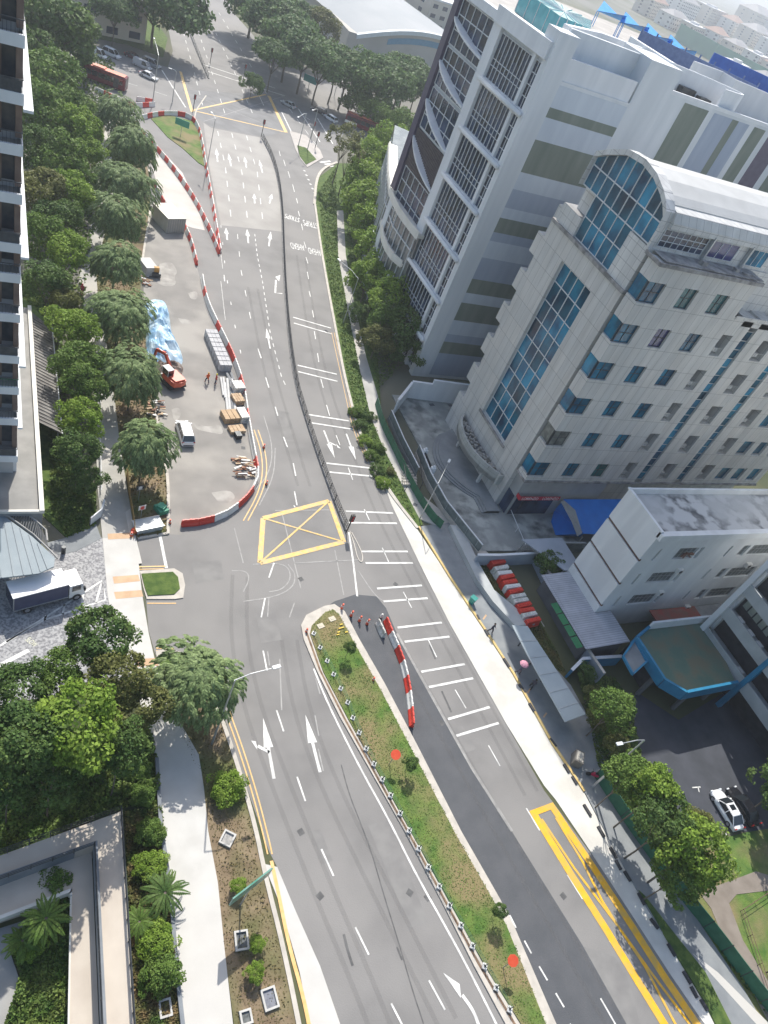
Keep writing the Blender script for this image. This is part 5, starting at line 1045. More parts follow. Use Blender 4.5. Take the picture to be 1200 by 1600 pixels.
chain([(342,398),(334,376),(322,350),(308,322),(292,296),(272,268),(252,243),(234,224),(218,205),(210,192)],'RWRWRW','of the inner curve, counted from its pointed lower end','barriers along the fresh slab')
chain([(344,396),(340,372),(335,340),(330,310),(325,282),(320,255),(316,228),(311,205),(303,190),(290,182),(272,180),(245,181),(228,185),(212,190)],'WRWRWWRWRW','of the outer curve, counted from its pointed lower end','barriers round the grassy worksite island')
chain([(149,143),(165,150),(182,158),(198,163)],'WRWW','in front of the red bus, counted from the left','barriers by the bus')
chain([(199,167),(218,168),(243,166)],'RWRW','of the lower row in the small gap right of the bus','barriers by the gap')
chain([(213,158),(228,160),(244,163)],'WRW','of the upper row in the small gap right of the bus','barriers by the gap')
chain([(241,290),(247,305),(257,322)],'RWW','left of the grey site box top','barriers above the site box')
chain([(601,972),(611,998),(625,1030),(633,1060),(638,1090),(641,1120),(643,1155)],'RWRWRW','on the dark new lane, counted from the top','barriers on the resurfaced lane',1.98)
chain([(588,975),(601,1003)],'D','alongside the red one topping the new lane','barriers on the resurfaced lane')
rr=[(771,884,'R'),(776,893,'D'),(781,901,'W'),(785,907,'R'),(789,915,'R'),(794,922,'W'),(798,929,'R'),(802,937,'D'),(806,944,'D'),(811,951,'R'),(815,959,'R'),(819,966,'D'),(825,975,'R')]
for i,(px,py,t) in enumerate(rr):
    p=g(px+2,py+2,.2); o=bpy.data.objects.new('traffic_barrier',BS[t]); COL.objects.link(o); o.location=(p.x,p.y,.22); o.rotation_euler=(0,0,.1+.05*math.sin(i*2.3)); o.scale=(1.1,1,1)
    tag(o,'%s barrier from the top in the row stored in the walled plot'%ordw(i),'barrier','barriers stored in the walled plot')
# site box, heap, blocks, pipes, timber
q=thing('site_box','weathered grey steel site box at the end of the fresh slab','container',g(262,352)); r_=MB(); v=g(262,352); r_.obox((v.x,v.y,1.4),(3.6,5.6,2.7),.35); r_.build('body',mat('beige_grey_steel',(.40,.38,.33),(.48,.46,.41),.8,6,.7),q); r_=MB()
for k in range(8):
    M_=Matrix.Rotation(.35,3,'Z'); c=Vector((v.x,v.y,1.4))+M_@Vector((-1.6+k*.46,-2.82,0)); r_.obox(c,(.12,.06,2.5),.35)
r_.build('rib',CONC,q); r_=MB(); r_.obox((v.x,v.y,2.78),(3.7,5.7,.06),.35); r_.build('roof',mat('cream_roof',(.56,.53,.46),(.62,.59,.52),.6,5,.6),q)
def blob(mb,poly,h,n,seed,mi=0,bumps=.35,fr=.9,z0=0):
    P=[Vector((p.x,p.y)) for p in poly]; c=sum(P,Vector((0,0)))/len(P); m_=len(P); R=[]
    for i in range(n+1):
        t=i/n; row=[]
        for p in P:
            q_=c+(p-c)*(1-t); z=h*(1-(1-t)**3.0)*(1+bumps*noise.noise(Vector((q_.x*fr,q_.y*fr,seed))))+bumps*.5*noise.noise(Vector((q_.x*2.2,q_.y*2.2,seed))); row.append((q_.x,q_.y,z0+max(0,z) if i else z0))
        R.append(row)
    mb.loft(R,mi,cap=False)
def dense(pts,z,step): 
    P=smooth(gp(pts+[pts[0]],z),2); return [Vector(p) if hasattr(p,'x') else p for p in resample(P,step)]
hp=MB(); blob(hp,dense([(222,480),(232,468),(252,468),(263,480),(268,520),(272,540),(286,555),(285,572),(272,572),(240,566),(226,560),(228,520)],0,.45),1.9,14,3,bumps=.45,fr=.7)
tag(hp.build('covered_heap',mat('blue_plastic_sheet',(.22,.42,.62),(.55,.70,.80),.55,9,.4,bump=.9,bsc=1.3,contrast=(.42,.58)),loc=g(250,540)),'long heap under crumpled pale blue plastic sheeting in the yard','covered heap')
hp=MB(); blob(hp,dense([(240,566),(262,570),(286,568),(287,585),(272,592),(245,588)],0,.45),1.0,8,9,bumps=.6,fr=1.5); tag(hp.build('rubble_heap',mat('rubble_brown',(.14,.10,.08),(.30,.26,.23),2,8,.95,bump=.8),loc=g(262,580)),'brown rubble heap between the blue sheeting and the excavator','rubble heap')
BLK=mat('concrete_block',(.40,.40,.41),(.50,.50,.51),1.5,5,.8)
for i in range(8):
    c=g(329,528).lerp(g(350,578),i/7.); a_=math.atan2((g(350,578)-g(329,528)).y,(g(350,578)-g(329,528)).x); q=MB()
    for k in range(3):
        for j in range(2): q.obox((c.x+math.cos(a_+1.57)*(k-1)*.62,c.y+math.sin(a_+1.57)*(k-1)*.62,.35+j*.62),(1.0,.58,.58),a_)
    q2=q.build('block_pallet',BLK,loc=(c.x,c.y,0)); tag(q2,'%s pallet of grey concrete blocks in the row, counted from the top'%OR[i],'block pallet','pallets of concrete blocks')
PIPE=mat('pale_pipe',(.50,.50,.49),(.58,.58,.57),1,3,.5); PIPD=mat('dark_pipe',(.16,.17,.18),(.22,.23,.24),1,3,.5)
for i,(a_,b_,r_,m_) in enumerate((((345,590),(349,618),.16,PIPE),((349,590),(352,622),.16,PIPE),((351,598),(356,645),.2,PIPE),((355,592),(360,646),.2,PIPE),((359,590),(364,646),.2,PIPD),((363,592),(368,645),.2,PIPE),((354,583),(360,596),.25,PIPD),((360,582),(365,595),.25,PIPD))):
    q=MB(); A_=g(*a_,.2+.05*(i%2));B_=g(*b_,.2+.05*(i%2)); q.tube([A_,B_],r_,8); tag(q.build('pipe',m_,loc=A_),('%s pipe from the left in the bundle stacked by the barriers'%OR[i]),'pipe','bundle of pipes')
def stack(px,py,w,d,h,m,lab,nm='timber_stack',a=.2,n=4):
    p=g(px,py); q=MB()
    for k in range(n):
        for j in range(n): q.obox((p.x+(k-(n-1)/2)*w/n*math.cos(a),p.y+(k-(n-1)/2)*w/n*math.sin(a),.1+h*(j+.5)/n),(w/n*.9,d*(1-.08*((j*k)%3)),h/n*.85),a+.03*((j+k)%3-1))
    tag(q.build(nm,m,loc=p),lab,'stack')
WOODM=mat('timber',(.40,.27,.16),(.55,.42,.28),1.5,5,.8)
stack(370,612,1.6,1.8,1.3,mat('white_bag',(.62,.60,.57),(.7,.69,.66),2,5,.8),'white bagged stack against the barriers beside the pipes','bag_stack'); stack(370,628,1.5,1.8,.8,WOODM,'timber stack directly below the white bags'); stack(362,655,3.0,2.0,.9,mat('tan_board',(.42,.29,.17),(.5,.36,.22),1,4,.8),'tan boards laid in a block below the pipes'); stack(377,655,1.2,2.2,1.2,WPL,'white wrapped pack right of the tan boards','wrapped_pack'); stack(369,674,2.2,1.4,.5,WOODM,'loose pallet of planks below the tan boards'); stack(371,684,.8,1.0,.7,DSTEEL,'small dark box below the planks','tool_box')
random.seed(17)
def junk(px,py,w,d,n,lab,a=0):
    p=g(px,py); q=MB()
    for i in range(n):
        x=p.x+random.uniform(-w,w)/2;y=p.y+random.uniform(-d,d)/2; t=random.uniform(-.5,.5)+a; L=random.uniform(.5,1.4); q.obox((x,y,.1+random.random()*.5),(L,.1+random.random()*.2,.1),t,mi=i%3)
    tag(q.build('scrap_pile',[WOODM,PIPE,mat('rusty_steel',(.22,.09,.05),(.3,.16,.1),2,5,.8)],loc=p),lab,'scrap pile')
junk(382,728,2.2,2.6,26,'pile of scrap timber and steel inside the bend of the barriers'); junk(384,744,2.4,1.0,12,'flat pallet of steel pieces below the scrap pile'); junk(243,640,2.2,3.2,26,'clutter of tools on the verge below the excavator tree'); junk(228,440,1.6,3.0,16,'grey materials stacked on the verge above the blue heap'); junk(250,582,3.0,2.0,22,'tangle of steel bars beside the excavator boom')
q=thing('cable_reel','small rust and yellow machine standing above the blue heap','machine',g(243,432)); p=g(243,432); r_=MB(); r_.box(p.x-.7,p.x+.7,p.y-.7,p.y+.7,.2,.9); r_.build('base',DSTEEL,q); r_=MB(); r_.tube([(p.x-.4,p.y,1.3),(p.x+.4,p.y,1.3)],.5,12); r_.build('drum',mat('ochre_paint',(.5,.26,.05),(.6,.32,.08),2,4,.6),q)
q=thing('generator','grey boxy generator by the verge above the blue heap','generator',g(230,425)); p=g(230,425); r_=MB(); r_.obox((p.x,p.y,.95),(2,3.2,1.5),.3); r_.build('body',mat('machine_grey',(.4,.39,.38),(.5,.49,.47),1,5,.6),q); r_=MB(); r_.obox((p.x,p.y,.12),(2.1,3.3,.2),.3); r_.build('skid',DSTEEL,q)
# =================== VEHICLES ===================
CARW=mat('white_car_paint',(.78,.79,.80),None,rough=.22,spec=.6); CGL=mat('car_glass',(.02,.025,.03),None,rough=.08,spec=.9); TL=mat('tail_light',(.45,.01,.01),None,rough=.3); HL=mat('head_light',(.75,.78,.8),None,rough=.15); RIM=mat('wheel_rim',(.5,.5,.52),None,rough=.35,metal=.7)
def paint(n,c): return mat(n,c,None,rough=.25,spec=.6)
def wheelset(par,xs_,w,r=.33,trd=.22):
    for x in xs_:
        for s in (-1,1):
            m_=MB(); m_.tube([(x,s*(w/2-trd),r),(x,s*(w/2-.02),r)],r,16); wh=m_.build('wheel',BLACK,par,world=False); m_=MB(); m_.tube([(x,s*(w/2-.03),r),(x,s*(w/2-.005),r)],r*.6,10); m_.build('rim',RIM,wh,world=False)
def vehicle(name,label,cat,loc,rz,L=4.5,W=1.8,H=1.45,kind='saloon',pm=None,grp=None,sun=False):
    o=thing(name,label,cat,loc,rz,grp); pm=pm or CARW; hb={'saloon':.92,'mpv':1.0,'van':1.05,'suv':1.05}[kind]
    mb=MB(); st={'saloon':[(-.5,.62,.55),(-.485,.72,.86),(-.36,.84,.94),(-.1,.9,.95),(.2,.9,.93),(.36,.86,.86),(.47,.74,.72),(.5,.6,.5)],'mpv':[(-.5,.8,.9),(-.47,.86,1),(-.2,.9,1.),(.2,.9,.98),(.38,.86,.9),(.48,.72,.7),(.5,.6,.5)]}['saloon' if kind=='saloon' else 'mpv']
    secs=[]
    for x,wf,hf in st:
        w=W/2*wf/.9; h=hb*hf*.95; secs.append([(x*L,-w*.9,.2),(x*L,w*.9,.2),(x*L,w,.38),(x*L,w,h*.72),(x*L,w*.93,h*.93),(x*L,w*.6,h*1.0),(x*L,-w*.6,h*1.0),(x*L,-w*.93,h*.93),(x*L,-w,h*.72),(x*L,-w,.38)])
    mb.loft(secs); mb.build('body',pm,o,world=False,smooth=False)
    # greenhouse: x stations of belt and roof
    if kind=='saloon': xb0,xr0,xr1,xb1=-.40,-.24,.08,.25
    elif kind=='van': xb0,xr0,xr1,xb1=-.49,-.47,.22,.38
    else: xb0,xr0,xr1,xb1=-.48,-.40,.16,.33
    zb=hb*.92; bw=W/2*.9; rw=W/2*.74
    gh=MB(); gh.loft([[(xb0*L,-bw,zb),(xb1*L,-bw,zb),(xb1*L,bw,zb),(xb0*L,bw,zb)],[(xr0*L,-rw,H-.05),(xr1*L,-rw,H-.05),(xr1*L,rw,H-.05),(xr0*L,rw,H-.05)]]); gh.build('windows',CGL,o,world=False)
    rf=MB(); a0=xr0*L-.02; a1=xr1*L+.02; rf.loft([[(a0,-rw*1.03,H-.08),(a1,-rw*1.03,H-.08),(a1,rw*1.03,H-.08),(a0,rw*1.03,H-.08)],[(a0+.1,-rw*.85,H),(a1-.1,-rw*.85,H),(a1-.1,rw*.85,H),(a0+.1,rw*.85,H)]])
    for s in (-1,1):
        for xb,xr in ((xb0,xr0),(xb1,xr1),((xb0+xb1)/2,(xr0+xr1)/2)): rf.bar((xb*L,s*bw*1.0,zb),(xr*L,s*rw*1.01,H-.06),.07,.07)
        if kind=='van': rf.add([(xb0*L,s*bw*1.01,zb),(.02*L,s*bw*1.01,zb),(.02*L,s*rw*1.02,H-.06),(xr0*L,s*rw*1.02,H-.06)],[(0,1,2,3)])
    rp_=rf.build('roof',pm,o,world=False)
    if sun: s_=MB(); s_.box(-.1*L,.03*L,-rw*.55,rw*.55,H,H+.012); s_.build('sunroof',CGL,rp_,world=False)
    for s in (-1,1):
        m_=MB(); m_.obox((xb1*L-.25,s*(W/2+.08),zb+.08),(.14,.2,.14)); m_.build('mirror',pm,o,world=False)
        m_=MB(); m_.obox((.475*L,s*W*.36,.62),(.16,.34,.14)); m_.build('headlight',HL,o,world=False)
        m_=MB(); m_.obox((-.487*L,s*W*.38,.78),(.1,.28,.2)); m_.build('taillight',TL,o,world=False)
    m_=MB(); m_.box(-.505*L,-.49*L,-W*.35,W*.35,.28,.42); m_.box(.49*L,.505*L,-W*.35,W*.35,.28,.45); m_.build('bumper',BLACK,o,world=False)
    wheelset(o,(-.3*L,.31*L),W,.32); return o
def dirang(a,b): d=g(*b)-g(*a); return math.atan2(d.y,d.x)
def vat(a,b,z=0): p=(g(*a,z)+g(*b,z))/2; return (p.x,p.y,.03)
vehicle('parked_car','white people carrier parked alone in the yard','car',vat((286,692),(291,665),.3)[:2]+(.03,),dirang((293,694),(282,656)),4.7,1.82,1.65,'mpv')
vehicle('parked_car','white saloon with a dark sunroof in the shaded car park','car',vat((1150,1287),(1122,1243),.6)[:2]+(.06,),dirang((1150,1285),(1120,1235)),4.7,1.85,1.45,'saloon',sun=True)
vehicle('parked_car','black saloon tight beside the white saloon in the car park','car',vat((1176,1282),(1146,1238),.6)[:2]+(.06,),dirang((1176,1282),(1146,1236)),4.6,1.82,1.42,'saloon',pm=paint('black_car_paint',(.015,.016,.02)))
vehicle('car','silver grey saloon waiting at the far junction mouth','car',g(450,166),dirang((462,172),(440,160)),4.6,1.8,1.45,'saloon',pm=paint('silver_paint',(.5,.52,.53)))
vehicle('car','black car behind the silver saloon at the far junction','car',g(497,176),dirang((512,182),(484,170)),4.6,1.8,1.5,'suv',pm=paint('black_car_paint',(0,0,0)))
vehicle('car','white car half hidden by the thin trunked tree','car',g(516,188),dirang((525,195),(508,184)),4.5,1.8,1.5,'mpv')
G6='vehicles queuing above the red bus'
RB=dirang((150,85),(176,97))
for (px,py),kd,pc,l,nm,L,H in (((152,88),'van',None,'white panel van, leftmost in the queue above the bus','van',4.8,1.9),((174,88),'suv',None,'white off-roader right of the leftmost van','car',4.7,1.85),((208,92),'saloon',(.10,.02,.03),'dark maroon car in the shade of the far tree','car',4.5,1.45),((222,106),'van',(.45,.47,.5),'silver van beside the white saloon in the queue','van',4.8,1.9),((236,103),'suv',(.3,.32,.35),'grey pickup at the front of the rear lane','car',5,1.8),((232,122),'saloon',None,'white saloon nearest the junction, below the silver van','car',4.7,1.45)):
    vehicle(nm,l,nm,g(px,py),RB,L,1.8,H,kd,pm=paint('paint_%d'%px,pc) if pc else None,grp=G6)
G7='cars under the far trees'
for (px,py),pc,l in (((505,92),(.3,.03,.03),'red car under the trees by the tan forecourt'),((535,122),None,'white car in the far car park, leftmost of three'),((554,128),None,'white car in the far car park, middle of three'),((570,132),(.6,.62,.6),'pale car in the far car park, rightmost of three'),((470,82),(.4,.02,.02),'dark red car behind the far verge'),((415,55),(.5,.5,.5),'grey car in the tree shade at the top'),((440,75),(.6,.6,.6),'pale car in the tree shade above the junction'),((600,172),(.1,.1,.12),'dark car on the shaded far road')):
    vehicle('car',l,'car',g(px,py),dirang((500,90),(560,125)),4.5,1.8,1.5,'mpv',pm=paint('paintb_%d'%px,pc) if pc else None,grp=G7)
# buses
def bus(label,c,rz,L,pm,roofm):
    o=thing('bus',label,'bus',c,rz); W=2.55;H=3.2; mb=MB(); secs=[]
    for x in (-L/2,-L/2+.15,L/2-.3,L/2): k=.94 if abs(x)>=L/2-.01 else 1; secs.append([(x,-W/2*k,.35),(x,W/2*k,.35),(x,W/2*k,2.9),(x,W/2*.86,H*.985 if k==1 else 3.0),(x,-W/2*.86,H*.985 if k==1 else 3.0),(x,-W/2*k,2.9)])
    mb.loft(secs); mb.build('body',pm,o,world=False)
    m_=MB(); m_.box(-L/2+.3,L/2-.4,-W/2*.8,W/2*.8,H-.06,H+.03); m_.box(-1.5,1.2,-.8,.8,H+.03,H+.25); m_.build('roof',roofm,o,world=False)
    for s in (-1,1):
        m_=MB(); n=int(L/1.5)
        for i in range(n): x=-L/2+.4+i*(L-.9)/n; m_.box(x,x+(L-.9)/n-.1,s*(W/2-.01),s*(W/2+.012),1.35,2.45)
        m_.build('window',CGL,o,world=False)
    m_=MB(); m_.box(L/2-.01,L/2+.02,-1.05,1.05,1.1,2.6); m_.build('windscreen',CGL,o,world=False)
    m_=MB(); m_.box(L*.28,L*.28+1.2,-W/2-.015,-W/2+.01,.5,2.5); m_.build('door',DSTEEL,o,world=False)
    m_=MB(); m_.box(-L/2,-L*.2,-W/2-.013,-W/2+.01,.5,1.25); m_.build('white_skirt',WPL,o,world=False)
    wheelset(o,(-L*.3,L*.33),W,.48,.3); return o
BR=paint('bus_maroon',(.16,.02,.03)); BO=mat('bus_roof_red',(.62,.16,.09),(.70,.22,.13),.5,3,.5)
a_=g(112,112);b_=g(198,144); bus('long red single deck bus at the left of the far junction',((a_.x+b_.x)/2,(a_.y+b_.y)/2,.03),math.atan2((b_-a_).y,(b_-a_).x),(b_-a_).length*.97,BR,BO)
a_=g(545,194);b_=g(592,212); bus('red bus glimpsed over the far hedge',((a_.x+b_.x)/2,(a_.y+b_.y)/2,.03),math.atan2((b_-a_).y,(b_-a_).x),12,BR,BO)
# lorry
rz=dirang((22,948),(106,926)); p=(g(25,944,1.0)+g(125,912,1.0))/2; ly=thing('lorry','white box lorry with sides coloured dark as shade on the cobbled driveway','lorry',(p.x,p.y,.1),rz); BLS=mat('shaded_side_navy',(.05,.06,.12),(.07,.08,.15),1,3,.5)
nr=1.6
def lb(nm,m_,*boxes,par=ly):
    q=MB()
    for b_ in boxes: q.box(*b_)
    return q.build(nm,m_,par,world=False)
bx_=lb('cargo_box',BLS,(-3.6,1.5,-.95+nr*0,1.2,.85,2.75)); lb('cargo_roof',mat('lorry_roof',(.86,.86,.86),(.9,.9,.9),1,2,.5),(-3.62,1.52,-.97,1.22,2.75,2.85),par=bx_); lb('side_rail',STEEL,(-3.6,1.5,-1.0,-.95,.8,.9),(-3.6,-3.52,-1.0,1.2,.8,2.8),par=bx_)  # cargo sides get navy to stand for their shadow side
q=MB(); q.loft([[(1.65,-.9,.5),(1.65,1.15,.5),(1.65,1.15,2.3),(1.65,-.9,2.3)],[(2.9,-.9,.5),(2.9,1.15,.5),(2.9,1.1,2.3),(2.9,-.85,2.3)],[(3.25,-.88,.5),(3.25,1.12,.5),(3.2,1.08,1.4),(3.2,-.85,1.4)]]); q.build('cab',CARW,ly,world=False)
lb('cab_roof',CARW,(1.66,2.85,-.88,1.13,2.3,2.36)); q=MB(); q.add([(2.93,-.82,2.22),(3.22,-.84,1.45),(3.22,1.06,1.45),(2.93,1.04,2.22)],[(0,1,2,3)]); q.box(1.9,2.75,-.915,-.9,1.45,2.15); q.box(1.9,2.75,1.15,1.165,1.45,2.15); q.build('window',CGL,ly,world=False)
lb('chassis',BLACK,(-3.4,3.1,-.5,.7,.4,.8)); lb('mirror',BLACK,(3.0,3.12,-1.25,-.95,1.5,2.0)); 
q=bpy.data.objects.new('axle_group',None); bpy.data.objects.remove(q)
for x in (-2.3,2.4):
    for y0,y1 in ((-.98,-.68),(.92,1.2)):
        m_=MB(); m_.tube([(x,y0,.42),(x,y1,.42)],.42,14); wh=m_.build('wheel',BLACK,ly,world=False); m_=MB(); m_.tube([(x,y0-.01 if y0<0 else y1-.02,.42),(x,y0+.02 if y0<0 else y1+.01,.42)],.24,10); m_.build('rim',RIM,wh,world=False)
# excavator
ex=thing('excavator','orange excavator with folded boom beside the blue heap','excavator',g(268,600),dirang((278,604),(240,566))); EO=mat('excavator_orange',(.60,.09,.04),(.68,.12,.06),1,4,.45)
q=MB(); 
for s in (-1,1):
    secs=[[(x,s*1.0-.25,z),(x,s*1.0+.25,z)] for x,z in ()]
    q.loft([[(-1.4,y,.15),(-1.7,y,.45),(-1.4,y,.75),(1.4,y,.75),(1.7,y,.45),(1.4,y,.15)] for y in (s*1.0-.25,s*1.0+.25)])
q.build('track',BLACK,ex,world=False)
q=MB(); q.loft([[(-1.75,-.95,z),(-1.2,-1.1,z),(.9,-1.1,z),(.9,1.1,z),(-1.2,1.1,z),(-1.75,.95,z),(-1.95,0,z)] for z in (.85,1.6)]); q.loft([[(-1.7,-.8,z),(-.4,-.9,z),(-.4,.9,z),(-1.7,.8,z)] for z in (1.6,1.85)]); q.build('body',EO,ex,world=False)
q=MB(); q.box(-.2,1.1,.15,1.05,1.6,2.55); cb_=q.build('cab',CGL,ex,world=False); q=MB(); q.box(-.25,1.15,.1,1.1,2.55,2.64)
for x in (-.2,1.1):
    for y in (.15,1.05): q.bar((x,y,1.6),(x,y,2.6),.09)
q.build('cab_frame',mat('cab_grey',(.5,.5,.5),(.55,.55,.55),2,2,.5),cb_,world=False)
q=MB(); q.bar((.9,-.35,1.5),(2.7,-.35,3.2),.3,.45); q.bar((2.7,-.35,3.2),(4.6,-.35,2.6),.28,.42); q.build('boom',EO,ex,world=False); q=MB(); q.bar((4.6,-.35,2.7),(5.1,-.35,.9),.22,.32); q.build('dipper_arm',EO,ex,world=False)
q=MB(); q.loft([[(4.8,y,.9),(5.5,y,.8),(5.5,y,.2),(5.0,y,.05),(4.7,y,.4)] for y in (-.75,.05)]); q.build('bucket',DSTEEL,ex,world=False); q=MB(); q.bar((1.2,-.35,1.3),(2.2,-.35,2.4),.12); q.bar((2.4,-.35,3.3),(4.2,-.35,3.0),.12); q.build('hydraulic_ram',STEEL,ex,world=False)
# =================== PEOPLE ===================
SKIN=mat('skin',(.42,.26,.18),None,rough=.6)
def person(px,py,z0,label,top,legs,hair=(.02,.018,.015),face=0,walk=.25,hold=None,seat=False,grp=None):
    p=g(px,py,z0); o=thing('person',label,'person',(p.x,p.y,z0),face,grp)
    me=bpy.data.meshes.new('body'); k=walk
    V=[(0,0,.95),(0,0,1.15),(0,0,1.40),(0,0,1.52),(.02,0,1.62),(0,.20,1.38),(.10,.27,1.12),(.28,.22,1.05),(0,-.20,1.38),(-.05,-.27,1.12),(.12,-.26,.92),(0,.1,.90),(k*.8,.11,.50),(k,.11,.08),(k+.17,.11,.04),(0,-.1,.90),(-k*.4,-.11,.50),(-k*1.3,-.11,.10),(-k*1.2+.17,-.11,.05)]
    if seat: V[11]=(.05,.12,.88);V[12]=(.42,.16,.82);V[13]=(.35,.17,.35);V[14]=(.5,.17,.3);V[15]=(.05,-.12,.88);V[16]=(.42,-.16,.82);V[17]=(.35,-.17,.35);V[18]=(.5,-.17,.3);V[7]=(.42,.22,1.05);V[10]=(.42,-.22,1.05)
    E_=[(0,1),(1,2),(2,3),(3,4),(2,5),(5,6),(6,7),(2,8),(8,9),(9,10),(0,11),(11,12),(12,13),(13,14),(0,15),(15,16),(16,17),(17,18)]
    me.from_pydata(V,E_,[]); b=bpy.data.objects.new('body',me); COL.objects.link(b); b.parent=o
    mod=b.modifiers.new('skin','SKIN'); R=[.16,.14,.17,.06,.10,.075,.05,.04,.075,.05,.04,.10,.075,.05,.04,.10,.075,.05,.04]
    for i,sv_ in enumerate(me.skin_vertices[0].data): sv_.radius=(R[i],R[i]*(1.15 if i in(1,2) else 1)); sv_.use_root=(i==0)
    b.modifiers.new('sub','SUBSURF').levels=1; b.modifiers['sub'].render_levels=2
    me.materials.append(mat('cloth_%s'%label[:12].replace(' ','_'),top,None,rough=.8))
    q=MB(); q.ball((.01,0,1.68),.125,10); q.build('head',SKIN,o,world=False); q=MB(); q.ball((-.02,0,1.71),.135,10); q.build('hair',mat('hair_%d%d'%(int(hair[0]*99),int(hair[1]*99)),hair,None,rough=.7),o,world=False)
    q=MB(); 
    for s in (1,-1):
        i0=11 if s>0 else 15; q.tube([Vector(V[i0]),Vector(V[i0+1]),Vector(V[i0+2])],[.125,.095,.065],8)
    q.build('trousers',mat('legs_%d%d%d'%tuple(int(c*99) for c in legs),legs,None,rough=.8),o,world=False)
    q=MB()
    for i in (7,10):
        h_=Vector(V[i]); q.ball(h_,.045,8,sq=(1.3,.8,.6))
        for f_ in range(4): q.tube([h_+Vector((.03,-.03+f_*.02,0)),h_+Vector((.10-.008*abs(f_-1.5),-.035+f_*.023,-.02))],.009,5)
        q.tube([h_+Vector((0,.04,0)),h_+Vector((.05,.065,-.01))],.01,5)
    q.build('hands',SKIN,o,world=False); return o
person(765,988,.16,'pedestrian in dark clothes walking on the shaded pavement','' or (.04,.04,.06),(.03,.03,.05),face=-1.2)
person(808,1052,.16,'pedestrian under a pink umbrella beside the shelter roof',(.08,.07,.12),(.05,.05,.07),face=-1)
p=g(808,1052,.16); um=thing('umbrella','open pink umbrella held by a pedestrian on the shaded pavement','umbrella',(p.x,p.y,.16)); q=MB(); secs=[]
for r_,z_ in ((.02,2.25),(.25,2.2),(.45,2.08),(.58,1.92)): secs.append([(r_*math.cos(t*.785),r_*math.sin(t*.785),z_) for t in range(8)])
q.loft(secs,cap=False); q.build('canopy',mat('pink_fabric',(.55,.25,.32),(.62,.3,.38),3,2,.8),um,world=False); q=MB(); q.bar((0,0,1.05),(0,0,2.2),.025); q.build('shaft',DSTEEL,um,world=False)
person(828,1075,.16,'pedestrian in black half under the shelter edge',(.02,.02,.02),(.02,.02,.02),face=.8)
person(323,598,.02,'worker in an orange vest and dark trousers by the pallets',(.7,.12,.03),(.06,.06,.09),hair=(.6,.3,.03),face=2)
person(336,600,.02,'worker in a red top stooping near the pipes',(.5,.05,.03),(.1,.1,.14),hair=(.6,.5,.03),face=0,walk=.1)
person(430,85,.02,'distant pedestrian waiting on the far kerb',(.1,.1,.1),(.1,.1,.1))
def bike(px,py,z0,label,rz,col):
    p=g(px,py,z0); o=thing('motorcycle',label,'motorcycle',(p.x,p.y,z0),rz)
    for x in (-.65,.65): q=MB(); q.tube([(x,-.05,.3),(x,.05,.3)],.3,14); q.build('wheel',BLACK,o,world=False)
    q=MB(); q.loft([[(x,-w_,z0_),(x,w_,z0_),(x,w_*.8,z1_),(x,-w_*.8,z1_)] for x,w_,z0_,z1_ in ((-.7,.1,.5,.7),(-.2,.15,.35,.75),(.2,.14,.35,.85),(.45,.1,.4,.8))]); q.build('body',mat('bike_%d'%px,col,None,rough=.3),o,world=False)
    q=MB(); q.bar((.6,0,.35),(.45,0,1.0),.07); q.bar((.45,-.3,1.02),(.45,.3,1.02),.04); q.build('handlebar',DSTEEL,o,world=False); q=MB(); q.box(-.55,.15,-.12,.12,.72,.82); q.build('seat',BLACK,o,world=False); return o
bike(128,462,.12,'red motorcycle ridden up the narrow garden footpath',1.35,(.45,.02,.02)); person(128,460,.1,'rider in a red jacket on the motorcycle on the garden footpath',(.4,.03,.04),(.05,.05,.05),hair=(.4,.02,.02),face=1.35,seat=True)
bike(247,642,.05,'dark motorcycle parked by the yard kerb',1.2,(.05,.05,.06)); bike(926,1214,.16,'red and black motorcycle parked under the tall right lamp',2.6,(.5,.02,.08))
def posts(P,z0,z1,w,m,par):
    for p in P: q=MB(); q.bar((p.x,p.y,z0),(p.x,p.y,z1),w); q.build('post',m,par)
# =================== STREET FURNITURE ===================
def lamp(base,elbow,head,label,r=.09,zb=.1,tw=None,hz=None):
    B_=g(*base,zb); h=hz or hgt((B_.x,B_.y,0),*elbow); h=max(h,4); o=thing('street_lamp',label,'street lamp',(B_.x,B_.y,zb),0,'street lamps'); T_=Vector((B_.x,B_.y,h)); Hd=g(*head,h+.3)
    d=Hd-T_; 
    q=MB(); q.tube([B_,Vector((B_.x,B_.y,h*.5)),T_],[r*1.3,r,r*.7],8); q.build('pole',STEEL,o); q=MB(); q.tube([T_,T_+d*.35+Vector((0,0,.25)),Hd-d*.12],[r*.65,r*.5,r*.4],6); q.build('arm',STEEL,o)
    a=math.atan2(d.y,d.x); q=MB(); q.obox(Hd,(.75,.32,.12),a); q.build('lamp_head',mat('lamp_head',(.7,.72,.72),(.76,.78,.78),3,2,.4),o); return o
lamp((331,1162),(368,1063),(432,1042),'street lamp with its arm over the arrows, beside the nearest feathery tree')
lamp((925,1230),(1003,1153),(968,1162),'tall street lamp at the end of the shaded pavement',r=.12)
lamp((655,812),(684,728),(702,720),'street lamp rising from the grass strip by the white steps',r=.07,hz=7)
lamp((536,505),(552,415),(530,406),'curved side lamp over the right verge, level with the turn arrow',r=.07,hz=9)
lamp((466,228),(475,190),(466,183),'far lamp on the paved corner by the zebra crossing',r=.09,hz=8)
lamp((480,235),(488,180),(489,172),'second far lamp on the paved corner',r=.09,hz=10)
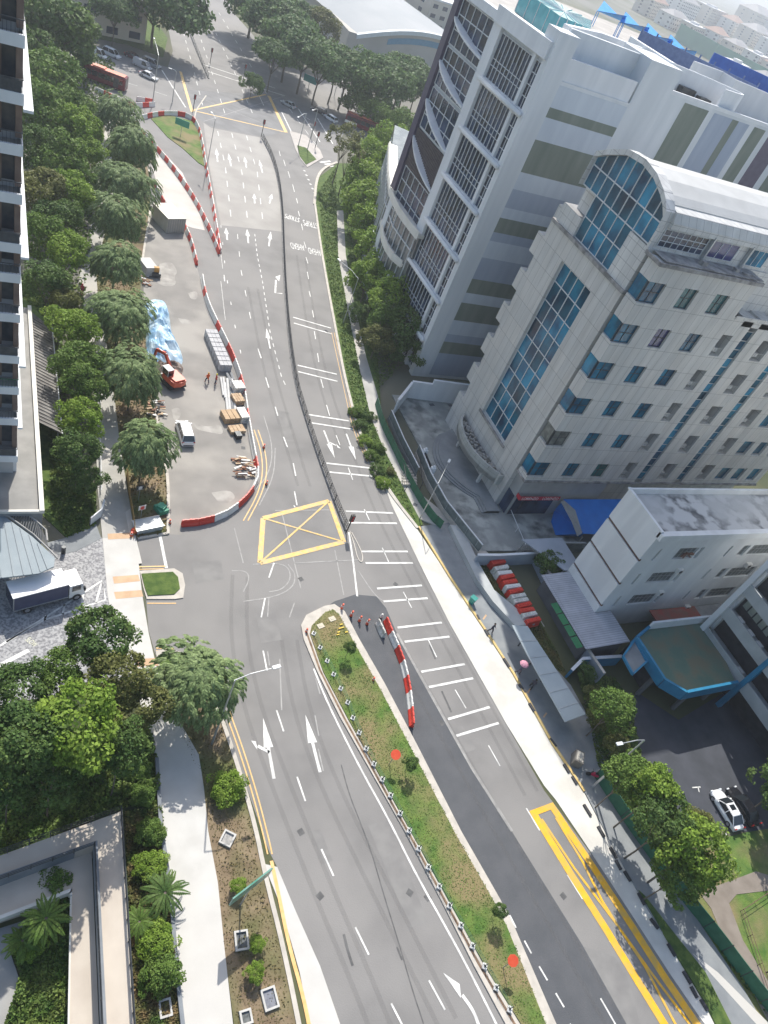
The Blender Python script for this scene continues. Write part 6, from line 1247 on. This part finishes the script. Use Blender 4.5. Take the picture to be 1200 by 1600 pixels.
lamp((238,165),(246,75),(241,60),'far lamp above the gap in the barriers',r=.1,hz=11); lamp((269,160),(274,118),(266,107),'short far lamp at the junction corner',r=.1,hz=7); lamp((322,268),(330,180),(331,176),'slender lamp on the outer barrier curve',r=.08,hz=11)
lamp((522,150),(535,108),(529,88),'far lamp before the dark trees, left one',r=.09,hz=10); lamp((533,150),(531,141),(526,136),'far lamp before the dark trees, right one',r=.09,hz=5)
def tlight(px,py,label,h=4.2,two=False):
    B_=g(px,py,.1); o=thing('traffic_light',label,'traffic light',B_,0,'traffic lights'); q=MB(); q.tube([(0,0,0),(0,0,h)],.09,8); q.build('pole',DSTEEL,o,world=False); q=MB(); q.box(-.25,.25,-.18,.18,h-1.1,h); hd=q.build('signal_head',mat('signal_black',(.03,.03,.03),(.05,.05,.05),2,2,.6),o,world=False); q=MB()
    for k in range(3): q.tube([(0,-.2,h-.2-k*.34),(0,-.26,h-.2-k*.34)],.12,10)
    q.build('lens',mat('red_lens',(.5,.02,.02),(.6,.03,.03),2,2,.3),hd,world=False)
tlight(408,214,'traffic light at the far end of the central railing'); tlight(541,832,'traffic light at the near tip of the central railing',3.2); tlight(301,176,'traffic light on the corner of the grassy worksite island'); tlight(328,100,'traffic light on the far divider'); tlight(486,215,'traffic light on the paved corner by the zebra'); tlight(380,125,'small traffic light at the far side of the box'); tlight(492,232,'traffic light beside the grass wedge of the paved corner')
def railfence(pts,label,h=1.0,post=2.0,m=DSTEEL,z=.12,name='railing',cat='railing',vert=0,base=None,rails=3):
    P=smooth(gp(pts,z),1); o=thing(name,label,cat,P[0]); railing([(p.x,p.y) for p in P],z,h,o,'rail',m,rails,post)
    if base: q=MB(); q.ribbon([(p.x,p.y) for p in P],base,0,z+.03); q.build('kerb_base',mat('divider_kerb',(.16,.16,.155),(.24,.235,.23),1,5,.9),o)
    if vert:
        q=MB()
        for p in resample([(p.x,p.y) for p in P],vert): q.bar((p.x,p.y,z+.1),(p.x,p.y,z+h-.05),.03)
        q.build('baluster',m,o)
    return o
railfence([(410,216),(425,245),(435,280),(441,330),(443,400),(446,460),(452,530),(462,600),(480,660),(500,720),(520,775),(541,828)],'long dark central railing on its kerb from the far junction to the yellow box',1.1,2.2,base=.45,vert=.35)
o=railfence([(288,28),(300,60),(312,90),(326,122)],'far divider railing in the upper carriageway',1.0,2.5,base=.5)
o=railfence([(395,15),(440,65),(500,110),(560,150),(630,185)],'far roadside railing under the wide trees',1.1,2.5,base=.3)
# nose line loop at near tip
q=MB(); q.ribbon(smooth(gp([(546,830),(553,850),(558,872),(564,880),(567,874),(564,860),(549,832)])),.12,.04,.10); struct('divider_nose',q,KERB)
# median fence with white pads
MG=mat('median_green',(.05,.16,.09),(.08,.2,.12),2,3,.6)
fp=[(490,990),(500,1012),(511,1033),(521,1054),(532,1076),(543,1098),(551,1122),(561,1145),(572,1170),(584,1194),(597,1218),(610,1243),(625,1271),(639,1298),(654,1326),(669,1355),(686,1385),(702,1415),(720,1446),(738,1478),(757,1510),(775,1543),(796,1577)]
mf=thing('median_fence','low green wire fence on white pads along the left side of the median','fence',g(*fp[0],.26)); 
P=[g(x,y,.26) for x,y in fp]; railing([(p.x,p.y) for p in P],.26,.75,mf,'wire',MG,3,3,.018)
for i,p in enumerate(P):
    q=MB(); q.obox((p.x,p.y,.3),(.5,.42,.14),.9); pd=q.build('pad',mat('pad_white',(.62,.62,.6),(.72,.72,.7),2,4,.7),mf); q=MB(); q.bar((p.x,p.y,.3),(p.x,p.y,1.05),.06); q.obox((p.x,p.y,.385),(.3,.06,.04),.4); q.obox((p.x,p.y,.40),(.3,.06,.04),2.0); q.build('post',DSTEEL,pd)
def post(px,py,label,m,h=.8,r=.09,z0=.03,grp=None,nm='delineator_post',cat='bollard'):
    p=g(px,py,z0); o=thing(nm,label,cat,p,0,grp); q=MB(); q.tube([(0,0,0),(0,0,.06)],.2,10); q.build('base',BLACK,o,world=False); q=MB(); q.tube([(0,0,.05),(0,0,h)],[r*1.2,r*.8],8); b=q.build('post',m,o,world=False); q=MB(); q.tube([(0,0,h*.55),(0,0,h*.7)],r*1.15,8); q.build('reflective_band',WPL,b,world=False)
OP=mat('orange_plastic',(.75,.09,.03),(.8,.12,.05),2,2,.5)
for i,(x,y) in enumerate(((533,952),(548,963),(561,971),(573,976))): post(x,y,'%s orange post from the left across the head of the new lane'%OR[i],OP,1.0,.13,grp='orange posts at the new lane')
for x,y,l in ((595,965,'white topped post above the first lane barrier'),(582,1064,'small red cone on the median edge'),(478,988,'orange marker on the left corner of the median nose'),(416,757,'orange marker outside the yard barriers'),(412,700,'small red marker beside the upper orange lines'),(205,838,'orange marker at the lower left of the yard verge'),(265,818,'orange marker at the lower right of the yard verge')): post(x,y,l,OP if 'white' not in l else WPL,.7,.13)
# round orange signs on the median
def disc_sign(px,py,label,shape='round'):
    p=g(px,py,.26); o=thing('road_sign',label,'sign',p,0); q=MB(); q.tube([(0,0,0),(0,0,1.9)],.04,6); q.build('post',STEEL,o,world=False); q=MB()
    n=14 if shape=='round' else 8; d=Vector((p.x,p.y,-CH+1)).normalized(); R_=Matrix.Rotation(0,3,'Z'); nrm=Vector((.25,.35,-1)).normalized()
    q.tube([Vector((0,0,1.95))-nrm*.02,Vector((0,0,1.95))+nrm*.02],.5,n); q.build('sign_face',mat('orange_sign',(.70,.08,.03),(.75,.11,.04),2,2,.5),o,world=False)
disc_sign(608,1194,'round orange works sign on the upper median'); disc_sign(786,1512,'round orange works sign on the lower median by the small tree','oct')
for px,py,l in ((541,1030,'young sapling near the nose of the median'),(636,1210,'young sapling beside the right kerb of the median'),(775,1440,'young sapling on the lower median')):
    tree(px+6,py-18,11,2.0,'dark',l,nm='sapling',cat='sapling',group='median saplings')
q=MB()
for i,(x,y) in enumerate(((498,967),(518,965),(483,972))): pass
for x,y,l in ((519,967,'square cream inspection cover nearest the median nose'),(501,978,'second cream inspection cover on the median nose')):
    p=g(x,y,.28); q=MB(); q.obox((p.x,p.y,.28),(.8,.6,.08),.3); q.obox((p.x,p.y,.33),(.35,.25,.03),.3); tag(q.build('inspection_cover',mat('cover_cream',(.5,.46,.36),(.58,.53,.42),2,4,.8),loc=p),l,'cover')
for i,(x,y) in enumerate(((533,976),(531,982),(529,988),(535,981),(541,988),(528,992))): p=g(x,y,.3); q=MB(); q.obox((p.x,p.y,.33),(.35,.12,.12),.2); tag(q.build('yellow_block',mat('yellow_block',(.7,.5,.05),(.75,.55,.08),2,2,.6),loc=p),'small yellow block lying in the pile on the median nose','block','pile of yellow blocks on the median nose')
# verge pits
def pit(px,py,w,d,a,label,fill):
    p=g(px,py,.1); o=thing('inspection_pit',label,'inspection pit',p,a); q=MB()
    for x0,x1,y0,y1 in ((-w/2,w/2,-d/2,-d/2+.15),(-w/2,w/2,d/2-.15,d/2),(-w/2,-w/2+.15,-d/2+.15,d/2-.15),(w/2-.15,w/2,-d/2+.15,d/2-.15)): q.box(x0,x1,y0,y1,-.05,.22)
    q.build('rim',mat('pit_rim',(.46,.45,.42),(.54,.53,.5),2,4,.8),o,world=False); q=MB(); q.box(-w/2+.15,w/2-.15,-d/2+.15,d/2-.15,-.02,.06); q.build('cover',fill,o,world=False)
PD=mat('pit_dark',(.07,.08,.08),(.16,.17,.17),3,4,.8)
pit(355,1311,1.25,1.1,.9,'square pale pit on the verge below the leafy young tree',mat('pit_grey',(.25,.25,.24),(.4,.39,.37),3,4,.8)); pit(377,1470,1.1,1.45,-.1,'open rectangular pit on the verge below the green sign',PD); pit(421,1561,1.15,1.5,.05,'lowest rectangular pit cover with white marks on the verge',mat('pit_slate',(.16,.17,.2),(.22,.23,.26),3,4,.8)); pit(384,1590,.9,1.0,0,'small pale pit at the bottom edge of the verge',PD); pit(258,1576,.9,1.2,0,'pale framed pit in the bed beside the footpath wall',PD)
# green direction sign seen from behind/top
gs_=thing('direction_sign','large green road sign board standing on the earth verge','sign',g(393,1470,.1)); zt=5.0
a_=g(364,1404,zt); b_=g(426,1356,zt+.0); q=MB(); dn=Vector((0,0,-1.5)); n_=(b_-a_).cross(Vector((0,0,1))).normalized()*.06
q.add([a_-n_,b_-n_,b_+n_,a_+n_,a_-n_+dn,b_-n_+dn,b_+n_+dn,a_+n_+dn],[(0,1,2,3),(7,6,5,4),(0,4,5,1),(1,5,6,2),(2,6,7,3),(3,7,4,0)]); q.build('board',mat('sign_green',(.03,.22,.15),(.20,.34,.30),.8,5,.4),gs_)
m_=(a_+b_)/2; q=MB(); q.tube([Vector((m_.x,m_.y,.1)),Vector((m_.x,m_.y,zt-.3))],.07,8); q.build('post',STEEL,gs_)
gs2=thing('direction_sign','small green sign on the grassy worksite island','sign',g(282,212,.2)); p=g(282,212,.2); q=MB(); q.obox((p.x,p.y,3),(3.2,.1,1.4),-.5); q.build('board',mat('sign_green2',(.03,.30,.20),(.04,.34,.23),1,2,.4),gs2); q=MB(); q.bar((p.x,p.y,.1),(p.x,p.y,2.4),.1); q.build('post',STEEL,gs2)
gs3=thing('direction_sign','far teal sign over the shaded road','sign',g(478,150)); p=g(478,152); q=MB(); q.obox((p.x,p.y,5),(4,.15,1.8),-.6); q.build('board',mat('sign_teal',(.03,.24,.24),(.04,.28,.28),1,2,.4),gs3); q=MB(); q.bar((p.x,p.y,0),(p.x,p.y,4.2),.14); q.build('post',STEEL,gs3)
# yard verge signs and skip
def sign2(px,py,label,fc,ring):
    p=g(px,py,.1); o=thing('small_sign',label,'sign',p,.3); q=MB(); q.bar((0,0,0),(0,0,2.2),.05); q.build('post',STEEL,o,world=False); q=MB(); q.box(-.42,.42,-.03,.03,1.75,2.4); f_=q.build('board',fc,o,world=False); q=MB(); q.tube([(0,-.05,2.07),(0,-.035,2.07)],.24,14); q.box(-.36,.36,-.04,-.034,1.8,1.84); q.box(-.36,.36,-.04,-.034,2.3,2.34); q.build('symbol',ring,f_,world=False)
sign2(216,782,'small dark sign with a white outlined square and ring in the tree shade',DSTEEL,WPL); sign2(219,813,'small white sign with a red roundel above the metal skip',WPL,RED)
sk_=thing('skip','open pale metal skip beneath the yard verge','skip',g(230,826),.25); q=MB(); q.loft([[(-1.4,-.7,.1),(1.4,-.7,.1),(1.4,.7,.1),(-1.4,.7,.1)],[(-1.6,-.8,.9),(1.6,-.8,.9),(1.6,.8,.9),(-1.6,.8,.9)]]); q.build('body',mat('skip_grey',(.42,.45,.46),(.5,.53,.54),1,4,.5),sk_,world=False); q=MB(); q.box(-1.65,1.65,-.86,-.78,.85,.95); q.box(-1.65,1.65,.78,.86,.85,.95); q.build('lip',STEEL,sk_,world=False)
tag(MB().ball((g(209,833).x,g(209,833).y,.4),.38,10).build('orange_buoy',OP,loc=g(209,833)),'round orange ball beside the metal skip','ball')
q=MB(); pts=smooth(gp([(198,742),(202,780),(208,812),(210,838)]),1); 
yf=thing('mesh_barrier','sagging ochre plastic mesh along the yard verge edge','mesh barrier',pts[0]); q.ribbon(pts,.06,.1,1.0); q.build('mesh',mat('ochre_mesh',(.42,.26,.07),(.30,.2,.08),3,4,.8),yf); posts(resample(pts,1.6),.1,1.15,.05,WOODM,yf)
tag(MB().obox((g(252,795,.5).x,g(252,795,.5).y,.45),(1.2,1.4,.6),.4).obox((g(252,795,.5).x,g(252,795,.5).y,.85),(.8,.9,.4),.9).build('green_tarpaulin',mat('green_tarp',(.02,.22,.13),(.06,.32,.2),2,4,.6),loc=g(252,795)),'crumpled green tarpaulin at the shaded kerb of the yard','tarpaulin')
q=thing('pole_signboard','white advertising board leaning by the footpath bend','signboard',g(150,815)); r_=MB(); r_.ribbon(gp([(162,792),(157,808),(140,822)]),.15,.1,1.3); r_.build('board',WHT,q); r_=MB()
for p in gp([(162,792),(140,822)]): r_.bar((p.x,p.y,0),(p.x,p.y,1.4),.1)
r_.build('post',DSTEEL,q)
# garden low rail along footpath
railfence([(148,470),(158,560),(156,640),(156,700),(158,770)],'white railing between the garden trees and the footpath',.9,2.0,m=WHT,rails=2)
tag(MB().tube([g(99,864,.1),g(99,864,.1)+Vector((0,0,1.0))],.22,14).build('bollard',DSTEEL,loc=g(99,864)),'single dark round bollard beside the seam roof canopy','bollard')
# forecourt fence
FG=mat('green_mesh_fence',(.02,.11,.06),(.035,.15,.085),1.5,4,.75)
fw=thing('perimeter_wall','forecourt wall with white coping and glass-like panels','wall',g(640,690)); wp=gp([(648,712),(665,755),(690,800),(744,868)],.2); q=MB(); q.ribbon(wp,.25,.1,1.0); q.build('wall',KERB,fw); q=MB(); q.ribbon(wp,.1,1.0,2.3); q.build('mesh_panel',mat('grey_mesh_panel',(.10,.13,.13),(.16,.19,.19),1.5,4,.6),fw); q=MB(); q.ribbon(wp,.16,2.3,2.42); 
for p in resample(wp,2.4): q.bar((p.x,p.y,.9),(p.x,p.y,2.4),.09)
q.build('coping_rail',WHT,fw)
hd=thing('hoarding','low green mesh hoarding following the back path beside the forecourt wall','hoarding',g(595,640)); hp_=smooth(gp([(586,632),(596,668),(612,700),(628,735),(648,775),(672,812),(688,826)],.15),1); q=MB(); q.ribbon(hp_,.05,.15,1.6); q.build('mesh_panel',FG,hd); posts(resample(hp_,2),.1,1.7,.07,DSTEEL,hd)
fw2=thing('perimeter_wall','upper forecourt wall with mesh panels beside the back path','wall',g(606,660)); wp=gp([(606,655),(625,700),(648,745)],.2); q=MB(); q.ribbon(wp,.2,.1,.8); q.build('wall',GWALK,fw2); q=MB(); q.ribbon(wp,.08,.8,2.0); q.build('mesh_panel',mat('grey_mesh_panel',(0,0,0)),fw2); q=MB(); q.ribbon(wp,.14,2.0,2.1); q.build('coping_rail',WHT,fw2)
sp_=thing('entrance_steps','white ramp and steps at the forecourt pedestrian gate','steps',g(640,745)); q=MB()
for i in range(7): a_=g(628,728+i*5,.2); b_=g(650,728+i*5,.2); q.ribbon([a_,b_],.42,.1,.25+.05*i)
q.build('tread',KERB,sp_); q=MB()
for pl in ([(626,725),(632,768)],[(652,722),(656,764)]): 
    P=gp(pl,.2); q.tube([P[0]+Vector((0,0,1.1)),P[1]+Vector((0,0,1.1))],.05,6)
    for p in P: q.bar((p.x,p.y,.1),(p.x,p.y,1.35),.07)
q.build('handrail',DSTEEL,sp_)
gt=thing('gate','dark forecourt gate with two white topped piers','gate',g(660,740)); q=MB(); v=gp([(656,722),(668,750)],.2); q.ribbon(v,.1,.2,2.4); q.build('gate_leaf',DSTEEL,gt); q=MB()
for p in v: q.box(p.x-.3,p.x+.3,p.y-.3,p.y+.3,.1,2.7)
q.build('pier',WHT,gt); q=MB()
for p in v: q.ball((p.x,p.y,2.85),.22,8)
q.build('globe',WHT,gt)
sg_=thing('yard_gate','grey barred steel gate at the mouth of the overgrown yard','gate',g(805,860)); q=MB(); v=gp([(803,868),(832,856)],.2); railing([(p.x,p.y) for p in v],.2,1.6,sg_,'bar',STEEL,4,.4,.04)
railfence([(792,800),(818,862)],'thin pale rail across the forecourt by the red sign',1.0,4,m=WHT,rails=1,z=.2)
# right green hoarding along pavement
h2=thing('hoarding','long green mesh hoarding behind the lower right pavement','hoarding',g(930,1220)); hp_=smooth(gp([(928,1212),(960,1262),(1000,1320),(1060,1400),(1110,1462),(1160,1530),(1215,1600)],.15),1); q=MB(); q.ribbon(hp_,.06,.1,1.9); q.build('mesh_panel',FG,h2); posts(resample(hp_,2.4),.1,2.0,.08,DSTEEL,h2)
tag(MB().add([g(1038,1398,.4),g(1056,1415,.4),g(1048,1418,1.0)],[(0,1,2)]).add([g(1038,1398,.38),g(1048,1418,.98),g(1056,1415,.38)],[(0,1,2)]).build('torn_sheet',WPL,loc=g(1045,1410)),'torn white triangle of sheeting on the green hoarding','sheet')
# bus shelter
bs=thing('bus_shelter','long pale grey sheet roof of the shelter on the shaded pavement','bus shelter',g(860,1050)); zr=2.7; q=MB(); rp4=[g(800,977,zr),g(824,978,zr),g(915,1116,zr),g(883,1128,zr),g(825,1025,zr)]
q.prism(rp4,zr-.1,zr+.02); q.build('roof_sheet',mat('shelter_roof',(.34,.40,.43),(.40,.46,.48),.4,4,.55),bs); q=MB()
for t in (.18,.36,.54,.72,.88): a_=rp4[0].lerp(rp4[3],t); b_=rp4[1].lerp(rp4[2],t); q.bar(a_+Vector((0,0,.05)),b_+Vector((0,0,.05)),.05)
q.build('seam',STEEL,bs); q=MB()
for t in (.08,.3,.5,.7,.92): p=rp4[1].lerp(rp4[2],t); p2=rp4[0].lerp(rp4[3],.5); d=(rp4[3]-rp4[2]).normalized(); c=p+d*.7; q.bar((c.x,c.y,.1),(c.x,c.y,zr-.1),.12)
q.build('post',DSTEEL,bs)
# flat wall-top planter strip above
tw=thing('ramp_wall','pale thick stepped wall top along the storage plot','wall',g(760,900)); q=MB(); q.prism(gp([(703,820),(722,822),(748,880),(772,922),(800,945),(836,975),(805,978),(770,940),(745,905)],.9),.1,.95); q.build('wall',mat('pale_wall_top',(.38,.40,.40),(.46,.48,.475),.4,6,.8),tw)
cbx=thing('control_cabinet','brown framed grey cabinet at the end of the shelter','cabinet',g(898,1190,.16),.9); q=MB(); q.box(-.75,.75,-.5,.5,0,1.2); q.build('body',mat('cabinet_brown',(.13,.12,.11),(.18,.17,.15),2,4,.7),cbx,world=False); q=MB(); q.box(-.6,.6,-.38,.38,1.2,1.24); q.build('lid',mat('cabinet_beige',(.36,.34,.29),(.42,.40,.35),2,4,.7),cbx,world=False)
bn=thing('wheelie_bin','teal green wheelie bin on the shaded pavement','bin',g(736,942,.16),.5); q=MB(); q.loft([[(-.26,-.3,.05),(.26,-.3,.05),(.26,.3,.05),(-.26,.3,.05)],[(-.34,-.38,1.0),(.34,-.38,1.0),(.34,.38,1.0),(-.34,.38,1.0)]]); TE=mat('teal_plastic',(.01,.22,.19),(.02,.27,.23),2,2,.5); q.build('body',TE,bn,world=False); q=MB(); q.box(-.37,.37,-.42,.42,1.0,1.08); q.build('lid',TE,bn,world=False)
q=MB(); 
for x,y in ((756,965),(825,1080),(850,1118)): q.sheet(gp([(x-3,y+3),(x-1,y+5),(x+4,y-2),(x+2,y-4)]),.168)
struct('pavement_marks',q,TERRA)
mh=MB()
for x,y,w_ in ((818,688,.0),(703,635,1),(345+0,0,0)):
    if w_: p=g(x,y); mh.obox((p.x,p.y,.205),(.8,.6,.02),0)
mh.obox((g(674,634).x,g(674,634).y,.215),(.9,.6,.03),.2); mh.obox((g(648,790).x,g(648,790).y,.2),(.6,.6,.03),.9); mh.obox((g(908,870).x,g(706,860).y,.2),(.01,.01,.01)); struct('drain_cover',mh,DARKC)
cv=thing('corner_fence','thin dark boundary rail round the sunny lower right lawn','fence',g(1155,1420)); railing([(p.x,p.y) for p in gp([(1200,1395),(1155,1425),(1180,1500),(1200,1560)],.1)],.1,.8,cv,'rail',mat('rust_rail',(.12,.07,.05),(.16,.1,.07),2,2,.7),2,2.5,.03)
q=thing('path_light','white topped lamp bollard on the lower right lawn edge','lamp bollard',g(1197,1520,.1)); r_=MB(); p=g(1197,1520,.1); r_.tube([p,p+Vector((0,0,1.6))],.06,8); r_.build('post',DSTEEL,q); r_=MB(); r_.ball(p+Vector((0,0,1.7)),.2,8); r_.build('globe',WPL,q)
# ---- haze (last) ----
hz=MB(); hz.box(-3100,5300,-320,5300,-1.0,66.2)
HM=bpy.data.materials.new('haze'); HM.use_nodes=True; n=HM.node_tree.nodes; n.remove(n['Principled BSDF']); pv=n.new('ShaderNodeVolumePrincipled'); pv.inputs['Color'].default_value=(.86,.92,1,1); pv.inputs['Density'].default_value=.00034; pv.inputs['Anisotropy'].default_value=.3
HM.node_tree.links.new(pv.outputs[0],n['Material Output'].inputs['Volume'])
o=hz.build('haze',HM); o['kind']='stuff'
